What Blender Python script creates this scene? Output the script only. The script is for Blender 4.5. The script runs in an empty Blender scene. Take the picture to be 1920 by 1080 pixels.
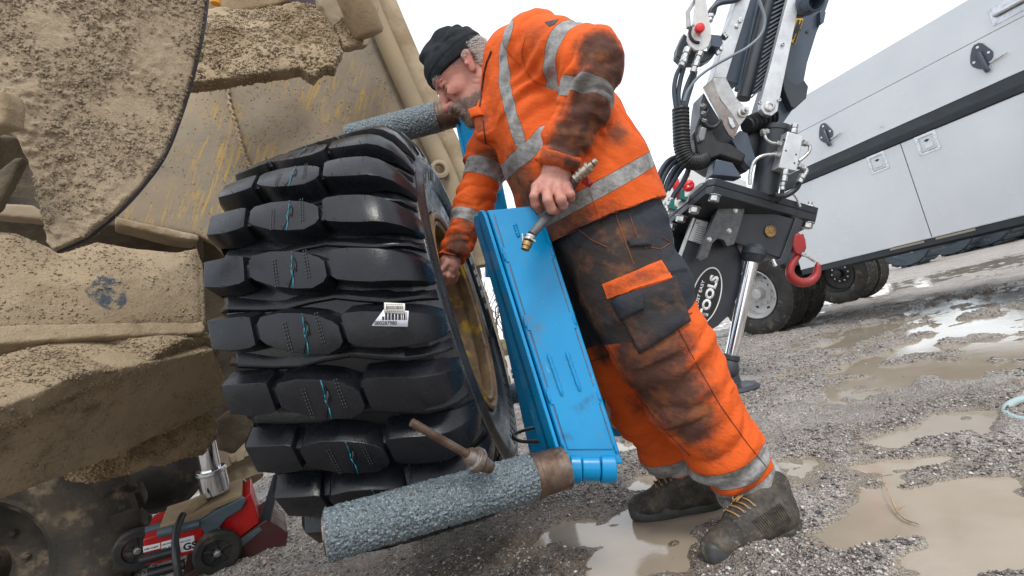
import bpy, bmesh, math, random
import numpy as np
import openvdb as vdb
from mathutils import Vector, Matrix
from mathutils.bvhtree import BVHTree
random.seed(5); rng = np.random.default_rng(5)
SC = bpy.context.scene; COL = SC.collection

# ---------------------------------------------------------------- camera, world, sun, exposure
FPX = 900.0; CAM_H = 0.68; TH = math.radians(6.3); RO = math.radians(13.2)
_c, _s = math.cos(RO), math.sin(RO)
_r0 = np.array([1, 0, 0.]); _u0 = np.array([0, -math.sin(TH), math.cos(TH)]); FW = np.array([0, math.cos(TH), math.sin(TH)])
RT = _c*_r0 - _s*_u0; UP = _s*_r0 + _c*_u0; CO = np.array([0, 0, CAM_H])
cam = bpy.data.cameras.new('camera'); cam.sensor_width = 36; cam.lens = FPX/1920*36; cam.clip_end = 900; cam.clip_start = .05
camo = bpy.data.objects.new('camera', cam); COL.objects.link(camo)
camo.matrix_world = Matrix(((RT[0], UP[0], -FW[0], 0), (RT[1], UP[1], -FW[1], 0), (RT[2], UP[2], -FW[2], CAM_H), (0, 0, 0, 1)))
SC.camera = camo
W = bpy.data.worlds.new('World'); SC.world = W; W.use_nodes = True
nt = W.node_tree; nt.nodes.clear()
SUN_EL, SUN_AZ = math.radians(52), math.radians(200)
out = nt.nodes.new('ShaderNodeOutputWorld'); add = nt.nodes.new('ShaderNodeAddShader')
b1 = nt.nodes.new('ShaderNodeBackground'); b2 = nt.nodes.new('ShaderNodeBackground')
sky = nt.nodes.new('ShaderNodeTexSky'); sky.sky_type = 'NISHITA'; sky.sun_disc = False
sky.sun_elevation = SUN_EL; sky.sun_rotation = SUN_AZ
nt.links.new(sky.outputs[0], b1.inputs[0]); b1.inputs[1].default_value = .05
# the cloud deck: near-white with very soft structure
tc = nt.nodes.new('ShaderNodeTexCoord'); nz = nt.nodes.new('ShaderNodeTexNoise'); nz.inputs['Scale'].default_value = 1.6
nz.inputs['Detail'].default_value = 3; cr = nt.nodes.new('ShaderNodeValToRGB')
cr.color_ramp.elements[0].position = .3; cr.color_ramp.elements[0].color = (.86, .88, .90, 1)
cr.color_ramp.elements[1].position = .7; cr.color_ramp.elements[1].color = (.95, .95, .95, 1)
nt.links.new(tc.outputs['Generated'], nz.inputs['Vector']); nt.links.new(nz.outputs['Fac'], cr.inputs[0])
nt.links.new(cr.outputs[0], b2.inputs[0]); b2.inputs[1].default_value = .80
nt.links.new(b1.outputs[0], add.inputs[0]); nt.links.new(b2.outputs[0], add.inputs[1]); nt.links.new(add.outputs[0], out.inputs[0])
sl = bpy.data.lights.new('sun', 'SUN'); sl.energy = 1.2; sl.angle = math.radians(14); sl.color = (1, .97, .92)
slo = bpy.data.objects.new('sun', sl); COL.objects.link(slo)
# sun high, behind and to the right of the camera
_sd = Vector((math.sin(SUN_AZ)*math.cos(SUN_EL)*-1, math.cos(SUN_AZ)*math.cos(SUN_EL), math.sin(SUN_EL)))
slo.rotation_euler = _sd.to_track_quat('Z', 'Y').to_euler()
SC.view_settings.view_transform = 'Standard'; SC.view_settings.look = 'None'
SC.view_settings.gamma = 1; SC.view_settings.use_curve_mapping = False
SC.view_settings.exposure = .66
SC.cycles.max_bounces = 6; SC.cycles.diffuse_bounces = 3; SC.cycles.glossy_bounces = 3

# ---------------------------------------------------------------- helpers: where things stand
def P(x, y, d): return CO + d*(FW + (x-960)/FPX*RT - (y-540)/FPX*UP)
def G(x, y, z=0.0):
    v = FW + (x-960)/FPX*RT - (y-540)/FPX*UP
    return CO + (z-CAM_H)/v[2]*v
def PL(x, y, p0, n):
    v = FW + (x-960)/FPX*RT - (y-540)/FPX*UP
    return CO + ((p0-CO) @ n)/(v @ n)*v
def nrm(v): v = np.asarray(v, float); return v/np.linalg.norm(v)
def plane3(a, b, c):
    a, b, c = P(*a), P(*b), P(*c); n = nrm(np.cross(b-a, c-a))
    if n @ (CO-a) < 0: n = -n
    return a, n

# ---------------------------------------------------------------- noise (numpy)
def _h(ix, iy, iz, seed):
    h = (ix.astype(np.uint32)*np.uint32(374761393) + iy.astype(np.uint32)*np.uint32(668265263) + iz.astype(np.uint32)*np.uint32(2147483647) + np.uint32(seed*1013904223 & 0xffffffff))
    h = (h ^ (h >> np.uint32(13)))*np.uint32(1274126177); h = h ^ (h >> np.uint32(16))
    return (h & np.uint32(0xffffff)).astype(np.float32)/16777215.0
def vn(p, seed=0):
    p = np.asarray(p, np.float32) + 1000; i = np.floor(p).astype(np.int64); f = (p-i).astype(np.float32); u = f*f*(3-2*f)
    r = 0
    for dx in (0, 1):
        wx = u[..., 0] if dx else 1-u[..., 0]
        for dy in (0, 1):
            wy = u[..., 1] if dy else 1-u[..., 1]
            for dz in (0, 1):
                wz = u[..., 2] if dz else 1-u[..., 2]
                r = r + wx*wy*wz*_h(i[..., 0]+dx, i[..., 1]+dy, i[..., 2]+dz, seed)
    return r
def fbm(p, o=3, seed=0):
    p = np.asarray(p, np.float32); r = 0; a = 1; t = 0
    for k in range(o):
        r = r + a*vn(p*2**k, seed+k); t += a; a *= .5
    return r/t
def ridge(p, o=2, seed=0): return 1-np.abs(2*fbm(p, o, seed)-1)

# ---------------------------------------------------------------- helpers: objects
def link(name, me, m=None, parent=None, loc=None):
    o = bpy.data.objects.new(name, me); COL.objects.link(o)
    if m is not None:
        for k in (m if isinstance(m, (list, tuple)) else [m]): me.materials.append(k)
    if parent is not None: o.parent = parent; o.matrix_parent_inverse = Matrix.Translation(-Vector(parent.location))
    return o
def thing(name, label, cat, loc=(0, 0, 0), group=None):
    o = bpy.data.objects.new(name, None); COL.objects.link(o); o.location = Vector([float(v) for v in loc]); o.empty_display_size = .1
    o['label'] = label; o['category'] = cat
    if group: o['group'] = group
    return o
def tag(o, label=None, cat=None, group=None, kind=None):
    for k, v in (('label', label), ('category', cat), ('group', group), ('kind', kind)):
        if v: o[k] = v
    return o
def sharpen(me, ang=32):
    bm = bmesh.new(); bm.from_mesh(me)
    for f in bm.faces: f.smooth = True
    for e in bm.edges:
        if len(e.link_faces) == 2: e.smooth = e.calc_face_angle(0) < math.radians(ang)
    bm.to_mesh(me); bm.free()
class MB:
    """collects shapes into one mesh"""
    def __init__(s): s.v = []; s.f = []; s.mk = []
    def add(s, vs, fs):
        b = len(s.v); s.mk.append((len(s.v), len(s.f))); s.v += [tuple(float(c) for c in v) for v in vs]; s.f += [tuple(b+i for i in f) for f in fs]; return s
    def box(s, c, X, Y, Z):           # centre and three half-vectors
        c, X, Y, Z = map(np.asarray, (c, X, Y, Z))
        vs = [c+i*X+j*Y+k*Z for k in (-1, 1) for j in (-1, 1) for i in (-1, 1)]
        fs = [(0, 1, 3, 2), (4, 6, 7, 5), (0, 4, 5, 1), (2, 3, 7, 6), (0, 2, 6, 4), (1, 5, 7, 3)]
        if np.dot(np.cross(X, Y), Z) > 0: fs = [tuple(reversed(f)) for f in fs]
        fs = [tuple(reversed(f)) for f in fs]
        return s.add(vs, fs)
    def prism(s, pts, T):             # polygon and thickness vector
        pts = [np.asarray(p, float) for p in pts]; T = np.asarray(T, float); n = len(pts)
        nn = sum((np.cross(pts[i]-pts[0], pts[(i+1) % n]-pts[0]) for i in range(1, n-1)), np.zeros(3))
        if nn @ T > 0: pts = pts[::-1]
        return s.add(pts+[p+T for p in pts], [tuple(range(n)), tuple(range(2*n-1, n-1, -1))] + [(i, i+n, (i+1) % n+n, (i+1) % n) for i in range(n)])
    def tube(s, path, r, n=12, caps=True):
        path = [np.asarray(p, float) for p in path]; m = len(path); rs = r if hasattr(r, '__len__') else [r]*m
        t0 = nrm(path[1]-path[0]); a = nrm(np.cross(t0, [0.13, .27, 1] if abs(t0[2]) < .9 else [1, .1, 0]))
        vs = []
        for i, p in enumerate(path):
            t = nrm(path[min(i+1, m-1)]-path[max(i-1, 0)]); a = nrm(a - (a @ t)*t); b = np.cross(t, a)
            for k in range(n):
                w = 2*math.pi*k/n; vs.append(p + rs[i]*(math.cos(w)*a+math.sin(w)*b))
        fs = [(i*n+k, i*n+(k+1) % n, (i+1)*n+(k+1) % n, (i+1)*n+k) for i in range(m-1) for k in range(n)]
        if caps: fs += [tuple(range(n-1, -1, -1)), tuple(range((m-1)*n, m*n))]
        return s.add(vs, fs)
    def lathe(s, prof, c, ax, n=32, closed=False, arc=(0, 2*math.pi)):   # prof: (along axis, radius)
        ax = nrm(ax); e1 = nrm(np.cross(ax, [0, 0, 1.] if abs(ax[2]) < .9 else [1., 0, 0])); e2 = np.cross(e1, ax); c = np.asarray(c, float); m = len(prof)
        vs = [c+ax*a+r*(math.cos(arc[0]+(arc[1]-arc[0])*k/n)*e1+math.sin(arc[0]+(arc[1]-arc[0])*k/n)*e2) for (a, r) in prof for k in range(n)]
        M_ = m if closed else m-1
        fs = [(i*n+k, ((i+1) % m)*n+k, ((i+1) % m)*n+(k+1) % n, i*n+(k+1) % n) for i in range(M_) for k in range(n)]
        if not closed:
            if prof[0][1] > 1e-6: fs.append(tuple(range(n)))
            if prof[-1][1] > 1e-6: fs.append(tuple(range(m*n-1, (m-1)*n-1, -1)))
        return s.add(vs, fs)
    def bolt(s, c, ax, r, h=None):
        h = h or r*.8; c = np.asarray(c, float); ax = nrm(ax)
        s.tube([c, c+ax*r*.15], r*1.25, 16); s.tube([c+ax*r*.15, c+ax*h*.85, c+ax*h], [r, r, r*.85], 6); return s
    def each(s, name, m, parent=None, bevel=0, ang=32):   # every shape an object of its own
        r = []; mk = s.mk+[(len(s.v), len(s.f))]
        for (v0, f0), (v1, f1) in zip(mk[:-1], mk[1:]):
            k = MB(); k.v = s.v[v0:v1]; k.f = [tuple(i-v0 for i in f) for f in s.f[f0:f1]]; r.append(k.build(name, m, parent, bevel, ang))
        return r
    def build(s, name, m, parent=None, bevel=0, ang=32, seg=2):
        me = bpy.data.meshes.new(name); me.from_pydata(s.v, [], s.f); me.validate()
        bm = bmesh.new(); bm.from_mesh(me); bmesh.ops.recalc_face_normals(bm, faces=bm.faces); bm.to_mesh(me); bm.free()
        sharpen(me, ang); o = link(name, me, m, parent)
        if bevel:
            b = o.modifiers.new('bevel', 'BEVEL'); b.width = bevel; b.segments = seg; b.limit_method = 'ANGLE'; b.angle_limit = math.radians(40); b.harden_normals = False
        return o
def curve(pts, n=6):                   # Catmull-Rom through points
    pts = [np.asarray(p, float) for p in pts]; q = [2*pts[0]-pts[1]]+pts+[2*pts[-1]-pts[-2]]; r = []
    for i in range(1, len(q)-2):
        for k in range(n):
            t = k/n; r.append(.5*((2*q[i])+(-q[i-1]+q[i+1])*t+(2*q[i-1]-5*q[i]+4*q[i+1]-q[i+2])*t*t+(-q[i-1]+3*q[i]-3*q[i+1]+q[i+2])*t**3))
    return r+[pts[-1]]

# ---------------------------------------------------------------- helpers: solids by distance field
class SDF:
    def __init__(s, lo, hi, vox, frame=None, org=None):
        s.vox = vox; s.lo = np.asarray(lo, float); s.dim = np.ceil((np.asarray(hi)-s.lo)/vox).astype(int)+1
        s.d = np.full(tuple(s.dim), 9.0, np.float32); s.fr = frame; s.og = org
    def _sl(s, lo, hi, m):
        a = np.maximum(np.floor((np.asarray(lo)-m-s.lo)/s.vox).astype(int), 0); b = np.minimum(np.ceil((np.asarray(hi)+m-s.lo)/s.vox).astype(int)+1, s.dim)
        if (b <= a).any(): return None, None
        sl = tuple(slice(a[i], b[i]) for i in range(3))
        g = np.stack(np.meshgrid(*[(s.lo[i]+np.arange(a[i], b[i])*s.vox).astype(np.float32) for i in range(3)], indexing='ij'), -1)
        return sl, g
    def put(s, d, sl, k, op='add'):
        e = s.d[sl]
        if op == 'sub':
            s.d[sl] = np.maximum(e, -d) if k <= 0 else -smin(-e, d, k)
        else: s.d[sl] = np.minimum(e, d) if k <= 0 else smin(e, d, k)
    def cap(s, a, b, ra, rb, k=.02, op='add', e=None, q=1.0):
        """round cone from a to b; e, q: flatten by factor q along unit e"""
        a, b = np.asarray(a, float), np.asarray(b, float); R = max(ra, rb)*max(1, 1/q if q < 1 else 1)*(1.0 if q >= 1 else 1)
        lo = np.minimum(a, b)-R*max(1, q); hi = np.maximum(a, b)+R*max(1, q)
        sl, g = s._sl(lo, hi, k+3*s.vox)
        if sl is None: return s
        x = g-a.astype(np.float32); ba = (b-a)
        if e is not None:
            e = nrm(e).astype(np.float32); x = x+((1/q-1)*(x @ e))[..., None]*e; ba = ba+(1/q-1)*(ba @ e)*e
        L = max(float(ba @ ba), 1e-9); h = np.clip((x @ ba.astype(np.float32))/L, 0, 1)
        d = np.sqrt(((x-h[..., None]*ba.astype(np.float32))**2).sum(-1))-(ra+(rb-ra)*h)
        s.put(d, sl, k, op); return s
    def ell(s, c, A, r, k=.02, op='add'):
        """ellipsoid: centre, 3 rows of axes, 3 radii"""
        c = np.asarray(c, float); A = np.asarray(A, np.float32); r = np.asarray(r, np.float32); R = float(r.max())
        sl, g = s._sl(c-R, c+R, k+3*s.vox)
        if sl is None: return s
        x = (g-c.astype(np.float32)) @ A.T; k0 = np.sqrt(((x/r)**2).sum(-1)); k1 = np.sqrt(((x/(r*r))**2).sum(-1))+1e-6
        d = k0*(k0-1)/k1; s.put(d.astype(np.float32), sl, k, op); return s
    def chain(s, pts, k=.02, **kw):
        for (a, ra), (b, rb) in zip(pts[:-1], pts[1:]): s.cap(a, b, ra, rb, k, **kw)
        return s
    def mesh(s):
        g = vdb.FloatGrid(background=3*s.vox); g.copyFromArray(np.clip(s.d, -3*s.vox, 3*s.vox))
        v, t, q = g.convertToPolygons(0.0, 0.0)
        v = v.astype(np.float64)*s.vox+s.lo
        return v, q[:, ::-1] if True else q
def smin(a, b, k):
    h = np.maximum(k-np.abs(a-b), 0)/k
    return np.minimum(a, b)-h*h*k*.25
def quads_to_mesh(name, v, q):
    q = np.ascontiguousarray(q[:, ::-1])
    me = bpy.data.meshes.new(name); me.vertices.add(len(v)); me.vertices.foreach_set('co', v.astype(np.float32).ravel())
    me.loops.add(q.size); me.loops.foreach_set('vertex_index', q.astype(np.int32).ravel())
    me.polygons.add(len(q)); me.polygons.foreach_set('loop_start', np.arange(0, q.size, 4, dtype=np.int32))
    me.polygons.foreach_set('use_smooth', np.ones(len(q), bool)); me.update(); me.validate(); return me
def vnormals(v, q):
    a = np.cross(v[q[:, 2]]-v[q[:, 0]], v[q[:, 3]]-v[q[:, 1]]); n = np.zeros_like(v)
    for k in range(4): np.add.at(n, q[:, k], a)
    return n/(np.linalg.norm(n, axis=1, keepdims=True)+1e-12)
def smooth(v, q, it=1, w=.5):
    for _ in range(it):
        s_ = np.zeros_like(v); c_ = np.zeros(len(v))
        for k in range(4):
            for j in (1, 3): np.add.at(s_, q[:, k], v[q[:, (k+j) % 4]]); np.add.at(c_, q[:, k], 1)
        v = v*(1-w)+w*s_/np.maximum(c_, 1)[:, None]
    return v
def attr(me, name, a):
    at = me.attributes.new(name, 'FLOAT', 'POINT'); at.data.foreach_set('value', np.asarray(a, np.float32))
def segdist(p, path):
    """distance from points to a polyline"""
    d = np.full(len(p), 1e9)
    for a, b in zip(path[:-1], path[1:]):
        a, b = np.asarray(a), np.asarray(b); ba = b-a; h = np.clip(((p-a) @ ba)/(ba @ ba), 0, 1); d = np.minimum(d, np.linalg.norm(p-a-h[:, None]*ba, axis=1))
    return d
def polysd(x, y, poly):
    """signed distance to a polygon in the plane, negative inside"""
    d = np.full(x.shape, 1e9, np.float32); s_ = np.ones(x.shape, np.float32); n = len(poly)
    for i in range(n):
        ax, ay = poly[i]; bx, by = poly[i-1]; ex, ey = bx-ax, by-ay; wx, wy = x-ax, y-ay
        h = np.clip((wx*ex+wy*ey)/(ex*ex+ey*ey+1e-12), 0, 1); d = np.minimum(d, (wx-ex*h)**2+(wy-ey*h)**2)
        c1 = y >= ay; c2 = y < by; c3 = ex*wy > ey*wx
        fl = (c1 & c2 & c3) | (~c1 & ~c2 & ~c3); s_ = np.where(fl, -s_, s_)
    return s_*np.sqrt(d)
def slab(name, px, pl, thick, m, parent, vox=.008, rnd=.012, amp=.004, sc=30, bulge=0, amp2=0, sc2=8, fn=None, front=0, seed=0):
    """a solid plate whose outline is seen from the camera along px, lying on plane pl, thick deep behind it, caked surface"""
    p0, n = pl; U = nrm(np.cross([0, 0, 1.], n)); V = np.cross(n, U)
    pts = [PL(x, y, p0, n) for x, y in px]; q = [((p-p0) @ U, (p-p0) @ V) for p in pts]
    q = np.array(q); lo = q.min(0)-.03-bulge; hi = q.max(0)+.03+bulge
    w0, w1 = -thick-.03, front+.03+bulge
    xs = np.arange(lo[0], hi[0], vox, dtype=np.float32); ys = np.arange(lo[1], hi[1], vox, dtype=np.float32); zs = np.arange(w0, w1, vox, dtype=np.float32)
    X, Y = np.meshgrid(xs, ys, indexing='ij'); d2 = polysd(X, Y, q)+rnd
    hgt = np.zeros_like(X)
    Pw = np.stack([X, Y, 0*X], -1)
    if amp: hgt = hgt+amp*(fbm(Pw*sc, 3, seed)-.5)*2
    if amp2: hgt = hgt+amp2*(fbm(Pw*sc2, 3, seed+9)-.5)*2
    if bulge: hgt = hgt+bulge*np.sqrt(np.clip(-d2/max(.001, float(-d2.min())), 0, 1))
    if fn is not None: hgt = hgt+fn(X, Y)
    Zg = zs[None, None, :]; top = (Zg-(front+hgt[..., None])+rnd); bot = (-thick-Zg+rnd); dz = np.maximum(top, bot); D2 = (d2+ (amp*1.5*(fbm(Pw*sc*1.3+5, 2, seed+3)-.5) if amp else 0))[..., None]
    d = np.sqrt(np.maximum(D2, 0)**2+np.maximum(dz, 0)**2)+np.minimum(np.maximum(D2, dz), 0)-rnd
    g = vdb.FloatGrid(background=3*vox); g.copyFromArray(np.clip(d, -3*vox, 3*vox).astype(np.float32))
    v, t, qd = g.convertToPolygons(0.0, 0.0); v = v.astype(float)*vox+np.array([xs[0], ys[0], zs[0]])
    wv = p0+v[:, :1]*U+v[:, 1:2]*V+v[:, 2:3]*n
    me = quads_to_mesh(name, wv, qd[:, ::-1]); return link(name, me, m, parent)

# ---------------------------------------------------------------- helpers: materials
def L3(c): return tuple(c)+(1,) if len(c) == 3 else c
def M(name, c1, c2=None, sc=8, rough=(.5, .7), metal=0, bumps=(), spots=(), spec=.5, coat=0, stretch=None, attrs=(), wave=None, dark=None):
    m = bpy.data.materials.new(name); m.use_nodes = True; t = m.node_tree; N = t.nodes; K = t.links; bs = N['Principled BSDF']
    geo = N.new('ShaderNodeNewGeometry'); pos = geo.outputs['Position']
    def noise(scale, detail=5, rg=.6, off=0, st=None):
        n = N.new('ShaderNodeTexNoise'); n.inputs['Scale'].default_value = scale; n.inputs['Detail'].default_value = detail; n.inputs['Roughness'].default_value = rg
        mp = N.new('ShaderNodeMapping'); mp.inputs['Location'].default_value = (off, off*.7, off*1.3)
        if st and len(st) > 3: mp.vector_type = 'TEXTURE'; mp.inputs['Scale'].default_value = tuple(1/k for k in st[:3]); mp.inputs['Rotation'].default_value = st[3]
        elif st: mp.inputs['Scale'].default_value = st[:3]
        K.new(pos, mp.inputs[0]); K.new(mp.outputs[0], n.inputs['Vector']); return n.outputs['Fac']
    def mix(f, a, b):
        x = N.new('ShaderNodeMix'); x.data_type = 'RGBA'
        if hasattr(f, 'is_linked'): K.new(f, x.inputs['Factor'])
        else: x.inputs['Factor'].default_value = f
        for s_, v in ((x.inputs[6], a), (x.inputs[7], b)):
            if isinstance(v, (tuple, list)): s_.default_value = L3(v)
            else: K.new(v, s_)
        return x.outputs[2]
    def ramp(v, lo, hi):
        x = N.new('ShaderNodeMapRange'); x.interpolation_type = 'SMOOTHSTEP'; K.new(v, x.inputs[0]); x.inputs[1].default_value = lo; x.inputs[2].default_value = hi; return x.outputs[0]
    def math_(op, a, b=0):
        x = N.new('ShaderNodeMath'); x.operation = op
        for s_, v in ((x.inputs[0], a), (x.inputs[1], b)):
            if isinstance(v, (int, float)): s_.default_value = v
            else: K.new(v, s_)
        return x.outputs[0]
    col = L3(c1)
    n0 = noise(sc, st=stretch)
    if c2 is not None: col = mix(ramp(n0, .32, .68), c1, c2)
    for (cc, s_, lo, hi, *st) in spots:
        col = mix(ramp(noise(s_, 6, .65, s_*.37, st[0] if st else None), lo, hi), col, cc)
    ro = ramp(noise(sc*1.7, off=3), .3, .7); mr = N.new('ShaderNodeMapRange'); K.new(ro, mr.inputs[0]); mr.inputs[3].default_value = rough[0]; mr.inputs[4].default_value = rough[1]; ro = mr.outputs[0]
    for fnc in attrs: col, ro = fnc(N, K, col, ro, mix, ramp, noise, math_)
    if isinstance(col, tuple): bs.inputs['Base Color'].default_value = col
    else: K.new(col, bs.inputs['Base Color'])
    K.new(ro, bs.inputs['Roughness']); bs.inputs['Metallic'].default_value = metal; bs.inputs['Specular IOR Level'].default_value = spec; bs.inputs['Coat Weight'].default_value = coat
    bs.inputs['Coat Roughness'].default_value = .12
    last = None
    for b in bumps:
        kind = b[3] if len(b) > 3 else 'n'
        if kind == 'n': h = noise(b[0], 6, .65, b[0]*.1, b[4] if len(b) > 4 else None)
        else:
            v = N.new('ShaderNodeTexVoronoi'); v.inputs['Scale'].default_value = b[0]; K.new(pos, v.inputs['Vector']); h = v.outputs['Distance']
            if kind == 'd':   # sparse droplets
                thr = N.new('ShaderNodeMapRange'); thr.interpolation_type = 'SMOOTHSTEP'; K.new(h, thr.inputs[0]); thr.inputs[1].default_value = .30; thr.inputs[2].default_value = .12
                w = N.new('ShaderNodeMath'); w.operation = 'GREATER_THAN'; sx = N.new('ShaderNodeSeparateColor'); K.new(v.outputs['Color'], sx.inputs[0]); K.new(sx.outputs[0], w.inputs[0]); w.inputs[1].default_value = .45
                h = math_('MULTIPLY', thr.outputs[0], w.outputs[0])
        bp = N.new('ShaderNodeBump'); bp.inputs['Strength'].default_value = b[1]; bp.inputs['Distance'].default_value = b[2]; K.new(h, bp.inputs['Height'])
        if last is not None: K.new(last, bp.inputs['Normal'])
        last = bp.outputs[0]
    if last is not None: K.new(last, bs.inputs['Normal'])
    return m
def A(N, name):
    a = N.new('ShaderNodeAttribute'); a.attribute_name = name; return a.outputs['Fac']
MUD = (.40, .315, .215); MUDD = (.20, .145, .085)
m_mud = M('dried_mud', MUD, (.27, .20, .12), 6, (.85, .98), bumps=[(25, .5, .01), (140, .9, .004), (420, .8, .0015)], spots=[((.42, .33, .21), 3, .55, .75), (MUDD, 16, .62, .8)], spec=.2)
m_mudw = M('damp_mud', (.25, .18, .105), (.34, .25, .15), 5, (.6, .95), bumps=[(12, .4, .02), (90, .7, .005), (300, .7, .002)], spots=[((.14, .10, .06), 9, .58, .75)], spec=.3)
m_mudd = M('shaded_mud', (.13, .10, .065), (.06, .047, .035), 5, (.7, .95), bumps=[(14, .6, .02), (80, .8, .005)], spec=.3)  # mud with the shade under the machine put into its colour
m_mudp = M('muddy_paint', (.27, .215, .145), (.33, .255, .16), 3, (.6, .9), bumps=[(500, .6, .0012), (90, .3, .003)], spots=[((.20, .17, .13), 1.7, .5, .7), ((.16, .12, .07), 260, .62, .72)], spec=.3)
m_rub = M('new_rubber', (.005, .0058, .0078), (.009, .010, .013), 7, (.17, .38), bumps=[(160, .25, .002), (420, .55, .0012, 'd')], spots=[((.016, .018, .021), 30, .6, .8)], spec=.36)
m_rubs = M('sidewall_rubber', (.009, .010, .012), (.024, .025, .026), 9, (.2, .45), bumps=[(60, .3, .004), (300, .6, .0015, 'd')], spots=[((.06, .06, .06), 24, .62, .74, (1, 3, 1)), ], spec=.6)
m_rubo = M('old_rubber', (.015, .0145, .014), (.034, .031, .028), 6, (.55, .85), bumps=[(50, .5, .004), (200, .5, .002)], spots=[((.16, .12, .08), 8, .55, .75)], spec=.4)
m_blk = M('black_plastic', (.012, .012, .013), (.02, .02, .022), 20, (.35, .5), bumps=[(200, .2, .001)])
m_blue = M('blue_paint', (.0, .215, .46), (.0, .25, .52), 3, (.16, .4), bumps=[(14, .1, .004), (300, .15, .0008)], spots=[((.01, .15, .33), 9, .60, .72), ((.12, .34, .52), 40, .64, .70, (1, 1, .15)), ((.13, .12, .09), 6, .60, .74), ((.17, .14, .10), 75, .64, .69), ((.30, .28, .26), 70, .71, .74), ((.10, .08, .06), 45, .74, .78)], spec=.45)
m_grit = M('grit_coating', (.17, .215, .235), (.08, .105, .115), 150, (.3, .6), bumps=[(350, 1, .004), (160, .6, .004)], spots=[((.38, .44, .47), 260, .55, .62), ((.008, .011, .013), 190, .55, .62), ((.17, .15, .115), 8, .58, .72)], spec=.7)
m_rust = M('rusty_steel', (.10, .055, .035), (.17, .12, .09), 25, (.35, .6), .6, bumps=[(120, .5, .002)], spots=[((.22, .20, .18), 14, .55, .7)])
m_steel = M('worn_steel', (.46, .45, .44), (.36, .35, .34), 15, (.25, .45), .85, bumps=[(200, .2, .001)], spots=[((.2, .19, .18), 30, .62, .75)])
m_zinc = M('zinc_fitting', (.6, .6, .58), (.4, .4, .39), 60, (.2, .4), .9)
m_chrome = M('chrome', (.75, .77, .8), None, 5, (.06, .12), 1)
m_brass = M('brass', (.42, .27, .11), (.25, .15, .07), 60, (.3, .5), .9, bumps=[(200, .4, .001)])
m_cr = M('crane_paint', (.022, .026, .032), (.035, .04, .048), 5, (.3, .5), bumps=[(200, .2, .0008)], spots=[((.12, .12, .12), 40, .68, .74)], spec=.5)
m_crb = M('crane_boom_paint', (.045, .065, .095), (.06, .08, .11), 4, (.25, .4), bumps=[(200, .15, .0008)], spots=[((.2, .21, .22), 38, .7, .76)])
m_alu = M('bare_aluminium', (.62, .63, .64), (.5, .51, .52), 12, (.3, .5), .5, bumps=[(150, .15, .001)], spots=[((.3, .3, .3), 40, .65, .75)])
m_white = M('white_truck_paint', (.56, .59, .62), (.62, .64, .66), 1.3, (.14, .3), bumps=[(2, .03, .01)], spots=[((.36, .35, .33), 14, .70, .80), ((.30, .27, .24), 60, .745, .78)], spec=.5, coat=.3)
m_red = M('red_paint', (.42, .008, .008), (.35, .006, .008), 10, (.25, .45), bumps=[(100, .15, .001)], spots=[((.10, .03, .02), 50, .66, .74)])
m_redf = M('faded_red_paint', (.36, .022, .022), (.26, .028, .026), 10, (.35, .55), bumps=[(100, .15, .001)], spots=[((.30, .12, .09), 60, .62, .74)])
m_wht = M('white_print', (.78, .78, .76), None, 5, (.4, .6)); m_black = M('black_print', (.01, .01, .012), None, 5, (.4, .6))
m_redp = M('red_print', (.65, .015, .02), None, 5, (.35, .5)); m_bluep = M('blue_print', (.03, .08, .35), None, 5, (.35, .5))
m_silver = M('silver_print', (.6, .61, .62), None, 5, (.3, .5), .2)
# ---------------------------------------------------------------- ground: wet gravel yard with muddy puddles
pud = []   # puddle basins on the ground: (centre, radii, angle)
def basin(x, y, rx, ry, ang=0, dep=.035): pud.append((G(x, y), rx*.9, ry*.9, math.radians(ang), dep*.75))
basin(1170, 1010, .30, .24, 10, .06); basin(1060, 1000, .16, .14, 0, .045); basin(1300, 960, .26, .14, 20, .03); basin(1150, 1075, .22, .16, 0, .035); basin(1240, 900, .16, .14, 30, .025)
basin(1740, 820, .44, .20, 25, .026); basin(1710, 945, .28, .13, 10, .026); basin(1850, 925, .36, .14, 10, .026); basin(1600, 1000, .18, .10, 0, .025); basin(1880, 1030, .4, .12, 10, .028)
basin(1780, 690, .9, .4, 12, .03); basin(1860, 620, 1.6, .6, 10, .03); basin(1620, 680, .5, .22, 10, .02); basin(1900, 560, 3, 1.0, 10, .03); basin(1500, 700, .4, .2, 0, .02)
basin(1700, 590, 1.2, .5, 0, .02); basin(1190, 830, .4, .25, 0, .03); basin(980, 900, .25, .16, 20, .02); basin(300, 940, 1.2, .6, 0, .02); basin(1890, 490, 8, 2.5, 0, .03)
basin(230, 1040, .6, .4, 0, .02); basin(1820, 780, .35, .2, 0, .03)
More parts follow.
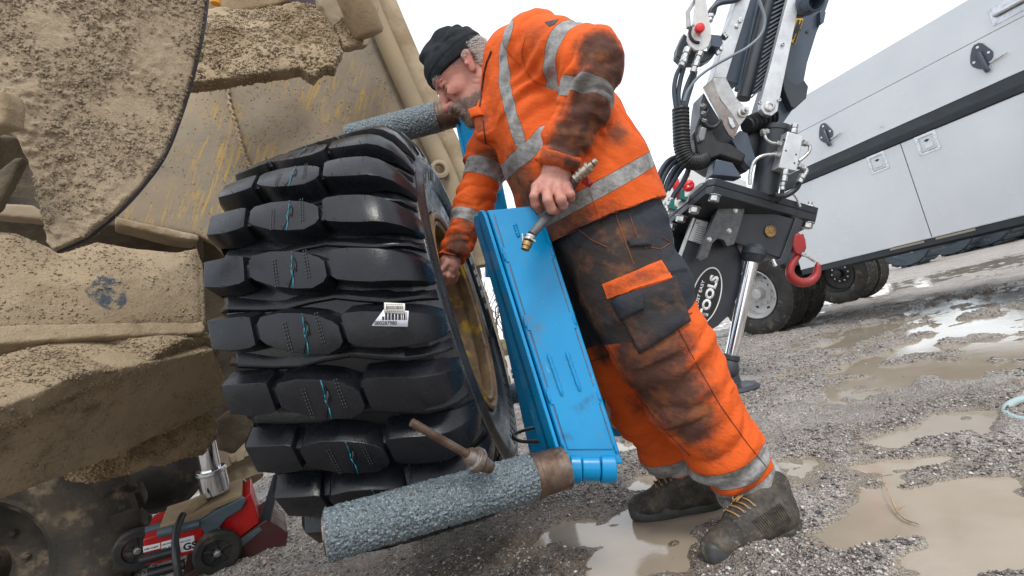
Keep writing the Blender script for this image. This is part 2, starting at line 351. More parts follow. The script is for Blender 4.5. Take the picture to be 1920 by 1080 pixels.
def ground_h(x, y):
    p = np.stack([x, y, 0*x], -1).astype(np.float32)
    near = 1/(1+(np.hypot(x, y)/14)**2)
    h = .013+.020*(fbm(p*1.9, 3, 3)-.5)+.020*(fbm(p*6.5, 3, 13)-.5)*near*1.4+.008*(fbm(p*30, 2, 23)-.5)*near
    rut = .5+.5*np.sin((x*.9+y*.43)*2.2+3*fbm(p*.7, 2, 5)); h += .012*(rut-.4)*near
    w = (fbm(p*3.2, 4, 33)-.5)*1.6
    w += (fbm(p*12, 2, 35)-.5)*1.3
    for c, rx, ry, a, dep in pud:
        dx, dy = x-c[0], y-c[1]; u = (dx*math.cos(a)+dy*math.sin(a))/rx; v = (-dx*math.sin(a)+dy*math.cos(a))/ry
        h -= (dep+.008)*np.clip(1.15-(u*u+v*v)+w, 0, 1)
    h += .030*np.clip(fbm(p*4.5+7, 3, 37)-.56, 0, 1)*5*near+.020*np.clip(fbm(p*9+3, 2, 38)-.58, 0, 1)*4*near
    # trodden mud bank under the lifted wheel
    u = (x+.25)/.55; v = (y-1.25)/.35; h += .035*np.clip(1-(u*u+v*v), 0, 1)
    return h
def ground_grid(x0, x1, y0, y1, st):
    xs = np.arange(x0, x1+st/2, st); ys = np.arange(y0, y1+st/2, st); X, Y = np.meshgrid(xs, ys, indexing='ij')
    return X, Y
def ax_(lim, a, b):      # spacing that grows with distance
    r = [0.0]; s_ = a
    while r[-1] < lim: r.append(r[-1]+s_); s_ = max(a, min(60, r[-1]*b))
    return r
xsn = ax_(400, .0125, .012); ysn = ax_(500, .0125, .012)
xs_ = np.array([.5-v for v in xsn[:0:-1] if v < 400]+[.5+v for v in xsn]); ys_ = np.array([1.0-v for v in ax_(12, .02, .05)[:0:-1]]+[1.0+v for v in ysn])
X, Y = np.meshgrid(xs_, ys_, indexing='ij'); Z = ground_h(X, Y)
nx, ny = X.shape; idx = np.arange(nx*ny).reshape(nx, ny)
q = np.stack([idx[:-1, :-1], idx[1:, :-1], idx[1:, 1:], idx[:-1, 1:]], -1).reshape(-1, 4)
v = np.stack([X, Y, Z], -1).reshape(-1, 3)
def wetf(N, K, col, ro, mix, ramp, noise, math_):
    g = N.new('ShaderNodeNewGeometry'); sp = N.new('ShaderNodeSeparateXYZ'); K.new(g.outputs['Position'], sp.inputs[0]); z = sp.outputs[2]
    wet = ramp(z, .013, .003); silt = ramp(z, .012, .0)
    wet = math_('MAXIMUM', wet, math_('MULTIPLY', ramp(noise(1.1, 3, off=9), .5, .62), .75))
    col = mix(math_('MULTIPLY', silt, .8), col, (.42, .355, .265)); col = mix(math_('MULTIPLY', math_('MULTIPLY', wet, ramp(noise(2.2, 4, .6, 15), .4, .6)), .35), col, (.22, .19, .15))
    x = N.new('ShaderNodeMapRange'); K.new(wet, x.inputs[0]); x.inputs[3].default_value = .75; x.inputs[4].default_value = .16
    mm = math_('MULTIPLY', A(N, 'mud'), ramp(noise(14, 5, .7, 31), .30, .5)); col = mix(math_('MULTIPLY', mm, .92), col, mix(ramp(noise(40, 4, .6, 6), .35, .65), (.13, .095, .065), (.24, .18, .12)))
    return col, x.outputs[0]
def stonef(N, K, col, ro, mix, ramp, noise, math_):
    for sc, f0 in ((75, .55), (190, .7)):
        v = N.new('ShaderNodeTexVoronoi'); v.inputs['Scale'].default_value = sc; g = N.new('ShaderNodeNewGeometry'); K.new(g.outputs['Position'], v.inputs['Vector'])
        s_ = N.new('ShaderNodeSeparateColor'); K.new(v.outputs['Color'], s_.inputs[0]); cr = N.new('ShaderNodeValToRGB'); K.new(s_.outputs[0], cr.inputs[0]); e = cr.color_ramp.elements
        e[0].color = (.07, .065, .065, 1); e[1].color = (.74, .72, .70, 1)
        for p_, c_ in ((.25, (.16, .145, .135)), (.5, (.37, .34, .31)), (.75, (.52, .48, .44)), (.82, (.30, .18, .12)), (.86, (.45, .42, .39))): k = e.new(p_); k.color = L3(c_)
        f = math_('MULTIPLY', ramp(v.outputs['Distance'], .75, .45), f0); f = math_('MULTIPLY', f, ramp(noise(5, 4, .7, sc), .27, .45)); col = mix(f, col, cr.outputs[0])
    return col, ro
m_gr = M('wet_gravel_ground', (.60, .53, .46), (.44, .385, .33), 3, (.5, .9), bumps=[(40, .7, .02), (75, .8, .010, 'v'), (190, 1, .006, 'v'), (420, .8, .003)],
         spots=[((.46, .44, .42), 170, .58, .64), ((.05, .045, .045), 230, .57, .64), ((.26, .21, .155), 1.4, .5, .66), ((.30, .17, .11), 330, .68, .72), ((.45, .44, .42), 380, .66, .71)], attrs=[stonef, wetf], spec=.55)
mudm = np.clip(1.35-np.sqrt(((v[:, 0]+.40)/.85)**2+((v[:, 1]-1.35)/.65)**2)+1.2*(fbm(v*3.5, 3, 91)-.5), 0, 1)
gm = quads_to_mesh('ground', v, q[:, ::-1]); attr(gm, 'mud', mudm); go = link('ground', gm, m_gr); tag(go, 'wet gravel and mud yard with ruts', kind='structure')
m_wat = M('muddy_water', (.38, .32, .245), (.31, .26, .195), 2.2, (.04, .09), bumps=[(7, .07, .012), (35, .05, .005)], spec=.6)
wb = MB(); wb.add([(-60, -8, 0), (90, -8, 0), (90, 120, 0), (-60, 120, 0)], [(0, 1, 2, 3)]); wo = wb.build('puddle_water', m_wat); tag(wo, 'shallow brown puddle water standing in the yard', kind='structure')
# loose pebbles
def scatter(n, cx, cy, pick, smin_, smax_, name, m, lab, seed):
    r = np.random.default_rng(seed); pts = pick(r, n); k_ = np.sqrt(((pts[:, 0]+.40)/.85)**2+((pts[:, 1]-1.35)/.65)**2); pts = pts[(k_ > 1) | (r.random(len(pts)) < .35)]
    z = ground_h(pts[:, 0], pts[:, 1]); keep = z > .0035+.006*r.random(len(z)); pts = pts[keep]; z = z[keep]; n = len(pts)
    base = np.array([(1, 0, 0), (-1, 0, 0), (0, 1, 0), (0, -1, 0), (0, 0, 1), (0, 0, -1)], float); fc = [(0, 2, 4), (2, 1, 4), (1, 3, 4), (3, 0, 4), (2, 0, 5), (1, 2, 5), (3, 1, 5), (0, 3, 5)]
    s_ = (smin_+(smax_-smin_)*r.random(n)**2.5)*(1+np.hypot(pts[:, 0], pts[:, 1])*.12)
    a = r.random(n)*6.28; sc = np.stack([s_*(.8+.6*r.random(n)), s_*(.6+.5*r.random(n)), s_*(.45+.3*r.random(n))], -1)
    V = base[None]*(1+.35*(r.random((n, 6, 1))-.5))*sc[:, None, :]; V = V+(r.random((n, 6, 3))-.5)*s_[:, None, None]*.5
    x = V[..., 0]*np.cos(a)[:, None]-V[..., 1]*np.sin(a)[:, None]; y = V[..., 0]*np.sin(a)[:, None]+V[..., 1]*np.cos(a)[:, None]
    V = np.stack([x+pts[:, :1], y+pts[:, 1:2], V[..., 2]+(z+sc[:, 2]*.35)[:, None]], -1).reshape(-1, 3)
    Fc = (np.arange(n)[:, None, None]*6+np.array(fc)[None]).reshape(-1, 3)
    me = bpy.data.meshes.new(name); me.vertices.add(len(V)); me.vertices.foreach_set('co', V.astype(np.float32).ravel()); me.loops.add(Fc.size); me.loops.foreach_set('vertex_index', Fc.astype(np.int32).ravel())
    me.polygons.add(len(Fc)); me.polygons.foreach_set('loop_start', np.arange(0, Fc.size, 3, dtype=np.int32)); me.polygons.foreach_set('use_smooth', np.ones(len(Fc), bool)); me.update()
    at = me.attributes.new('tone', 'FLOAT', 'POINT'); at.data.foreach_set('value', np.repeat(r.random(n), 6).astype(np.float32))
    o = link(name, me, m); tag(o, lab, kind='stuff'); return o
def tonef(N, K, col, ro, mix, ramp, noise, math_):
    cr = N.new('ShaderNodeValToRGB'); K.new(A(N, 'tone'), cr.inputs[0]); e = cr.color_ramp.elements
    e[0].position = 0; e[0].color = (.035, .035, .04, 1); e[1].position = 1; e[1].color = (.74, .70, .65, 1)
    for p_, c_ in ((.3, (.14, .125, .11)), (.6, (.33, .29, .25)), (.8, (.46, .41, .36)), (.86, (.22, .12, .08)), (.9, (.30, .27, .24))):
        k = e.new(p_); k.color = L3(c_)
    return cr.outputs[0], ro
m_peb = M('wet_pebbles', (.2, .2, .2), None, 90, (.12, .4), attrs=[tonef], spec=.6)
def pick(r, n):
    d = .9+7.5*r.random(n)**1.5; a = (r.random(n)-.5)*1.75; p = np.stack([d*np.sin(a), d*np.cos(a)], -1)
    k = fbm(np.stack([p[:, 0]*2.6, p[:, 1]*2.6, 0*p[:, 0]], -1), 3, 44) > .44-.14*r.random(n); return p[k]
scatter(230000, 0, 0, pick, 0.002, .0066, 'gravel', m_peb, 'loose wet multicoloured pebbles strewn over the muddy yard', 7)

# ---------------------------------------------------------------- tyre builder
def lug_mesh(name, st, R, rb, draft=.010, wk=.88):
    """lug across the tread: stations (axial, top radius drop, circ low, circ high); tyre axis = X, lug at angle 0 towards +Y"""
    v = []; f = []
    for (a, dr, lo, hi, *rb_) in st:
        rbb = rb_[0] if rb_ else rb
        m_, w_ = (lo+hi)/2, (hi-lo)/2*wk; lo, hi = m_-w_+.27*a, m_+w_+.27*a
        for (c, r) in ((lo-draft*1.2, rbb), (lo, R-dr), (hi, R-dr), (hi+draft*.25, rbb)):
            th = c/R; v.append((a, r*math.cos(th), r*math.sin(th)))
    n = len(st)
    for i in range(n-1):
        for k in range(3): f.append((i*4+k, (i+1)*4+k, (i+1)*4+k+1, i*4+k+1))
    f += [(0, 1, 2, 3), tuple((n-1)*4+k for k in (3, 2, 1, 0))]
    me = bpy.data.meshes.new(name); me.from_pydata(v, [], f)
    bm = bmesh.new(); bm.from_mesh(me); bmesh.ops.recalc_face_normals(bm, faces=bm.faces)
    es = [e for e in bm.edges if len(e.link_faces) == 2 and e.calc_face_angle(0) > .5]
    bmesh.ops.bevel(bm, geom=es, offset=.0024, segments=2, affect='EDGES', profile=.6); bm.to_mesh(me); bm.free(); sharpen(me, 38)
    me.materials.append(m_rub); return me
def axis_frame(C, ax, spin=0):
    ax = nrm(ax); z = nrm(np.array([0, 0, 1.])-ax[2]*ax); y = np.cross(z, ax)
    return Matrix(((ax[0], y[0], z[0], C[0]), (ax[1], y[1], z[1], C[1]), (ax[2], y[2], z[2], C[2]), (0, 0, 0, 1)))
# ---------------------------------------------------------------- the new tyre on its rim
TC = np.array([-.410, 1.724, .816]); TA = nrm([.9975, -.0348, .0640]); TR = .68
TF = axis_frame(TC, TA)
def in_frame(o, F_=TF, root=None):
    o.parent = root; return o
wheel = bpy.data.objects.new('wheel', None); COL.objects.link(wheel); wheel.matrix_world = TF; wheel.empty_display_size = .1
tag(wheel, 'big black new earthmover tyre with chunky wet tread, held up on the rollers', 'tyre')
def local(name, mb, m, parent, bevel=0, ang=32):
    o = mb.build(name, m, None, bevel, ang); o.parent = parent; return o
prof = [(-.19, .35), (-.215, .37), (-.235, .42), (-.262, .50), (-.27, .55), (-.262, .585), (-.245, .602), (-.20, .616), (-.10, .620), (0, .621), (.10, .620), (.17, .614), (.205, .600), (.232, .575), (.250, .552), (.254, .552), (.256, .546), (.252, .540), (.262, .52), (.268, .515), (.267, .508), (.262, .50), (.250, .455), (.244, .452), (.243, .44), (.235, .42), (.228, .39), (.232, .385), (.228, .37), (.215, .36), (.19, .35)]
tb = MB(); tb.lathe(prof, (0, 0, 0), (1, 0, 0), 120, closed=True); tyre = local('tyre', tb, m_rub, wheel, ang=60)
tyre.data.materials.append(m_rubs)
for p_ in tyre.data.polygons:
    c_ = p_.center; r_ = math.hypot(c_[1], c_[2])
    if r_ < .60 and abs(c_[0]) > .2: p_.material_index = 1
NL = 28; PIT = 2*math.pi/NL
SK = .27
RB = .618
lugL = lug_mesh('lug', [(-.278, .090, -.020, .020, .56), (-.266, .036, -.030, .032, .59), (-.250, .010, -.038, .040), (-.20, .004, -.042, .046), (-.160, .001, -.044, .040), (-.146, .001, -.040, .032)], TR, RB, .020)
lugM = lug_mesh('lug', [(-.132, .0, -.030, .014), (-.122, 0, -.046, .026), (-.080, 0, -.056, .046), (-.03, 0, -.054, .054), (.006, 0, -.046, .054), (.034, 0, -.030, .038), (.044, .0, -.018, .022)], TR, RB, .020)
lugR = lug_mesh('lug', [(.054, .001, -.036, .032), (.064, .001, -.044, .040), (.10, .001, -.047, .047), (.14, .003, -.045, .050), (.168, .006, -.042, .048), (.195, .018, -.040, .046, .615), (.222, .042, -.036, .043, .60), (.243, .078, -.028, .038, .575), (.255, .118, -.016, .028, .545)], TR, RB, .020)
# joining bars between the lugs, lower than the lugs, and the wavy rib in the groove
barA = lug_mesh('tie_bar', [(-.172, .015, -.020, .022), (-.112, .015, -.026, .016)], TR, RB, .020)
barB = lug_mesh('tie_bar', [(.018, .017, -.018, .022), (.076, .017, -.022, .026)], TR, RB, .020)
rib = lug_mesh('groove_rib', [(-.268, .085, -.004, .004, .57), (-.23, .056, -.006, .006), (-.15, .054, .004, .014), (-.09, .054, .004, .016), (-.03, .052, -.012, .002), (.03, .052, -.018, -.006), (.08, .052, -.010, .004), (.15, .054, .002, .014), (.19, .060, .000, .010, .60), (.225, .078, -.004, .006, .575), (.25, .112, -.004, .004, .55)], TR, .616, .022)
def ring_of(me, name, off=0.0):
    for k in range(NL):
        o = bpy.data.objects.new(name, me); COL.objects.link(o); o.parent = tyre
        o.rotation_euler = ((k+off)*PIT, 0, 0)
PH = .10
for me, nm, off in ((lugL, 'lug', PH), (lugM, 'lug', PH+.04), (lugR, 'lug', PH), (barA, 'tie_bar', PH), (barB, 'tie_bar', PH), (rib, 'groove_rib', PH+.5)): ring_of(me, nm, off)
# paint line, mould lines and sipes on the middle lugs
m_teal = M('teal_paint_line', (.0, .15, .20), None, 5, (.4, .6)); m_mould = M('mould_line', (.022, .024, .027), None, 5, (.3, .5))
def cylp(a, th, r): return np.array([a, r*math.cos(th), r*math.sin(th)])
def strip(mb, pts, r, w=.0012):
    pts = [(a, th) for a, th in pts]
    for (a0, t0), (a1, t1) in zip(pts[:-1], pts[1:]):
        mb.add([cylp(a0-w, t0, r), cylp(a0+w, t0, r), cylp(a1+w, t1, r), cylp(a1-w, t1, r)], [(0, 1, 2, 3)])
tl = MB(); ml = MB(); sp_ = MB()
for k in range(NL):
    th = (k+PH+.04)*PIT-.03*SK/TR; hw = .046/TR
    strip(tl, [(-.028-.0, th-hw), (-.030, th-hw*.3), (-.034, th), (-.032, th+hw*.4), (-.036, th+hw)], TR+.0007)
    for a_ in (-.075, -.069, .0, .006):
        n_ = 9
        for j in range(n_): t_ = th-hw*.85+hw*1.6*j/n_; strip(ml, [(a_, t_), (a_, t_+hw*.13)], TR+.0009, .0009)
    strip(sp_, [(-.03, th-hw), (-.022, th-hw*.4), (-.024, th+.01)], TR+.0012, .0014); strip(sp_, [(-.022, th-hw*.4), (-.046, th+hw*.9)], TR+.0012, .0014)
for mb_, nm, mm in ((tl, 'paint_line', m_teal), (ml, 'mould_line', m_mould), (sp_, 'sipe', m_black)):
    o = local(nm, mb_, mm, tyre); o['kind'] = 'stuff'
    sm = o.modifiers.new('s', 'SOLIDIFY'); sm.thickness = .0006
# rubber whiskers and embossed blocks on the sidewall
em = MB()
for k in range(56):
    t_ = k*2*math.pi/56+.05; n_ = 8 if k % 14 < 9 else 0
    if n_:
        a0 = t_; a1 = t_+.05+.02*(k % 3)
        em.add([cylp(.262, a0, .505), cylp(.262, a1, .505), cylp(.2525, a1, .468), cylp(.2525, a0, .468)]+[cylp(.2655, a0, .503), cylp(.2655, a1, .503), cylp(.2565, a1, .470), cylp(.2565, a0, .470)], [(4, 5, 6, 7), (0, 1, 5, 4), (1, 2, 6, 5), (2, 3, 7, 6), (3, 0, 4, 7)])
local('embossing', em, m_rubs, tyre)['kind'] = 'stuff'
wk = MB()
for k in range(NL):
    for a_, d_ in ((-.245, -.03), (-.2, .038), (-.165, -.036), (.1, -.038), (.15, .042), (.16, -.03), (.08, .03), (-.05, .04), (.02, -.03)):
        th = (k+PH)*PIT+a_*SK/TR+(d_/TR if abs(d_) < .4 else d_*PIT); r0_ = TR-.004 if abs(d_) < .4 else .63
        wk.tube([cylp(a_, th, r0_), cylp(a_+.001, th+.002, r0_+.009)], .0007, 4)
local('rubber_whisker', wk, m_rub, tyre)['kind'] = 'stuff'
# rim: rusty, muddy, old yellow paint
m_rim = M('rusty_yellow_rim', (.30, .20, .10), (.17, .115, .07), 12, (.35, .7), .3, bumps=[(50, .5, .004), (200, .6, .002)], spots=[((.50, .32, .03), 9, .54, .64), ((.34, .27, .18), 6, .60, .75), ((.06, .045, .035), 22, .6, .7)])
rb_ = MB(); rb_.lathe([(.205, .352), (.222, .362), (.236, .362), (.241, .352), (.236, .341), (.215, .338), (.205, .330), (.16, .322), (.10, .31), (.02, .300), (-.06, .298), (-.06, .19), (-.03, .14), (-.03, .12), (-.075, .12), (-.075, .30), (.0, .31), (.10, .325), (.19, .345)], (0, 0, 0), (1, 0, 0), 96, closed=True)
rim = local('rim', rb_, m_rim, wheel)
rr = MB(); rr.lathe([(.228, .331), (.234, .324), (.226, .316), (.205, .316), (.19, .322), (.205, .331)], (0, 0, 0), (1, 0, 0), 96, closed=True); local('lock_ring', rr, m_rim, rim)
lb = MB()
for k in range(10):
    t_ = k*math.pi/5+.2; lb.bolt((-.06, .24*math.cos(t_), .24*math.sin(t_)), (1, 0, 0), .016, .02)
local('bolt_circle', lb, m_rust, rim)
rb2 = MB(); rb2.lathe([(-.205, .352), (-.236, .362), (-.236, .341), (-.16, .322), (-.06, .302), (-.05, .312), (-.19, .345)], (0, 0, 0), (1, 0, 0), 64, closed=True); local('rim_flange', rb2, m_rim, rim)
# stickers on a right-hand lug
def sticker(name, px, m, dz=.0008, parent=None, th=.0006, pts3=None):
    o = None
def tyre_uv(x, y, r=TR+.0002):
    """angle and axial place on the tread cylinder seen at pixel x, y"""
    Mi = np.array(TF.inverted()); o_ = Mi[:3, :3] @ CO+Mi[:3, 3]; v_ = Mi[:3, :3] @ (FW+(x-960)/FPX*RT-(y-540)/FPX*UP)
    a_ = v_[1]**2+v_[2]**2; b_ = 2*(o_[1]*v_[1]+o_[2]*v_[2]); c_ = o_[1]**2+o_[2]**2-r*r; t_ = (-b_-math.sqrt(b_*b_-4*a_*c_))/(2*a_); p_ = o_+t_*v_
    return p_[0], math.atan2(p_[2], p_[1])
def on_tyre(name, px, m, lift, parent=tyre):
    mb = MB(); v_ = []
    # rule the polygon by its two chains so that it follows the tread
    top, bot = px; n_ = 12; vs = []
    def along(ch, t):
        s_ = t*(len(ch)-1); i = min(int(s_), len(ch)-2); u = s_-i; return (ch[i][0]*(1-u)+ch[i+1][0]*u, ch[i][1]*(1-u)+ch[i+1][1]*u)
    for i in range(n_+1):
        for ch in (top, bot):
            x_, y_ = along(ch, i/n_); a_, th = tyre_uv(x_, y_); vs.append(cylp(a_, th, TR-.003+lift))
    mb.add(vs, [(2*i, 2*i+1, 2*i+3, 2*i+2) for i in range(n_)]); o = local(name, mb, m, parent)
    s_ = o.modifiers.new('s', 'SOLIDIFY'); s_.thickness = .0005; return o
m_lab = M('white_label_paper', (.70, .70, .78), None, 5, (.25, .4)); m_lab2 = M('cream_label_paper', (.72, .68, .62), None, 5, (.3, .5))
s1 = on_tyre('barcode_sticker', ([(719, 580), (766, 583)], [(696, 611), (764, 613)]), m_lab, .0012)
s2 = on_tyre('small_sticker', ([(720, 567), (759, 569)], [(720, 586), (759, 589)]), m_lab2, .0024)
bars = MB()
def bar_on(mb, x0, y0, x1, y1, lift):
    vs = []
    for x_, y_ in ((x0, y0), (x1, y0), (x1, y1), (x0, y1)):
        a_, th = tyre_uv(x_, y_); vs.append(cylp(a_, th, TR-.003+lift))
    mb.add(vs, [(0, 1, 2, 3)])
xb = 716
while xb < 762:
    w_ = 2+3.2*random.random(); yt = 585 if xb > 722 else 585+(722-xb)*1.4; bar_on(bars, xb, yt, min(xb+w_, 763), 600, .0019); xb += w_+1.6
xb = 724
while xb < 756: w_ = .6+1.2*random.random(); bar_on(bars, xb, 573, xb+w_, 580, .0030); xb += w_+.9
for xb in range(724, 754, 4): bar_on(bars, xb, 570, xb+2.4, 571.4, .0030); bar_on(bars, xb+1, 582.5, xb+3, 584, .0030)
local('barcode', bars, m_black, tyre)['kind'] = 'stuff'
def text_mesh(s, size=1.0, bold=0.0):
    cu = bpy.data.curves.new('t', 'FONT'); cu.body = s; cu.size = size; cu.align_x = 'CENTER'; cu.align_y = 'CENTER'; cu.extrude = 0; cu.offset = bold; cu.resolution_u = 3
    o = bpy.data.objects.new('t', cu); COL.objects.link(o); dg = bpy.context.evaluated_depsgraph_get(); me = bpy.data.meshes.new_from_object(o.evaluated_get(dg))
    bpy.data.objects.remove(o); return me
def text_at(name, s, C, X, Yv, h, m, parent, th=.001, bold=.0, fit=None):
    """flat lettering: centre, reading direction, up direction, letter height"""
    me = text_mesh(s, 1.0, bold); co = np.array([v_.co[:] for v_ in me.vertices]); X = nrm(X); Yv = nrm(Yv-(Yv @ X)*X); mn, mx = co.min(0), co.max(0)
    sx = sy = h/(mx[1]-mn[1]); co = co-(mn+mx)/2
    if fit: sx = fit/(mx[0]-mn[0])
    for v_, c_ in zip(me.vertices, co): v_.co = Vector(np.asarray(C)+X*c_[0]*sx+Yv*c_[1]*sy)
    o = link(name, me, m, parent); s_ = o.modifiers.new('s', 'SOLIDIFY'); s_.thickness = th; s_.offset = 0; return o
me = text_mesh('000287980', 1.0, .01); co = np.array([v_.co[:] for v_ in me.vertices]); mn, mx = co.min(0), co.max(0); u_ = (co-mn)/(mx-mn+1e-9)
for v_, c_ in zip(me.vertices, u_):
    a_, th = tyre_uv(702+42*c_[0], 609.5-7.5*c_[1]); v_.co = Vector(cylp(a_, th, TR-.003+.0021))
o = link('serial_number', me, m_black); o.parent = tyre

# ---------------------------------------------------------------- blue tyre handling tool
th_ = thing('tyre_handler', 'blue steel tyre handling clamp with grit coated rollers gripping the new tyre', 'lifting tool', P(1030, 640, 1.35))
def blend(a, b, t): return np.asarray(a)*(1-t)+np.asarray(b)*t
def roller(a, b, r, stub, label=None):
    a, b = np.asarray(a), np.asarray(b); ax = nrm(b-a); L_ = np.linalg.norm(b-a); 
    mb = MB(); n = 170; K_ = int(L_/.0021); vs = []
    e1 = nrm(np.cross(ax, [0, 0, 1])); e2 = np.cross(ax, e1)
    rad = []
    for i in range(K_+1):
        for k in range(n):
            w = 2*math.pi*k/n; vs.append(a+ax*L_*i/K_+r*(math.cos(w)*e1+math.sin(w)*e2)); rad.append(math.cos(w)*e1+math.sin(w)*e2)
    vs = np.array(vs); rad = np.array(rad); nn = fbm(vs*210, 2, 5); vs = vs+rad*((nn-.5)*.010)[:, None]
    # rounded ends
    for k in range(n): vs[k] = blend(vs[k], a, .06); vs[K_*n+k] = blend(vs[K_*n+k], b, .06)
    mb.add(vs, [(i*n+k, i*n+(k+1) % n, (i+1)*n+(k+1) % n, (i+1)*n+k) for i in range(K_) for k in range(n)]+[tuple(range(n-1, -1, -1)), tuple(range(K_*n, K_*n+n))])
    o = mb.build('roller', m_grit, th_, ang=70)
    st = MB(); st.tube([a-ax*.004, a+ax*.002], r*.80, 32); st.build('end_cap', m_rust, th_); st = MB(); st.lathe([(-.002, r*.97), (.002, r*1.02), (.012, r*1.02), (.014, r*.97), (stub, r*.97)], b, ax, 32); st.build('roller_shaft', m_rust, th_)
    return o
RA, RB = P(612, 1003, 1.02), P(1000, 893, 1.17)
roller(RA, RB, .053, .085)
roller(P(655, 262, 2.02), P(822, 219, 1.99), .060, .085)
roller(P(800, 775, 2.45), P(985, 733, 2.45), .050, .10)
TL, TRr, BL, BR = P(914, 394, 1.40), P(1012, 384, 1.40), P(1062, 870, 1.22), P(1170, 870, 1.22)
TV = nrm(P(640, 690, 1)-CO)*.105
fb = MB(); fb.prism([TL, TRr, BR, BL], TV); front = fb.build('front_beam', m_blue, th_, .004)
def on_face(u, v, up=0.0):   # u across 0..1, v down 0..1
    return blend(blend(TL, TRr, u), blend(BL, BR, u), v)+FN*up
FN = nrm(np.cross(TRr-TL, BL-TL)); FN = FN if FN @ (CO-TL) > 0 else -FN
cp = MB()
def zig(side):
    pts = []
    for i, (v0, v1) in enumerate(((.02, .17), (.17, .23), (.23, .45), (.45, .51), (.51, .73), (.73, .79), (.79, .95))):
        u = (.10 if i % 2 == 0 else .05); u = u if side == 0 else 1-u; pts += [(u, v0), (u, v1)]
    return pts
lft = zig(0); rgt = zig(1)[::-1]; cp.prism([on_face(u, v, .004) for u, v in lft+rgt], -FN*.0055); cp.build('cover_plate', m_blue, front, .0015)
wl = MB()
for (u0, v0, u1, v1) in ((.28, .60, .30, .76), (.62, .595, .64, .745), (.42, .07, .42, .13)):
    pts = [on_face(u0+(u1-u0)*t, v0+(v1-v0)*t+.002*math.sin(9*t), .005) for t in np.linspace(0, 1, 14)]
    wl.tube(pts, [.002]+[.0055+.001*math.sin(i*2.3) for i in range(12)]+[.002], 10)
for side in (.055, .945):
    for v0, v1 in ((.185, .225), (.46, .50), (.74, .785), (.93, .965)):
        pts = [on_face(side, v0+(v1-v0)*t, .003) for t in np.linspace(0, 1, 7)]; wl.tube(pts, [.001]+[.0045+.001*math.sin(i*3.1) for i in range(5)]+[.001], 8)
wl.each('weld_bead', m_blue, front)
# seam gap lines: dark recess seen between cover plate and flanges
gp = MB()
for (u, v0, v1) in ((.085, .03, .165), (.085, .235, .445), (.085, .515, .725), (.085, .795, .93), (.915, .235, .445), (.915, .515, .725), (.915, .795, .93)):
    gp.prism([on_face(u-.006, v0, .0012), on_face(u+.006, v0, .0012), on_face(u+.006, v1, .0012), on_face(u-.006, v1, .0012)], -FN*.001)
gp.each('plate_gap', m_rust, front)
# outer side plate with rounded top and the second plate behind it
def disc_plate(c, r, pts_tail, T, name, m, parent, bev=.002):
    pass
sp2 = MB(); sv = nrm(BL-TL)
for k, (off, w_) in enumerate(((.0, .012), (.045, .012))):
    a_ = TL+TV*(.12+.42*k)/1.0-nrm(TRr-TL)*.012; 
    pts = []
    X_ = nrm(TV); c_top = a_+sv*.03
    for w in np.linspace(math.pi, 2*math.pi, 12): pts.append(c_top+X_*math.cos(w)*.034+sv*math.sin(w)*.034)
    b_ = BL+TV*(.12+.42*k)-nrm(TRr-TL)*.012
    pts += [b_-sv*.03+X_*.034, b_-sv*.03-X_*.034]
    sp2.prism(pts, -nrm(np.cross(X_, sv))*.010 if (np.cross(X_, sv) @ (TRr-TL)) > 0 else nrm(np.cross(X_, sv))*.010)
sp2.each('side_plate', m_blue, th_, .002)
# bottom hinge knuckles carrying the lower front roller
hk = MB(); hx = nrm(BR-BL); HC = blend(BL, BR, .5)+sv*.012+TV*.25
for u0, u1, r_ in ((-.058, -.030, .040), (-.028, .018, .036), (.020, .058, .040)):
    hk.tube([HC+hx*u0, HC+hx*u1], r_, 36)
hk.each('hinge_knuckle', m_blue, th_, .003)
hp = MB(); hp.tube([HC-hx*.062, HC+hx*.062], .014, 20); hp.build('hinge_pin', m_rust, th_)
hs = MB(); a_ = BL+TV*.25; hs.prism([HC-hx*.059+sv*.045, HC-hx*.059+sv*.04-FN*-.03, BL+FN*.003-sv*.03, BL+TV-sv*.03, HC-hx*.059+TV*.4], -hx*.006)
# rear beam with its own plates, a locking plate and pin
r0_, r1_ = P(872, 215, 2.02), P(1010, 860, 2.35); rx = nrm(np.cross(r1_-r0_, FW)); rx = rx if rx @ RT > 0 else -rx; ryv = nrm(np.cross(rx, r1_-r0_)); rsv = nrm(r1_-r0_)
rb3 = MB(); cR = (r0_+r1_)/2+rx*.03; rb3.box(cR, rx*.065, ryv*.05, (r1_-r0_)/2); rb3.build('rear_beam', m_blue, th_, .004)
rp = MB()
for off in (-.045, .062):
    ctr = r0_+rx*off+rsv*.0; pts = [ctr+ryv*.062*math.cos(w)+rsv*.062*math.sin(w) for w in np.linspace(math.pi, 2*math.pi, 14)]+[ctr+ryv*.062+rsv*.35, ctr-ryv*.062+rsv*.35]
    rp.prism(pts, rx*.012)
rp.each('bearing_plate', m_blue, th_, .002)
lk = MB(); lc = P(1160, 778, 1.88); lx = nrm(np.cross(FW, UP)); ld = nrm(P(1135, 700, 1.88)-lc); lw = nrm(np.cross(FW, ld))
pts = [lc+.086*(math.cos(w)*lw+math.sin(w)*-ld) for w in np.linspace(0, math.pi, 16)]+[lc-lw*.086+ld*.3, lc+lw*.086+ld*.3]
lk.prism(pts, FW*.02); lk.build('lifting_lug', m_blue, th_, .003)
kp = MB(); kc = lc+lw*.005-FW*.008
pts = [kc+.058*(math.cos(w)*lw+math.sin(w)*-ld) for w in np.linspace(0, math.pi, 16)]+[kc+ld*.12+.028*(math.cos(w)*lw+math.sin(w)*-ld) for w in np.linspace(math.pi, 2*math.pi, 10)]
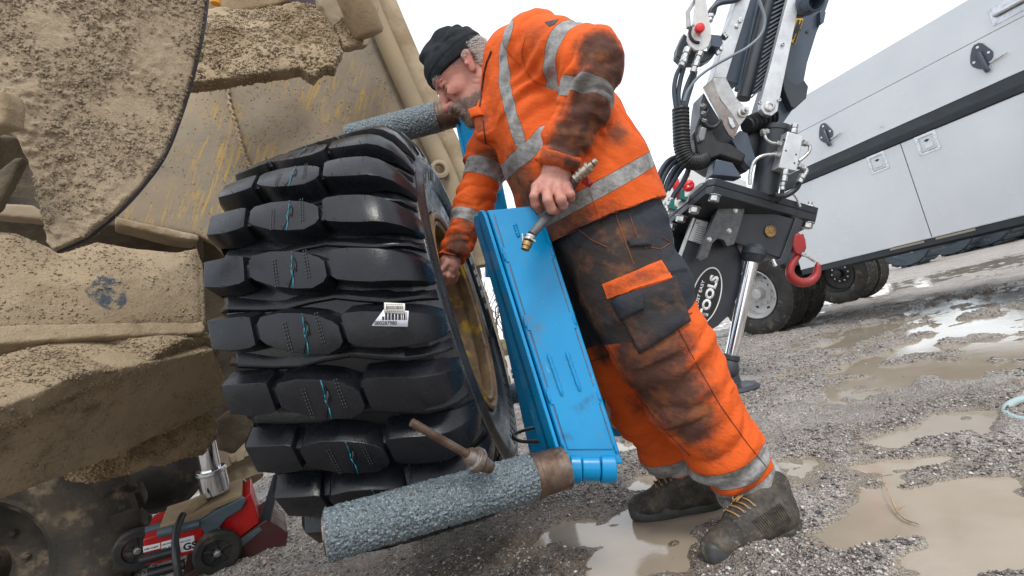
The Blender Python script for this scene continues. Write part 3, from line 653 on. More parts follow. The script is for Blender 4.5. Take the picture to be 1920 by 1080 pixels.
kp.prism(pts, FW*.006); kp.tube([kc-FW*.014, kc+FW*.02], .032, 28); kp.bolt(kc+ld*.115, -FW, .009); kp.build('keeper_plate', m_steel, th_, .001)
# hydraulic pipe, handle and looped hose along the beam
hp_ = MB(); hp_.tube(curve([P(908, 455, 1.55), P(918, 500, 1.54), P(933, 550, 1.52), P(946, 600, 1.5)]), .005, 10); hp_.build('hydraulic_pipe', m_zinc, th_)
hf = MB(); hf.tube([P(930, 540, 1.51), P(936, 556, 1.51)], .011, 8); hf.tube([P(921, 470, 1.53), P(924, 490, 1.53)], .009, 6); hf.each('pipe_fitting', m_zinc, th_)
hh = MB(); hh.prism([P(934, 560, 1.5), P(944, 572, 1.5), P(953, 606, 1.5), P(944, 600, 1.5), P(936, 580, 1.5)], FW*.02); hh.build('grip', m_blk, th_, .003)
hb = MB(); hb.box(P(917, 500, 1.58), RT*.012, FW*.02, UP*.035); hb.build('bracket', m_blue, th_, .002)
lp = MB(); lp.tube(curve([P(1012, 800, 1.75), P(985, 806, 1.7), P(963, 816, 1.66), P(975, 827, 1.62), P(1015, 828, 1.62)]), .006, 10); lp.build('hose_loop', m_blk, th_)
# threaded rod with a round collar, standing off the lower roller
rd = MB(); a_, b_ = P(772, 792, .98), P(893, 862, 1.06); ax = nrm(b_-a_); prs = [a_+ax*t for t in np.linspace(0, np.linalg.norm(b_-a_), 46)]
rd.tube(prs, [.0085 if i < 2 else (.0086+.0010*(i % 2) if i < 17 else .0090) for i in range(46)], 16)
rd.build('threaded_rod', m_rust, th_)
ck = MB(); ck.lathe([(-.030, .0135), (-.022, .019), (-.010, .020), (-.008, .027), (.006, .028), (.012, .024), (.014, .019), (.045, .014)], b_, ax, 28); ck.build('rod_collar', m_rust, th_, .001)
# ---------------------------------------------------------------- mud-caked loader on the left
ld_ = thing('wheel_loader', 'mud caked wheel loader towering over the left side with its wheel off', 'loader', G(200, 1010))
# large flat body side with scratched yellow paint
bp_ = plane3((300, 300, 2.35), (800, 300, 2.75), (500, 60, 2.6))
def scratch(N, K, col, ro, mix, ramp, noise, math_):
    st = (46, 20, 2.4, (0.0, math.radians(24), 0))
    f1 = ramp(noise(1.6, 5, .75, 2, st), .52, .58); f2 = ramp(noise(1.9, 3, .6, 7), .44, .58)
    return mix(math_('MULTIPLY', math_('MULTIPLY', f1, f2), .6), col, (.50, .29, .03)), ro
m_side = M('scratched_muddy_panel', (.27, .215, .15), (.21, .175, .13), 1.6, (.55, .85), bumps=[(330, .7, .003), (60, .4, .004)], spots=[((.33, .26, .17), .9, .5, .7), ((.15, .12, .08), 190, .6, .7), ((.12, .09, .05), 2.4, .62, .8)], attrs=[scratch], spec=.35)
slab('body_side', [(180, -80), (700, -80), (800, 150), (880, 380), (905, 520), (840, 640), (700, 600), (370, 442), (232, 416), (150, 380)], bp_, .10, m_side, ld_, .012, .008, .0015, 40, amp2=.004, sc2=2)
rim_pts = [PL(x, y, bp_[0]+bp_[1]*.05, bp_[1]) for x, y in ((668, -70), (735, 90), (800, 235), (842, 325), (862, 390), (880, 500))]
eb = MB(); pth = curve(rim_pts, 10); eb.tube(pth, [.070]*len(pth), 20); o = eb.build('edge_tube', m_mudp, ld_, ang=70)
eb = MB(); pth = curve([p+bp_[1]*.02+RT*.075 for p in rim_pts], 10); eb.tube(pth, [.055]*len(pth), 16); eb.build('edge_flange', m_mud, ld_, ang=70)
rg = MB(); c_ = PL(824, 318, bp_[0]+bp_[1]*.13, bp_[1]); rg.lathe([(-.012, .028), (.012, .028), (.016, .035), (.012, .052), (-.012, .052), (-.016, .035)], c_, bp_[1], 28, closed=True); rg.build('lifting_ring', m_mudp, ld_)
# weld seam crusted with mud down the side
sw = MB(); pts = curve([PL(x, y, bp_[0]+bp_[1]*.012, bp_[1]) for x, y in ((424, 140), (430, 190), (443, 235), (452, 270), (462, 300), (478, 330))], 12)
sw.tube([p+RT*.006*math.sin(i*1.9)+UP*.004*math.cos(i*2.7) for i, p in enumerate(pts)], [.006+.004*abs(math.sin(i*1.3)) for i in range(len(pts))], 8); sw.build('weld_seam', m_mud, ld_)
# ledge under the body side, dark gap and its rail
lg = plane3((250, 425, 2.15), (370, 450, 2.3), (300, 500, 2.2))
slab('ledge', [(215, 405), (372, 440), (376, 452), (330, 447), (215, 420)], lg, .35, m_mud, ld_, .010, .004, .003, 30)
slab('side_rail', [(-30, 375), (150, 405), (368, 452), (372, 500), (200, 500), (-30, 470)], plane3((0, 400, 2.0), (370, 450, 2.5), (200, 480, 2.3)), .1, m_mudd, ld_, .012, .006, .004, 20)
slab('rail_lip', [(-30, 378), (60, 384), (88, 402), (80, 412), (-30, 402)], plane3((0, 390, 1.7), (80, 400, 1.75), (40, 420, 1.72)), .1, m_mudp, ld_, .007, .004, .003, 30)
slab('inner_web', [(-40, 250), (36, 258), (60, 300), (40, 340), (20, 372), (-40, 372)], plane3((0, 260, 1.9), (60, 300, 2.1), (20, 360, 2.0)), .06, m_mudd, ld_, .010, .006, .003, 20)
slab('inner_web', [(-40, 345), (22, 298), (42, 292), (-5, 395), (-40, 405)], plane3((0, 340, 1.5), (40, 300, 1.52), (0, 390, 1.5)), .04, m_mudd, ld_, .008, .005, .003, 20)
# near plate, the closest thing on the left, caked with mud, its edge bare and dark
near = plane3((0, 0, .98), (380, 0, 1.12), (110, 465, .98))
NP = [(-80, -80), (390, -80), (384, 0), (376, 60), (358, 140), (335, 215), (305, 290), (262, 350), (215, 400), (160, 445), (102, 471), (90, 455), (78, 400), (62, 330), (36, 262), (0, 235), (-80, 215)]
def crust(X, Y):
    p = np.stack([X, Y, 0*X], -1); m = np.clip(fbm(p*5, 3, 71)*3-1.15, 0, 1)
    z1 = np.clip(fbm(p*3.2+9, 2, 76)*3-1.0, .15, 1); return z1*.016*m*ridge(p*48, 3, 72)**2+z1*.010*np.clip(fbm(p*75, 3, 73)*3-1.45, 0, 1)+.004*z1*ridge(p*110, 2, 75)+.010*(fbm(p*9, 2, 77)-.5)+.004*fbm(np.stack([X*90, Y*22, 0*X], -1), 2, 74)
m_plate = M('mud_crust_plate', (.50, .395, .27), (.40, .31, .21), 7, (.8, .97), bumps=[(60, .8, .010), (170, 1, .007), (420, .9, .003)], spots=[((.13, .12, .10), 5.2, .66, .72), ((.42, .32, .20), 30, .6, .8), ((.27, .20, .125), 14, .6, .78)], spec=.2)
slab('near_plate', NP, near, .022, m_plate, ld_, .0038, .004, .0012, 60, fn=crust)
ep = MB(); c_ = nrm(near[1]); pts = curve([PL(x, y, near[0]-near[1]*.012, near[1]) for x, y in NP[1:11]], 8); nb = [p+RT*.004 for p in pts]
n_ = len(pts); ep.tube(nb, [.0055]*n_, 8); ep.build('plate_edge', M('bare_plate_edge', (.02, .02, .022), (.05, .05, .055), 9, (.35, .6), .3, bumps=[(80, .4, .002)]), ld_)
slab('plate_bracket', [(-60, 150), (4, 170), (10, 200), (4, 232), (-60, 250)], plane3((-20, 170, .86), (10, 200, .86), (0, 240, .86)), .04, m_mud, ld_, .004, .006, .003, 40)
# mud caked step box under the cab with coarse crumbs hanging from it
bx = plane3((400, 60, 1.95), (620, 60, 2.15), (500, 130, 2.0))
def crumb(X, Y):
    p = np.stack([X, Y, 0*X], -1); vv = (Y-Y.min())/(Y.max()-Y.min()); low = np.clip((.62-vv-.1*fbm(p*6, 2, 81))*5, 0, 1)
    return low*(.030*ridge(p*75, 3, 82)**2+.016*fbm(p*25, 2, 84))+(1-low)*.006*fbm(np.stack([X*70, Y*90, 0*X], -1), 3, 83)+.02*np.clip(1-np.abs(vv-.60)*9, 0, 1)
slab('step_box', [(340, 20), (400, 12), (470, 18), (560, 2), (590, 10), (612, 35), (636, 78), (641, 100), (628, 128), (600, 132), (590, 148), (560, 134), (500, 142), (455, 148), (420, 155), (340, 162)], bx, .05, m_mud, ld_, .0055, .010, .010, 40, fn=crumb)
slab('step_box_top', [(360, -40), (540, -40), (545, 0), (520, 10), (420, 26), (400, 22), (360, 30)], plane3((400, 0, 2.1), (560, 0, 2.3), (450, 40, 2.15)), .1, m_mudw, ld_, .010, .008, .008, 25, amp2=.008)
slab('frame_plate', [(590, -60), (690, -60), (712, 10), (706, 50), (690, 85), (655, 92), (630, 60), (600, 10)], plane3((600, 0, 2.25), (700, 0, 2.45), (660, 90, 2.35)), .05, m_mudp, ld_, .008, .006, .004, 30)
ht = MB(); p0_, p1_ = P(645, -50, 2.1), P(690, 62, 2.2); ht.tube([p0_, blend(p0_, p1_, .5), p1_, p1_+nrm(p1_-p0_)*.012, p1_+nrm(p1_-p0_)*.018], [.075, .075, .075, .065, .03], 28); ht.build('hydraulic_ram', m_mudw, ld_, ang=60)
slab('pin_lug', [(628, 38), (648, 30), (668, 42), (682, 66), (680, 80), (646, 88), (636, 70)], plane3((630, 40, 2.15), (680, 60, 2.2), (650, 90, 2.15)), .05, m_mud, ld_, .006, .012, .008, 40)
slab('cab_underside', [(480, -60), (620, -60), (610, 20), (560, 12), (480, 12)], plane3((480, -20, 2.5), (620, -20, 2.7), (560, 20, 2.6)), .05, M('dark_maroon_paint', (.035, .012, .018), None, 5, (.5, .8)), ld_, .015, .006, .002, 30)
lt = MB(); lt.tube([P(404, -6, 2.0), P(404, 8, 2.0)], .02, 16); lt.build('side_lamp', M('amber_lamp', (.6, .25, .01), None, 5, (.2, .3)), ld_, .003)
# upper axle housing: rounded, smooth dry mud with a patch of grey paint showing
def greyp(N, K, col, ro, mix, ramp, noise, math_):
    n_ = ramp(noise(26, 5, .6, 4), .40, .56); return mix(math_('MULTIPLY', ramp(A(N, 'patch'), .15, .3), n_), col, (.085, .10, .12)), ro
m_ax = M('axle_mud', (.41, .315, .205), (.33, .255, .165), 4, (.85, .97), bumps=[(30, .6, .012), (120, .9, .006), (350, 1, .003)], spots=[((.43, .345, .235), 2.4, .5, .7), ((.17, .125, .08), 5, .58, .74), ((.20, .15, .095), 40, .58, .75)], attrs=[greyp], spec=.2)
def addpatch(o, spots):
    me = o.data; v = np.zeros(len(me.vertices)*3, np.float32); me.vertices.foreach_get('co', v); v = v.reshape(-1, 3); a = np.zeros(len(v))
    for (c, r) in spots: a = np.maximum(a, 1-np.linalg.norm(v-np.asarray(c), axis=1)/r)
    attr(me, 'patch', np.clip(a, 0, 1))
ap = plane3((0, 540, 1.45), (380, 540, 1.85), (200, 640, 1.55))
o = slab('axle_housing', [(-80, 425), (30, 432), (95, 460), (112, 472), (180, 450), (250, 462), (330, 470), (372, 462), (384, 500), (388, 600), (382, 618), (0, 648), (-80, 652)], ap, .30, m_ax, ld_, .008, .022, .0018, 40, bulge=.055, amp2=.003, sc2=4)
addpatch(o, [(PL(200, 545, ap[0]+ap[1]*.05, ap[1]), .065), (PL(195, 515, ap[0]+ap[1]*.05, ap[1]), .03), (PL(212, 560, ap[0]+ap[1]*.05, ap[1]), .05)])
o = slab('axle_flange', [(-80, 610), (180, 605), (380, 602), (386, 616), (380, 624), (180, 632), (0, 645), (-80, 648)], plane3((0, 630, 1.36), (380, 612, 1.76), (200, 680, 1.5)), .06, m_ax, ld_, .006, .006, .003, 30)
addpatch(o, [(PL(x, 609, ap[0]+ap[1]*.10, ap[1]), .05) for x in (10, 60, 110, 160)])
# lower axle beam resting on the jack
lp_ = plane3((0, 850, 1.22), (430, 700, 1.95), (200, 900, 1.58))
o = slab('lower_beam', [(-80, 800), (0, 778), (130, 722), (230, 690), (320, 672), (400, 655), (418, 700), (428, 728), (446, 756), (400, 768), (300, 815), (180, 870), (60, 915), (0, 938), (-80, 960)], lp_, .22, m_ax, ld_, .006, .006, .0015, 45)
addpatch(o, [((0, 0, -9), .1)])
up_ = plane3((0, 790, 1.15), (400, 650, 1.86), (200, 830, 1.50))
o = slab('beam_lip', [(-80, 775), (0, 765), (60, 742), (130, 705), (190, 690), (250, 695), (268, 688), (300, 655), (340, 636), (408, 630), (414, 650), (412, 668), (330, 688), (250, 708), (150, 738), (60, 782), (40, 800), (0, 806), (-80, 830)], up_, .16, m_ax, ld_, .006, .006, .0045, 26, amp2=.004, sc2=7)
addpatch(o, [((0, 0, -9), .1)])
slab('mud_lumps', [(140, 880), (220, 850), (300, 812), (400, 768), (412, 790), (402, 830), (385, 852), (300, 872), (210, 900), (170, 905)], plane3((140, 880, 1.62), (400, 780, 2.05), (300, 860, 1.85)), .16, m_mudw, ld_, .009, .02, .016, 14, amp2=.02, sc2=9)
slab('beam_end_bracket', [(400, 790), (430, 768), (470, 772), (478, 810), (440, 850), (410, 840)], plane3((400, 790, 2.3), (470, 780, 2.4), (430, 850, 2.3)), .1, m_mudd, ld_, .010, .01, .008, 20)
# dark castings deep inside, with dark backing sheets added for the shaded gaps
cast = SDF(P(60, 830, 2.3)-.75, P(60, 600, 2.1)+.75, .016)
for (x, y, d, r) in ((60, 690, 1.9, .13), (10, 740, 1.8, .10), (150, 660, 2.1, .12), (40, 640, 2.0, .10), (230, 690, 2.2, .14), (120, 720, 2.0, .12), (320, 700, 2.3, .13), (0, 690, 1.7, .07)):
    cast.cap(P(x, y, d), P(x+26, y-18, d+.1), r, r*.8, .05)
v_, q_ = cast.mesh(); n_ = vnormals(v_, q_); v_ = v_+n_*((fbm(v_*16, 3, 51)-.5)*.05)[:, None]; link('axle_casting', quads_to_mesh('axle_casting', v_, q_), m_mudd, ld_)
slab('dark_backing', [(-140, 180), (260, 200), (380, 420), (380, 500), (-140, 500)], plane3((0, 300, 2.5), (300, 400, 2.8), (100, 480, 2.6)), .05, m_mudd, ld_, .02, .01, .01, 10)  # added dark sheet, fills the gap where sky would show
slab('under_backing', [(-120, 430), (460, 430), (520, 640), (500, 800), (330, 850), (200, 880), (-120, 960)], plane3((0, 600, 2.75), (400, 600, 3.0), (200, 900, 2.9)), .2, m_mudd, ld_, .025, .02, .02, 6)  # added dark sheet behind the axle, keeps the sky from showing through
# hub with flange notches behind the jack
hb_ = MB(); hc = P(452, 868, 2.75); ha = nrm(np.array([.35, -.25, -.9])); hb_.lathe([(-.22, .07), (-.16, .085), (-.10, .10), (-.04, .105), (-.02, .15), (.0, .165), (.03, .165), (.04, .150), (.05, .10), (.12, .08)], hc, ha, 40); hb_.build('wheel_hub', m_mudp, ld_, ang=40)
nb_ = MB()
e1 = nrm(np.cross(ha, [0, 0, 1])); e2 = np.cross(ha, e1)
for k in range(16):
    w = k*2*math.pi/16; u = math.cos(w)*e1+math.sin(w)*e2; nb_.box(hc+u*.168+ha*.015, u*.010, np.cross(ha, u)*.018, ha*.03)
nb_.each('flange_tooth', m_mudp, ld_, .003)
drum = SDF(P(290, 905, 3.0)-.55, P(290, 905, 3.0)+.55, .016); dc = P(290, 885, 3.0)
drum.ell(dc, np.array([RT, FW, UP]), (.30, .28, .24), .02); v_, q_ = drum.mesh(); v_ = v_+vnormals(v_, q_)*((fbm(v_*9, 2, 3)-.5)*.02)[:, None]
link('brake_drum', quads_to_mesh('brake_drum', v_, q_), m_rubo, ld_)
# worn loader wheels: front left at the bottom corner, and a muddy one far behind
def old_wheel(name, C, ax, R_, w, nl, mt, mr, spin=0, lug=.03, parent=None):
    F_ = axis_frame(C, ax); r_ = bpy.data.objects.new(name, None); COL.objects.link(r_); r_.matrix_world = F_; r_.empty_display_size = .1
    if parent is not None: r_.parent = parent; r_.matrix_parent_inverse = Matrix.Translation(-Vector(parent.location))
    k_ = R_/.68; mb = MB(); pr = [(-w*.75, .5*R_), (-w*.95, .62*R_), (-w*1.05, .8*R_), (-w, .90*R_), (-w*.8, R_-lug), (0, R_-lug*.8), (w*.8, R_-lug), (w, .90*R_), (w*1.05, .8*R_), (w*.95, .62*R_), (w*.93, .60*R_), (w*.75, .5*R_)]
    mb.lathe(pr, (0, 0, 0), (1, 0, 0), 64, closed=True); t = mb.build('tyre', mt, None, ang=50); t.parent = r_
    cir = 2*math.pi*R_/nl
    me = lug_old('tyre_lug', w, R_, lug, cir, mt)
    for s_ in (0, 1):
        for i in range(nl):
            l_ = bpy.data.objects.new('tyre_lug', me); COL.objects.link(l_); l_.parent = t; l_.rotation_euler = ((i+.5*s_)*2*math.pi/nl, 0, 0)
            if s_: l_.scale = (-1, 1, 1)
    mb = MB(); mb.lathe([(-w*.7, .52*R_), (w*.72, .52*R_), (w*.80, .54*R_), (w*.80, .50*R_), (w*.60, .46*R_), (w*.1, .43*R_), (w*.05, .22*R_), (w*.25, .18*R_), (w*.25, .0), ], (0, 0, 0), (1, 0, 0), 48); d_ = mb.build('rim', mr, None); d_.parent = r_
    mb = MB()
    for i in range(10): t_ = i*math.pi/5; mb.bolt((w*.1, .30*R_*math.cos(t_), .30*R_*math.sin(t_)), (1, 0, 0), .014*k_)
    b_ = mb.each('wheel_nut', mr, None)
    for b in b_: b.parent = d_
    return r_
def lug_old(name, w, R_, lug, cir, mt):
    v = []; f = []
    for (a, lo, hi, r) in ((.02*w, -.22, .18, R_), (.55*w, -.12, .28, R_), (.93*w, .0, .40, R_-.1*lug), (1.06*w, .05, .42, .87*R_)):
        for (c, rr) in ((lo-.06, min(r, R_)-lug*1.3 if r > .9*R_ else .84*R_), (lo, r), (hi, r), (hi+.06, min(r, R_)-lug*1.3 if r > .9*R_ else .84*R_)):
            th = c*cir/R_; v.append((a, rr*math.cos(th), rr*math.sin(th)))
    for i in range(3):
        for k in range(3): f.append((i*4+k, (i+1)*4+k, (i+1)*4+k+1, i*4+k+1))
    f += [(0, 1, 2, 3), (15, 14, 13, 12)]; me = bpy.data.meshes.new(name); me.from_pydata(v, [], f); bm = bmesh.new(); bm.from_mesh(me); bmesh.ops.recalc_face_normals(bm, faces=bm.faces)
    bmesh.ops.bevel(bm, geom=[e for e in bm.edges if len(e.link_faces) == 2 and e.calc_face_angle(0) > .5], offset=.006, segments=1, affect='EDGES'); bm.to_mesh(me); bm.free(); sharpen(me, 40); me.materials.append(mt); return me
m_tymud = M('muddy_tyre_rubber', (.065, .052, .038), (.030, .027, .023), 5, (.7, .95), bumps=[(40, .7, .01), (160, .6, .004)], spots=[((.20, .155, .10), 7, .52, .7)], spec=.3)
old_wheel('front_wheel', P(-60, 1075, 2.05), nrm([.55, -.83, .03]), .62, .24, 20, m_tymud, m_tymud, parent=ld_, lug=.035)
m_tymud2 = M('thick_mud_tyre', (.34, .255, .155), (.24, .18, .115), 7, (.85, .97), bumps=[(30, .8, .02), (120, .7, .005)], spots=[((.12, .10, .08), 9, .58, .72)], spec=.2)
old_wheel('rear_wheel', P(866, 640, 4.1), nrm([.995, -.03, .05]), .74, .26, 22, m_tymud2, m_mudp, parent=ld_, lug=.03)

# loose crumbs of dried mud stuck all over the steel
def crumbs(o, n, s0, s1, m, seed, test=None):
    r = np.random.default_rng(seed); me = o.data; V0 = np.zeros(len(me.vertices)*3, np.float32); N0 = V0.copy(); me.vertices.foreach_get('co', V0); me.vertices.foreach_get('normal', N0); V0 = V0.reshape(-1, 3).astype(float); N0 = N0.reshape(-1, 3).astype(float)
    bm = bmesh.new(); bm.from_mesh(me); sg = 1 if bm.calc_volume(signed=True) > 0 else -1; bm.free(); N0 = N0*sg
    ok = ((CO-V0)*N0).sum(1) > 0; dens = fbm(V0*11, 3, seed)+.25*(r.random(len(V0))-.5); ok &= dens > .46; idx_ = np.flatnonzero(ok)
    if not len(idx_): return
    k = idx_[r.integers(0, len(idx_), n)]; c = V0[k]+(r.random((n, 3))-.5)*.006
    base = np.array([(1, 0, 0), (-1, 0, 0), (0, 1, 0), (0, -1, 0), (0, 0, 1), (0, 0, -1)], float); fc = np.array([(0, 2, 4), (2, 1, 4), (1, 3, 4), (3, 0, 4), (2, 0, 5), (1, 2, 5), (3, 1, 5), (0, 3, 5)])
    s_ = s0+(s1-s0)*r.random(n)**3; B_ = base[None]*s_[:, None, None]*(.7+.6*r.random((n, 6, 1)))+(r.random((n, 6, 3))-.5)*s_[:, None, None]*.7
    d_ = (B_ @ N0[k][:, :, None])*N0[k][:, None, :]; B_ = B_-.45*d_; VV = (B_+c[:, None, :]).reshape(-1, 3); FF = (np.arange(n)[:, None, None]*6+fc[None]).reshape(-1, 3)
    e = bpy.data.meshes.new('mud_crumbs'); e.vertices.add(len(VV)); e.vertices.foreach_set('co', VV.astype(np.float32).ravel()); e.loops.add(FF.size); e.loops.foreach_set('vertex_index', FF.astype(np.int32).ravel())
    e.polygons.add(len(FF)); e.polygons.foreach_set('loop_start', np.arange(0, FF.size, 3, dtype=np.int32)); e.polygons.foreach_set('use_smooth', np.ones(len(FF), bool)); e.update()
    x = link('mud_crumbs', e, m, o); x['kind'] = 'stuff'
for nm, n_, s0, s1, mm in (('near_plate', 13000, .0012, .0046, m_plate), ('step_box', 9000, .002, .008, m_mud), ('body_side', 9000, .0018, .0045, m_mudp), ('axle_housing', 6000, .0015, .0050, m_ax), ('lower_beam', 7000, .0015, .0055, m_ax), ('beam_lip', 5000, .0018, .007, m_ax), ('mud_lumps', 3000, .002, .009, m_mudw), ('pin_lug', 600, .002, .007, m_mud)):
    crumbs(bpy.data.objects[nm], n_, s0, s1, mm, len(nm)*7)
# ---------------------------------------------------------------- red workshop jack under the beam
jk = thing('trolley_jack', 'red and grey hydraulic trolley jack with chromed ram under the muddy beam', 'jack', G(380, 1070))
JD = 2.0
jx = nrm(P(480, 950, 2.12)-P(270, 1020, 1.93)); jz = nrm(UP*.93+RT*-.0); jz = nrm(jz-(jz @ jx)*jx); jy = np.cross(jx, jz); jy = jy if jy @ FW > 0 else -jy
def J(x, y, o=0.0):       # point on the jack's near side plate
    return PL(x, y, P(380, 990, 2.0), jy)+jy*o
mb = MB(); mb.prism([J(*p) for p in ((412, 970), (430, 955), (452, 940), (470, 925), (478, 950), (486, 980), (445, 1012), (412, 1020))], jy*.20); mb.build('rear_housing', m_red, jk, .004)
mb = MB(); mb.prism([J(*p, -.012) for p in ((269, 1010), (290, 1002), (380, 985), (383, 1000), (372, 1030), (331, 1045), (275, 1058))], jy*.24); rbx = mb.build('front_housing', m_red, jk, .004)
m_jg = M('worn_blue_grey_paint', (.055, .085, .105), (.08, .11, .13), 12, (.3, .5), bumps=[(120, .2, .001)], spots=[((.16, .11, .07), 20, .6, .7)])
mb = MB(); mb.prism([J(*p, -.02) for p in ((300, 990), (380, 970), (410, 952), (455, 930), (462, 935), (452, 952), (425, 968), (412, 985), (400, 1000), (385, 1000), (378, 985), (305, 1002))], jy*.02); mb.prism([J(*p, .2) for p in ((300, 990), (380, 970), (410, 952), (455, 930), (462, 935), (425, 968), (412, 985), (385, 1000), (305, 1002))], jy*.02); mb.each('side_arm', m_jg, jk, .003)
mb = MB(); mb.tube([J(300, 996, -.02), J(375, 978, -.02)], .017, 20); mb.build('handle_socket', m_jg, jk)
mb = MB(); mb.lathe([(0, .012), (0, .018), (-.05, .018), (-.05, .012)], J(297, 996, -.02), nrm(J(297, 996)-J(375, 978)), 20, closed=True); mb.build('socket_end', m_jg, jk)
mb = MB(); mb.tube([J(268, 1008, .06), J(330, 990, .06)], .017, 16); mb.build('handle_socket', m_jg, jk)
mb = MB(); mb.prism([J(*p, -.01) for p in ((300, 985), (350, 968), (372, 958), (392, 948), (452, 925), (455, 931), (400, 955), (378, 972), (300, 992))], jy*.2); mb.build('mud_deck', m_mudw, jk, .004)
for (x, y, o_, r_, t_) in ((409, 1024, -.045, .088, .040), (249, 1052, .10, .085, .035)):
    mb = MB(); c_ = J(x, y, o_); mb.lathe([(-t_/2, r_*.62), (-t_/2, r_*.9), (-t_*.3, r_), (t_*.3, r_), (t_/2, r_*.9), (t_/2, r_*.62), (t_*.2, r_*.60), (t_*.2, .02), (-t_*.2, .02), (-t_*.2, r_*.60)], c_, jy, 40, closed=True); w_ = mb.build('wheel', m_rubo, jk, .001)
    mb = MB()
    for k in range(5):
        a_ = k*2*math.pi/5+.3; u = math.cos(a_)*jx+math.sin(a_)*jz; mb.box(c_+u*r_*.34, u*r_*.27, np.cross(jy, u)*r_*.07, jy*t_*.3)
    mb.each('spoke', m_blk, w_, .002)
    mb = MB(); mb.tube([c_-jy*t_*.55, c_+jy*t_*.5], r_*.16, 20); mb.bolt(c_-jy*t_*.55, -jy, r_*.10); mb.build('hub_cap', m_steel, w_)
mb = MB(); mb.tube([J(402, 935, .08), J(392, 890, .08)], .056, 36); mb.build('ram_lower', m_chrome, jk, .002)
mb = MB(); mb.tube([J(392, 891, .08), J(382, 840, .08), J(381, 833, .08)], [.040, .040, .037], 36); mb.build('ram_upper', m_chrome, jk, .002)
mb = MB(); mb.lathe([(0, .0565), (.004, .0585), (.010, .0585), (.012, .0565)], J(393, 893, .08), nrm(J(402, 935)-J(392, 890)), 36); mb.build('ram_collar', m_steel, jk)
mb = MB(); mb.tube([J(381, 836, .08), J(372, 780, .08)], .050, 24); mb.build('saddle', m_mudd, jk)
slab('mud_block', [(336, 962), (345, 950), (386, 922), (390, 940), (356, 968), (345, 972)], plane3((336, 960, 1.97), (390, 930, 2.05), (350, 972, 1.97)), .05, m_mudw, jk, .005, .006, .004, 30)
mb = MB(); mb.tube(curve([P(343, 965, 1.93), P(334, 985, 1.88), P(329, 1010, 1.84), P(330, 1045, 1.8), P(338, 1100, 1.78)]), .013, 12); mb.build('hose', m_blk, jk)
for (x, y, o_) in ((264, 1046, -.02), (279, 1072, -.02)):
    mb = MB(); c_ = J(x, y, o_); ax = nrm(J(330, 1040)-J(264, 1058)); mb.lathe([(0, .012), (0, .019), (.12, .019), (.12, .012), (.02, .010)], c_, ax, 20, closed=True); mb.build('valve_knob', m_blk, jk)
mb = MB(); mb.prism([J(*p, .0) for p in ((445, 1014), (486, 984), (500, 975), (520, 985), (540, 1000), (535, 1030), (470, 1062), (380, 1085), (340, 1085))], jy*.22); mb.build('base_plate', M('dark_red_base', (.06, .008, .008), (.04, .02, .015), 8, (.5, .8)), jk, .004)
mb = MB(); mb.prism([J(*p, -.002) for p in ((444, 1016), (487, 988), (492, 994), (450, 1028))], jy*.012); mb.build('base_rail', m_jg, jk, .002)
mb = MB(); mb.prism([P(512, 890, 2.05), P(524, 892, 2.05), P(503, 985, 2.12), (P(486, 978, 2.12))], FW*.02); mb.build('steel_strap', m_cr, jk, .002)
# stickers on the jack
def jlab(name, pts, m, o_=-.0135, th=.001, parent=rbx): mb = MB(); mb.prism([J(*p, o_) for p in pts], jy*th); return mb.build(name, m, parent)
jlab('rating_sticker', [(336, 1008), (364, 1001), (368, 1027), (340, 1033)], m_wht)
jlab('warning_sticker', [(303, 1014), (326, 1008), (328, 1035), (311, 1041), (308, 1028), (304, 1029)], m_wht); jlab('text_sticker', [(269, 1022), (301, 1015), (302, 1025), (270, 1033)], m_wht)
tx = nrm(J(364, 1001)-J(336, 1008)); ty = nrm(J(336, 1008)-J(340, 1033))
text_at('approval_mark', 'GS', J(357, 1020, -.0155), tx, ty, .030, m_black, rbx, .0006, .03)
text_at('sticker_text', 'TÜV MÜNCHEN', J(345, 1012, -.0155), tx, ty, .006, m_bluep, rbx, .0006, .01)
text_at('sticker_text', 'USE ONLY', J(315, 1016, -.0155), tx, ty, .006, m_black, rbx, .0006, .01)
text_at('sticker_text', 'MTR. : 30 kg', J(315, 1023, -.0155), tx, ty, .006, m_black, rbx, .0006, .01)
text_at('sticker_text', 'KEEP CLEAR', J(285, 1024, -.0155), tx, ty, .006, m_black, rbx, .0006, .01)
# ---------------------------------------------------------------- service truck with white side lockers
tk = thing('service_truck', 'long white service truck with side lockers and black lower rails on the right', 'truck', G(1560, 600))
TT = nrm([-.43, .903, 0]); TNn = nrm([-.903, -.43, 0]); T0 = G(1400, 632)+TNn*.10
def TP(x, y, o=0.0): return PL(x, y, T0, TNn)+TNn*o
def TC_(s_, z, o=0.0): return np.array([T0[0], T0[1], 0])+TT*s_+np.array([0, 0, z])+TNn*o
def sz(x, y): p = PL(x, y, T0, TNn); return (p-T0) @ TT, p[2]
sR = -7.0; sL = -1.12
zb, zr0, zr1, zt = .745, 1.715, 1.86, 2.64
s_seam = sz(1715, 350)[0]
mb = MB(); mb.prism([TC_(sL, zb), TC_(s_seam+.004, zb), TC_(s_seam+.004, zr0-.01), TC_(sL, zr0-.01)], -TNn*.04); d1 = mb.build('locker_door', m_white, tk, .003)
mb = MB(); mb.prism([TC_(s_seam-.004, zb), TC_(-5.2, zb), TC_(-5.2, zr0-.01), TC_(s_seam-.004, zr0-.01)], -TNn*.04); d2 = mb.build('locker_door', m_white, tk, .003)
mb = MB(); mb.prism([TC_(-5.208, zb), TC_(sR, zb), TC_(sR, zr0-.01), TC_(-5.208, zr0-.01)], -TNn*.04); mb.build('locker_door', m_white, tk, .003)
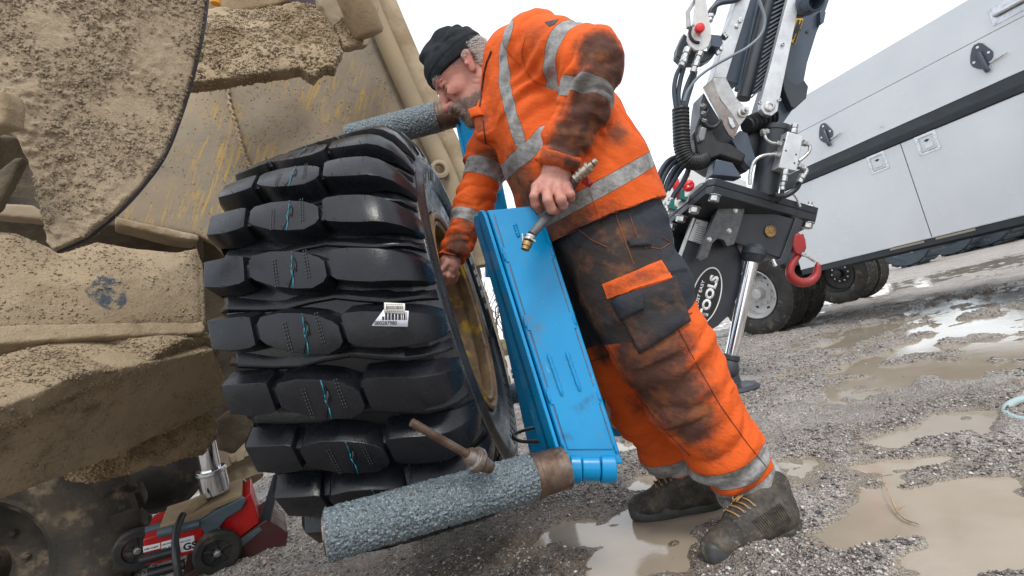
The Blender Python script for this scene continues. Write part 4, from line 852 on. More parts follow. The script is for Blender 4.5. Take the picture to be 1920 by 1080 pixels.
mb = MB(); mb.prism([TC_(sL-.02, zb-.02, -.045), TC_(sR, zb-.02, -.045), TC_(sR, zt-.05, -.045), TC_(sL-.02, zt-.05, -.045)], -TNn*2.3); mb.build('body', m_white, tk)
mb = MB(); zs = 2.28; mb.prism([TC_(sL, zr1+.02), TC_(sR, zr1+.02), TC_(sR, zs), TC_(sL, zs)], -TNn*.04); up1 = mb.build('upper_panel', m_white, tk, .002)
mb = MB(); mb.prism([TC_(sL, zs+.004), TC_(sR, zs+.004), TC_(sR, zt), TC_(sL, zt)], -TNn*.04); up2 = mb.build('upper_panel', m_white, tk, .002)
mb = MB(); mb.prism([TC_(sL-.02, zt, -.002), TC_(sR, zt, -.002), TC_(sR, zt+.02, -.1), TC_(sL-.02, zt+.02, -.1)], -TNn*2.2); mb.build('roof', m_white, tk, .003)
m_rail = M('dark_rubber_rail', (.018, .024, .03), (.028, .034, .04), 6, (.4, .6), bumps=[(120, .3, .002)])
mb = MB(); mb.prism([TC_(sL-.05, zr0, .012), TC_(sR, zr0, .012), TC_(sR, zr0+.055, .022), TC_(sL-.05, zr0+.055, .022)], -TNn*.05); mb.build('rail', m_rail, tk, .004)
mb = MB(); mb.prism([TC_(sL-.05, zr0+.057, .004), TC_(sR, zr0+.057, .004), TC_(sR, zr1+.015, -.0), TC_(sL-.05, zr1+.015, -.0)], -TNn*.04); mb.build('rail_cover', m_rail, tk, .004)
mb = MB(); mb.prism([TC_(sL, zr1+.016, .004), TC_(sR, zr1+.016, .004), TC_(sR, zr1+.024, .004), TC_(sL, zr1+.024, .004)], -TNn*.02); mb.build('trim_strip', m_alu, tk)
mb = MB(); mb.prism([TC_(sL, zb-.008, .006), TC_(sR, zb-.008, .006), TC_(sR, zb+.001, .006), TC_(sL, zb+.001, .006)], -TNn*.05); mb.build('trim_strip', m_alu, tk)
mb = MB(); mb.prism([TC_(sL, zb-.075, .0), TC_(sR, zb-.075, .0), TC_(sR, zb-.009, .0), TC_(sL, zb-.009, .0)], -TNn*.05); mb.build('skirt_rail', m_rail, tk, .003)
m_refl = M('dull_reflector', (.30, .27, .20), None, 5, (.3, .5))
for x in (1700, 1798): s_, z_ = sz(x, 460); mb = MB(); mb.prism([TC_(s_+.15, zb-.035, .004), TC_(s_-.15, zb-.035, .004), TC_(s_-.15, zb-.015, .004), TC_(s_+.15, zb-.015, .004)], -TNn*.004); mb.build('side_reflector', m_refl, tk)
mb = MB(); mb.prism([TC_(sL-.3, zb-.10, -.4), TC_(sR, zb-.10, -.4), TC_(sR, zb+.02, -.4), TC_(sL-.3, zb+.02, -.4)], -TNn*.9); mb.build('chassis', m_cr, tk)
# flush latches: dished tray, rim, paddle
def latch(x, y, w, h, parent):
    s_, z_ = sz(x, y); c = TC_(s_, z_); X = -TT; Z = np.array([0, 0, 1.])
    def q(u, v, o): return c+X*u*w/2+Z*v*h/2+TNn*o
    mb = MB(); v_ = []; fs = []
    lv = ((1.0, .0005), (1.0, .004), (.74, .004), (.70, .007), (.66, .007), (.60, -.020))
    for (k, o) in lv:
        kk = k; v_ += [q(a*kk, b*(1-(1-kk)*w/h), o) for a, b in ((-1, -1), (1, -1), (1, 1), (-1, 1))]
    for i in range(len(lv)-1): fs += [(i*4+j, i*4+(j+1) % 4, (i+1)*4+(j+1) % 4, (i+1)*4+j) for j in range(4)]
    fs.append((20, 21, 22, 23)); mb.add(v_, fs); r = mb.build('latch', m_chr2, parent, .0015)
    mb = MB(); mb.prism([q(-.34, -.1, .004), q(.34, -.1, .004), q(.42, -.5, .006), q(-.42, -.5, .006)], -TNn*.02); mb.build('paddle', m_alu, r, .002)
    mb = MB(); mb.tube([q(0, .25, -.018), q(0, .25, -.004)], w*.16, 20); mb.prism([q(-.3, .30, -.004), q(0, .42, -.004), q(.3, .30, -.004), q(.0, .12, -.004)], TNn*.004); mb.build('lock', m_blk, r)
    for i, (a, b) in enumerate([(-.85, .0), (.85, 0), (0, .88), (0, -.88), (-.85, -.85), (.85, -.85), (.85, .85), (-.85, .85), (-.85, .45), (.85, .45), (-.85, -.45), (.85, -.45)]):
        mb = MB(); mb.tube([q(a, b, .003), q(a, b, .006)], w*.035, 10); mb.build('rivet', m_zinc, r)
m_chr2 = M('brushed_latch_steel', (.55, .55, .56), (.42, .42, .44), 20, (.12, .3), 1, bumps=[(200, .1, .001)])
latch(1646, 305, .17, .19, d1); latch(1739, 268, .17, .19, d2)
# recessed long handle at the very top right
s_, z_ = sz(1893, 15); c = TC_(s_, z_); mb = MB(); X = -TT; Z = np.array([0, 0, 1.])
mb.prism([c-X*.12-Z*.075+TNn*.001, c+X*.2-Z*.075+TNn*.001, c+X*.2+Z*.075+TNn*.001, c-X*.12+Z*.075+TNn*.001], TNn*.003); gh = mb.build('grab_recess', m_chr2, up2, .002)
mb = MB(); mb.tube(curve([c-X*.08, c-X*.07+TNn*.03, c+X*.1+TNn*.03, c+X*.14]), .016, 14); mb.build('grab_bar', m_alu, gh)
for a, b in ((-.105, .06), (-.105, -.06), (.185, .06)): mb = MB(); mb.bolt(c+X*a+Z*b+TNn*.004, TNn, .006, .004); mb.build('screw', m_zinc, gh)
# black hinges over the dark rail
m_hinge = M('hinge_paint', (.05, .065, .085), (.06, .075, .1), 10, (.3, .45))
for (x, y) in ((1842, 112), (1550, 255)):
    s_, z_ = sz(x, y); c = TC_(s_, z_+.02); 
    out_ = [(-.02, .135), (.02, .135), (.045, .115), (.085, .035), (.098, .0), (.085, -.04), (.05, -.075), (.03, -.10), (-.03, -.10), (-.06, -.075), (-.088, -.04), (-.095, .0), (-.075, .06), (-.045, .115)]
    out_ = [(a*.8, b*.95) for a, b in out_]
    mb = MB(); mb.prism([c+X*a+Z*b+TNn*.002 for a, b in out_], TNn*.006); h_ = mb.build('hinge', m_hinge, up1, .002)
    mb = MB(); mb.tube([c+Z*.05+TNn*.008, c+Z*.04+TNn*.022, c-Z*.11+X*.012+TNn*.034, c-Z*.14+X*.014+TNn*.02], [.012, .016, .02, .018], 14); mb.build('hinge_arm', m_hinge, h_)
    for a, b in ((0, .095), (-.052, -.012), (.052, .012)): mb = MB(); mb.lathe([(0, .010), (.003, .010), (.004, .006), (.002, .004), (.002, 0)], c+X*a+Z*b+TNn*.008, TNn, 16); mb.build('screw', m_wht, h_)
    mb = MB(); mb.tube([c-Z*.075+X*.04+TNn*.02, c-Z*.068+X*.13+TNn*.03], .009, 10); mb.tube([c-Z*.068+X*.13+TNn*.03, c-Z*.066+X*.16+TNn*.032], .005, 8); mb.build('hinge_pin', m_zinc, h_)
s_, z_ = sz(1652, 238); c = TC_(s_, z_, .02); mb = MB(); mb.tube([c+Z*.03, c-Z*.005, c-Z*.01+X*.03], .0035, 8); mb.build('hook_clip', m_zinc, tk)
# wheels
def truck_wheel(s_, R_, w, o, name='road_wheel', mr=None):
    C = np.array([T0[0], T0[1], 0])+TT*s_+np.array([0, 0, R_-.005])+TNn*(o-w/2); F_ = axis_frame(C, TNn); r_ = bpy.data.objects.new(name, None); COL.objects.link(r_); r_.matrix_world = F_; r_.empty_display_size = .1
    r_.parent = tk; r_.matrix_parent_inverse = Matrix.Translation(-Vector(tk.location)); h = w/2
    mb = MB(); mb.lathe([(-h*.8, .58*R_), (-h, .75*R_), (-h, .92*R_), (-h*.9, .985*R_), (h*.9, .985*R_), (h*.96, .93*R_), (h*1.0, .90*R_), (h*1.03, .8*R_), (h*.98, .68*R_), (h*.80, .58*R_)], (0, 0, 0), (1, 0, 0), 80, closed=True); t = mb.build('tyre', m_rubo, None, ang=50); t.parent = r_
    tb_ = MB(); nn = 44
    me = None
    for row, (a0, a1) in enumerate(((-.86, -.46), (-.40, -.04), (.02, .40), (.46, .92))):
        b_ = MB(); th0, th1 = -.055, .050; v_ = []
        for a_ in (a0*h, a1*h):
            for th, r in ((th0, .97*R_), (th0, 1.0*R_), (th1, 1.0*R_), (th1, .97*R_)): t_ = th+(a_/h)*.05*(1 if row % 2 else -1); v_.append((a_, r*math.cos(t_), r*math.sin(t_)))
        b_.add(v_, [(0, 1, 2, 3), (7, 6, 5, 4), (0, 4, 5, 1), (1, 5, 6, 2), (2, 6, 7, 3), (3, 7, 4, 0)]); mm = b_.build('tread_block', m_rubo, None); mm.parent = t
        for k in range(nn):
            if k == 0: mm.rotation_euler = (row*.07, 0, 0); continue
            o2 = bpy.data.objects.new('tread_block', mm.data); COL.objects.link(o2); o2.parent = t; o2.rotation_euler = (k*2*math.pi/nn+row*.07, 0, 0)
    mb = MB(); mb.lathe([(-h*.9, .54*R_), (h*.82, .57*R_), (h*.9, .585*R_), (h*.92, .56*R_), (h*.7, .53*R_), (h*.1, .50*R_), (-h*.05, .40*R_), (-h*.05, .30*R_), (h*.1, .22*R_), (h*.1, .14*R_), (h*.55, .12*R_), (h*.6, 0)], (0, 0, 0), (1, 0, 0), 56); d = mb.build('rim', mr, None); d.parent = r_
    for k in range(10):
        t_ = k*math.pi/5; mb = MB(); mb.bolt((h*.0, .26*R_*math.cos(t_), .26*R_*math.sin(t_)), (1, 0, 0), .016); n_ = mb.build('wheel_nut', m_steel, None); n_.parent = d
    for k in range(8):
        t_ = k*math.pi/4+.2; mb = MB(); mb.tube([(-h*.046, .40*R_*math.cos(t_), .40*R_*math.sin(t_)), (-h*.036, .40*R_*math.cos(t_), .40*R_*math.sin(t_))], .028, 14); n_ = mb.build('hand_hole', m_black, None); n_.parent = d
m_rimw = M('white_dusty_rim', (.45, .45, .44), (.35, .34, .32), 8, (.35, .5), bumps=[(60, .2, .002)], spots=[((.2, .17, .13), 12, .6, .75)])
m_rimd = M('shaded_rim', (.010, .010, .010), (.018, .018, .018), 8, (.5, .7))  # rim colour blackened to carry the shade below the chassis
truck_wheel(-.35, .57, .34, -.02, mr=m_rimw); truck_wheel(-.35, .57, .30, -.42, mr=m_rimd)
_w = G(1592, 566)-T0; truck_wheel(float(_w @ TT), .55, .34, float(_w @ TNn)+.17, mr=m_rimd); truck_wheel(float(_w @ TT), .55, .30, float(_w @ TNn)-.22, mr=m_rimd)
mb = MB(); mb.prism([TC_(1.1, .80, -.1), TC_(sL-.03, .80, -.1), TC_(sL-.03, 1.0, -.1), TC_(1.1, 1.0, -.1)], -TNn*2.1); mb.build('rear_deck', m_cr, tk, .005)
mb = MB(); mb.prism([TC_(.3, 1.0, -.9), TC_(-.2, 1.0, -.9), TC_(-.2, 2.0, -.9), TC_(.3, 2.0, -.9)], -TNn*.06); mb.build('board_post', m_cr, tk, .005)
# red figures on the white end board behind the crane
bc = P(1290, 352, 6.6); bn = nrm(CO-bc); bX = nrm(RT*.93+UP*.35-0*FW); bX = nrm(bX-(bX @ bn)*bn); bY = np.cross(bn, bX); bY = bY if bY @ UP > 0 else -bY
def PB(x, y, o=0.0): return PL(x, y, bc, bn)+bn*o
mb = MB(); mb.prism([PB(*p) for p in ((1235, 375), (1262, 345), (1300, 308), (1345, 318), (1400, 340), (1400, 400), (1240, 430))], -bn*.03); eb_ = mb.build('end_board', m_wht, tk, .004)
text_at('red_figure', "1", PB(1268, 348, .004), bX, bY, .38, m_redp, eb_, .002, .06); text_at('red_figure', "6", PB(1288, 342, .004), bX, bY, .26, m_redp, eb_, .002, .06)
mb = MB(); mb.prism([PB(*p, .003) for p in ((1306, 320), (1314, 318), (1328, 326), (1320, 332))], bn*.002); mb.build('red_figure', m_redp, eb_)

# ---------------------------------------------------------------- big tyres lying far behind the truck, bare trees, barrier
def far_tyre(x, y, d, R_, w, n, lab, tilt=0):
    g = G(x, y); r = thing('spare_tyre', lab, 'tyre', g, 'big tyres standing beyond the truck'); ax = nrm([.9, .43, 0])
    C = g+np.array([0, 0, R_]); mb = MB(); mb.lathe([(-w*.7, .5*R_), (-w, .62*R_), (-w, .9*R_), (-w*.8, .95*R_), (w*.8, .95*R_), (w, .9*R_), (w, .62*R_), (w*.7, .5*R_)], C, ax, 48, closed=True); t = mb.build('tyre_body', m_rubo2, r)
    e1 = nrm(np.cross(ax, [0, 0, 1])); e2 = np.cross(e1, ax)
    for k in range(n):
        a_ = k*2*math.pi/n; u = math.cos(a_)*e1+math.sin(a_)*e2; mb = MB(); mb.box(C+u*R_*.965, u*R_*.035, np.cross(ax, u)*math.pi*R_/n*.62, ax*w*.9); mb.build('lug', m_rubo2, t, .02)
m_rubo2 = M('far_blue_grey_rubber', (.035, .05, .065), (.05, .065, .08), 3, (.5, .8), bumps=[(6, .4, .05)], spots=[((.25, .18, .11), 1.2, .6, .7)])
far_tyre(1718, 498, 0, 1.0, .55, 18, 'blue grey lugged tyre glimpsed under the truck beside the twin wheels')
far_tyre(1800, 476, 0, 1.0, .7, 20, 'left one of the dark muddy tyres under the right end of the truck')
far_tyre(1862, 462, 0, 1.3, .8, 20, 'middle one of the dark muddy tyres under the right end of the truck')
far_tyre(1918, 448, 0, 1.6, 1.0, 20, 'rightmost of the dark muddy tyres under the right end of the truck')
m_bark = M('bare_bark', (.10, .085, .07), (.06, .05, .045), 8, (.8, .9))
def bare_tree(x, y, d, h, seed, lab):
    r = random.Random(seed); b = P(x, y, d); b[2] = 0; t = thing('bare_tree', lab, 'tree', b, 'leafless trees beyond the yard'); tr = MB(); br = MB()
    def grow(p, dr, L, rad, lev, mb):
        q = p+dr*L; m_ = (p+q)/2+np.array([r.uniform(-1, 1), r.uniform(-1, 1), 0])*L*.06; mb.tube([p, m_, q], [rad, rad*.8, rad*.62], 5 if lev else 8, caps=False)
        if lev >= 5: return
        for k in range(3 if lev < 4 else 2):
            nd = nrm(dr+np.array([r.uniform(-1, 1), r.uniform(-1, 1), r.uniform(-.35, .7)])*.62); grow(p+(q-p)*r.uniform(.5, 1), nd, L*r.uniform(.6, .82), rad*.55, lev+1, br)
    grow(b, np.array([0, 0, 1.]), h*.3, h*.012, 0, tr); tr.build('trunk', m_bark, t); o = br.build('branches', m_bark, t)
for i, (x, d, h, lab) in enumerate(((905, 34, 9, 'thin leafless tree seen left of the blue beam beside the muddy wheel'), (925, 40, 10, 'bushy leafless tree right behind the top of the blue beam gap'), (890, 46, 11, 'tallest leafless tree showing between sleeve and blue beam'), (940, 52, 10, 'furthest leafless tree low behind the blue beam'))): bare_tree(x, 600, d, h, 11+i, lab)
m_hedge = M('dull_verge', (.10, .10, .05), (.16, .13, .08), 1, (.9, 1), bumps=[(3, .6, .2)])
hg = SDF((-9, 26, -.2), (6, 31, 1.6), .12); r_ = random.Random(3)
for i in range(40): x = r_.uniform(-8, 5); hg.cap((x, 28.5+r_.uniform(-.6, .6), 0), (x+.3, 28.5, r_.uniform(.2, .9)), .5, .3, .2)
v_, q_ = hg.mesh(); v_ = v_+vnormals(v_, q_)*((fbm(v_*2.5, 3, 3)-.5)*.5)[:, None]; o = link('hedge', quads_to_mesh('hedge', v_, q_), m_hedge); tag(o, 'low scrubby green brown hedge at the far edge of the yard', 'hedge')
bl = thing('road_barrier', 'red and white striped barrier in the gap between muddy wheel and blue beam', 'barrier', G(968, 740)); u_ = RT
cb = P(965, 668, 7.2)
ba, bb_ = P(955, 630, 7.2), P(975, 715, 7.2); dv = nrm(bb_-ba); wv = nrm(np.cross(FW, dv))
mb = MB(); mb.box((ba+bb_)/2, wv*.055, FW*.02, (bb_-ba)/2); brd = mb.build('board', m_wht, bl)
for k, t in enumerate((.12, .45, .82)): mb = MB(); c = ba+(bb_-ba)*t; mb.box(c, wv*.057, FW*.022, dv*.065); mb.build('red_stripe', m_redp, brd)
mb = MB(); mb.tube([P(958, 697, 7.0), P(985, 688, 7.0)], .03, 8); mb.tube([P(960, 706, 7.0), P(985, 700, 7.0)], .03, 8); mb.build('leg', m_cr, bl)
cn = G(975, 728); oc = thing('warning_lamp', 'small orange object on the ground left of the blue beam', 'lamp', cn); c_ = P(974, 714, 6.2); mb = MB(); mb.lathe([(-.08, .055), (-.05, .07), (.05, .07), (.07, .05), (.09, .02)], c_, (0, 0, 1), 16); mb.build('orange_cap', M('orange_plastic', (.8, .2, .02), None, 5, (.4, .5)), oc); mb = MB(); mb.tube([c_-np.array([0, 0, .08]), (c_[0], c_[1], 0)], .04, 12); mb.build('stand', m_cr, oc)
# things on the ground: twig, hose end
tw = MB(); pts = [G(x, y)+np.array([0, 0, z]) for x, y, z in ((1657, 908, .014), (1672, 940, .022), (1684, 966, .014), (1700, 980, .010), (1725, 989, .008))]
tw.tube(curve(pts, 5), [.0014]*7+[.0028]*7+[.0036]*4+[.002]*3, 7); tw.tube([pts[2], pts[2]+np.array([.02, -.01, .012])], [.004, .002], 6)
o = tw.build('twig', M('pale_wood', (.42, .33, .2), (.3, .22, .14), 30, (.6, .8))); tag(o, 'pale dry twig lying in the brown puddle at right', 'twig')
hs_ = MB(); pts = [G(x, y)+np.array([0, 0, .02]) for x, y in ((1960, 752), (1915, 760), (1893, 772), (1892, 786), (1912, 797), (1960, 803))]; hs_.tube(curve(pts, 6), .014, 12)
o = hs_.build('water_hose', M('pale_green_hose', (.35, .45, .44), None, 9, (.3, .5))); tag(o, 'pale green hose loop on the wet ground at the right edge', 'hose')
# ---------------------------------------------------------------- folded truck crane with stabiliser
cn_ = thing('loader_crane', 'dark grey folded hydraulic crane with chromed stabiliser leg behind the worker', 'crane', G(1375, 735))
KD = 3.2
kup = nrm(P(1410, 490, 3.3)-P(1371, 668, 3.3))
def K3(pts, d): return [P(x, y, d) for x, y in pts]
def plate(name, pts, d, t, m, parent=cn_, bev=.003): mb = MB(); mb.prism(K3(pts, d), FW*t); return mb.build(name, m, parent, bev)
def tubep(name, pts, d, r, m, parent=cn_, sm=True, n=14, bev=0):
    pp = [P(*(p if len(p) == 3 else (p[0], p[1], d))) for p in pts]; pp = curve(pp, 6) if sm and len(pp) > 2 else pp; mb = MB(); mb.tube(pp, r*KD/FPX, n); return mb.build(name, m, parent, bev, ang=50)
# slab
Ap, Bp, Cp = P(1334, 331, 3.0), P(1540, 391, 3.42), P(1236, 416, 3.62)
Dn = -kup*.098
def slabpt(u, v, w=0.0): return Ap+(Bp-Ap)*u+(Cp-Ap)*v+Dn*w
for k, (w0, w1, ex) in enumerate(((0, .46, 0), (.50, 1, .012))):
    mb = MB(); mb.prism([slabpt(.035, 0, w0)+0*Dn, slabpt(.97, 0, w0), slabpt(1, .05, w0), slabpt(1, 1, w0), slabpt(0, 1, w0), slabpt(0, .05, w0)], Dn*(w1-w0)); mb.build('deck_plate', m_cr, cn_, .004)
for i, (x, y) in enumerate(((1340, 366), (1303, 388), (1278, 405), (1258, 419))):
    c = slabpt(.12, (.10, .42, .66, .86)[i], 1.0); c = PL(x, y, slabpt(0, 0, 1.02), nrm(np.cross(Bp-Ap, Cp-Ap))); mb = MB(); mb.bolt(c, -kup, .034, .045); mb.build('hex_bolt', m_zinc, cn_, .002)
c = PL(1515, 417, slabpt(0, 0, 1.02), nrm(np.cross(Bp-Ap, Cp-Ap))); mb = MB(); mb.bolt(c, -kup, .036, .045); mb.build('hex_bolt', m_zinc, cn_, .002)
c = slabpt(.95, .12, 0); mb = MB(); mb.bolt(c, kup, .038, .05); mb.tube([c+kup*.05, c+kup*.075], .02, 14); mb.build('hex_bolt', m_zinc, cn_, .002)
c = slabpt(.06, .12, 0); mb = MB(); mb.bolt(c, kup, .045, .035); mb.build('hex_bolt', m_alu, cn_, .002)
# housing with brass button, flanges and brackets
hs = plate('housing', [(1394, 379), (1500, 415), (1466, 486), (1376, 455)], 3.30, .30, m_cr, bev=.008)
plate('housing_flange', [(1492, 408), (1507, 414), (1474, 493), (1457, 499), (1440, 492), (1464, 485)], 3.28, .05, m_cr, bev=.003)
plate('housing_flange', [(1385, 376), (1397, 380), (1377, 458), (1364, 463), (1372, 440)], 3.28, .05, m_cr, bev=.003)
c = P(1444, 434, 3.295); mb = MB(); mb.lathe([(0, .040), (-.006, .040), (-.009, .036), (-.009, .032), (-.004, .030), (-.004, .012), (-.008, .010), (-.008, 0)], c, FW, 32); mb.build('brass_plug', m_brass, hs, .001)
nb = plate('notched_bracket', [(1379, 377), (1396, 381), (1396, 397), (1377, 458), (1363, 462), (1357, 450), (1346, 447), (1336, 456), (1327, 483), (1312, 490), (1309, 484), (1322, 450), (1340, 405), (1350, 384)], 3.22, .05, M('scuffed_bracket', (.07, .075, .08), (.12, .12, .125), 25, (.35, .5), .3, bumps=[(90, .3, .002)]))
for x, y in ((1379, 395), (1367, 433), (1330, 449), (1409, 548)):
    if y < 500: mb = MB(); mb.bolt(P(x, y, 3.22), -FW, .014); mb.build('small_bolt', m_zinc, nb, .001)
plate('gusset', [(1327, 385), (1352, 392), (1346, 418), (1338, 412)], 3.30, .03, m_cr)
plate('back_web', [(1290, 385), (1395, 380), (1400, 470), (1340, 500), (1268, 510), (1262, 430)], 3.62, .06, m_cr)
mb = MB(); mb.prism(K3([(1252, 425), (1262, 421), (1262, 520), (1250, 520)], 3.5), FW*.1); mb.build('inner_post', m_cr, cn_, .002)
pn = plate('stabiliser_housing', [(1302, 408), (1330, 412), (1372, 440), (1392, 480), (1390, 540), (1368, 590), (1345, 612), (1300, 636), (1200, 636), (1220, 600), (1264, 512)], 3.36, .06, m_cr, bev=.004)
plate('edge_strip', [(1299, 408), (1304, 409), (1267, 512), (1262, 511)], 3.34, .03, m_alu, pn, .001)
pl_ = plate('data_plate', [(1306, 411), (1328, 417), (1315, 458), (1290, 450)], 3.345, .004, m_silver, pn, 0)
tX = nrm(P(1328, 417, 3.34)-P(1306, 411, 3.34)); tY = nrm(P(1306, 411, 3.34)-P(1290, 450, 3.34))
text_at('plate_mark', 'CE', P(1308, 418, 3.342), tX, tY, .014, m_black, pl_, .001)
lines = MB()
for k in range(8): c = P(1311-k*1.35, 424+k*4.0, 3.342); lines.box(c+tX*(.018 if k < 3 else .024), tX*(.030 if k < 3 else .036), tY*.0012, FW*.0006)
lines.build('plate_ruling', m_black, pl_)['kind'] = 'stuff'
# oval sign
oc_ = P(1324, 555, 3.352); oX = nrm(P(1339.5, 503, 3.352)-P(1309, 607, 3.352)); oY = nrm(np.cross(oX, FW)); oY = oY if oY @ RT < 0 else -oY
def oval(a, b, o, t, n=48): mb = MB(); mb.prism([oc_-FW*o+oX*a*math.cos(w)+oY*b*math.sin(w) for w in np.linspace(0, 2*math.pi, n, endpoint=False)], FW*t); return mb
k_ = 3.352/FPX
ov = oval(56*k_, 27*k_, .0, .004).build('oval_sign', m_wht, pn); oval(53.5*k_, 24.8*k_, .0015, .0015).build('oval_field', m_black, ov)
text_at('sign_text', 'JUST EASY', oc_-FW*.003+oX*2*k_+oY*12.5*k_, oX, oY, 7.5*k_, m_wht, ov, .001, .02, fit=50*k_)
text_at('sign_text', 'TOOLS', oc_-FW*.003-oX*.5*k_-oY*5*k_, oX, oY, 17*k_, m_wht, ov, .001, .055, fit=84*k_)
# stabiliser ram, foot
mb = MB(); mb.tube([P(1411, 484, 3.3), P(1371, 668, 3.3)], .043, 40); mb.build('stabiliser_ram', m_chrome, cn_)
mb = MB(); a_, ax = P(1412, 480, 3.3), -kup; mb.lathe([(-.08, .05), (-.05, .075), (-.01, .080), (.005, .070), (.03, .066), (.045, .053)], a_, ax, 36); mb.build('ram_gland', m_cr, cn_, .001)
mb = MB(); a_ = P(1371, 668, 3.3); mb.lathe([(-.012, .048), (-.008, .056), (.02, .058), (.03, .052), (.05, .060), (.09, .070), (.13, .066), (.16, .05)], a_, -kup, 36); mb.build('ram_foot_joint', m_cr, cn_)
fz = P(1366, 695, 3.3); mb = MB(); mb.lathe([(0, .16), (.03, .17), (.05, .15), (.07, .06), (fz[2]+.02, .055)], (fz[0], fz[1], .0), (0, 0, 1), 36); mb.build('foot_pad', m_cr, cn_, .003)
# red hook with latch
hk_ = [P(x, y, 3.30) for x, y in ((1500, 440), (1504, 455), (1503, 470), (1494, 483), (1484, 498), (1481, 512), (1489, 524), (1503, 530), (1519, 527), (1530, 516), (1533, 502), (1532, 491))]
cv = curve(hk_, 5); n_ = len(cv); rr_ = [.86*(.024 if i < n_*.3 else .020+.017*math.sin(math.pi*min(1, (i/n_-.25)/.7)))*(1 if i < n_*.93 else max(.25, (n_-i)/(n_*.07))) for i in range(n_)]
mb = MB(); mb.tube(cv, rr_, 18); hko = mb.build('lifting_hook', m_redf, cn_, ang=60)
plate('hook_swivel', [(1491, 440), (1499, 436), (1511, 448), (1513, 466), (1503, 480), (1491, 474), (1487, 458)], 3.27, .06, m_redf, hko, .008)
mb = MB(); mb.tube(curve([P(1507, 477, 3.27), P(1516, 483, 3.265), P(1528, 491, 3.27)], 5), .0075, 8); mb.bolt(P(1507, 477, 3.26), -FW, .014); mb.build('hook_latch', m_zinc, hko)
mb = MB(); mb.tube([P(1449, 487, 3.26), P(1455, 499, 3.24)], .012, 12); mb.build('locking_pin', m_zinc, cn_)
# column, valve block and its pipework
mb = MB(); mb.tube([P(1456, 236, 3.25), P(1432, 368, 3.28)], .084, 40); mb.tube([P(1455, 240, 3.25), P(1453.5, 248, 3.25)], .087, 40); mb.build('column', m_cr, cn_, .003)
vb = plate('valve_block', [(1477, 246), (1506, 255), (1494, 321), (1460, 314)], 3.10, .12, m_alu, bev=.005)
for x, y in ((1473, 283), (1492, 290), (1489, 306), (1470, 262)): mb = MB(); mb.tube([P(x, y, 3.099), P(x, y, 3.11)], .007, 12); mb.build('port', m_black, vb)
def nut(x, y, x2, y2, d, r, m=m_zinc, parent=cn_):
    a, b = P(x, y, d), P(x2, y2, d); v = b-a; L_ = np.linalg.norm(v); u = v/L_; mb = MB(); mb.tube([a, a+v*.45], r, 6); mb.tube([a+v*.45, a+v*.6], r*.7, 12); mb.tube([a+v*.6, b], r*.9, 6); return mb.build('fitting', m, parent, .001)
nut(1487, 250, 1490, 234, 3.14, .026, parent=vb); nut(1464, 270, 1455, 268, 3.12, .022, parent=vb); nut(1461, 291, 1451, 289, 3.12, .022, parent=vb); nut(1505, 267, 1513, 270, 3.12, .022, parent=vb); nut(1496, 310, 1505, 314, 3.12, .024, parent=vb)
nut(1473, 318, 1469, 340, 3.12, .024, parent=vb); nut(1468, 342, 1467, 356, 3.12, .018, parent=vb); nut(1505, 328, 1498, 342, 3.10, .022, parent=vb); nut(1428, 249, 1440, 247, 3.12, .024)
tubep('pipe', [(1433, 250), (1437, 262), (1447, 268), (1457, 269)], 3.12, 3, m_zinc, vb); tubep('pipe', [(1406, 346), (1407, 325), (1414, 303), (1430, 292), (1453, 289)], 3.12, 3.2, m_zinc, vb)
tubep('pipe', [(1511, 269), (1518, 274), (1517, 284), (1508, 294), (1498, 302)], 3.12, 3, m_zinc, vb); tubep('pipe', [(1503, 314), (1512, 318), (1510, 326), (1505, 332)], 3.12, 3.2, m_zinc, vb)
tubep('hose', [(1499, 340), (1494, 352), (1482, 362), (1468, 368), (1452, 366)], 3.14, 5, m_blk); tubep('hose', [(1467, 356), (1464, 370), (1456, 380)], 3.2, 4, m_blk); tubep('pipe', [(1486, 362), (1494, 372), (1500, 388)], 3.3, 2.5, m_alu)
# right boom and its parts
bm_ = plate('main_boom', [(1514, -90), (1585, -90), (1545, 30), (1532, 60), (1514, 118), (1507, 156), (1486, 206), (1462, 240), (1430, 262), (1420, 250), (1450, 150), (1478, 50)], 3.34, .22, m_crb, bev=.006)
plate('boom_knuckle', [(1508, 150), (1516, 162), (1512, 184), (1490, 204), (1483, 200), (1470, 168), (1466, 140), (1473, 122), (1479, 148), (1494, 158)], 3.28, .08, m_cr, bm_, .005)
mb = MB(); mb.bolt(P(1513, 60, 3.34), -FW, .010, .006); mb.build('small_bolt', m_cr, bm_)
wl_ = plate('warning_label', [(1493.5, 32), (1506.5, 35.5), (1491, 84), (1481, 76)], 3.336, .003, M('yellow_print', (.75, .42, .02), None, 5, (.4, .5)), bm_, 0)
plate('warning_symbol', [(1492, 50), (1495, 44), (1500, 46), (1499, 52), (1502, 58), (1497, 56), (1493, 62), (1489, 60)], 3.332, .002, m_black, wl_, 0)
for q_ in (((1484, 72), (1488, 73.4), (1500, 38), (1496, 36.6)), ((1488, 80), (1491, 82.4), (1505, 38), (1502.6, 37))): plate('label_border', [(x, y) for x, y in q_], 3.333, .002, m_black, wl_, 0)
c0, c1 = P(1490, 14, 3.26), P(1548, -6, 3.0); mb = MB(); mb.lathe([(0, .066), (.05, .070), (.055, .076), (.075, .076), (.08, .070), (.11, .070), (.115, .076), (.135, .076), (.14, .07), (.20, .068), (.205, .055), (.1, .05)], c0, nrm(c1-c0), 32); mb.build('elbow_pipe', m_crb, cn_, .001)
plate('hanger', [(1538, 20), (1549, 22), (1545, 42), (1538, 44)], 3.3, .04, m_crb, bm_)
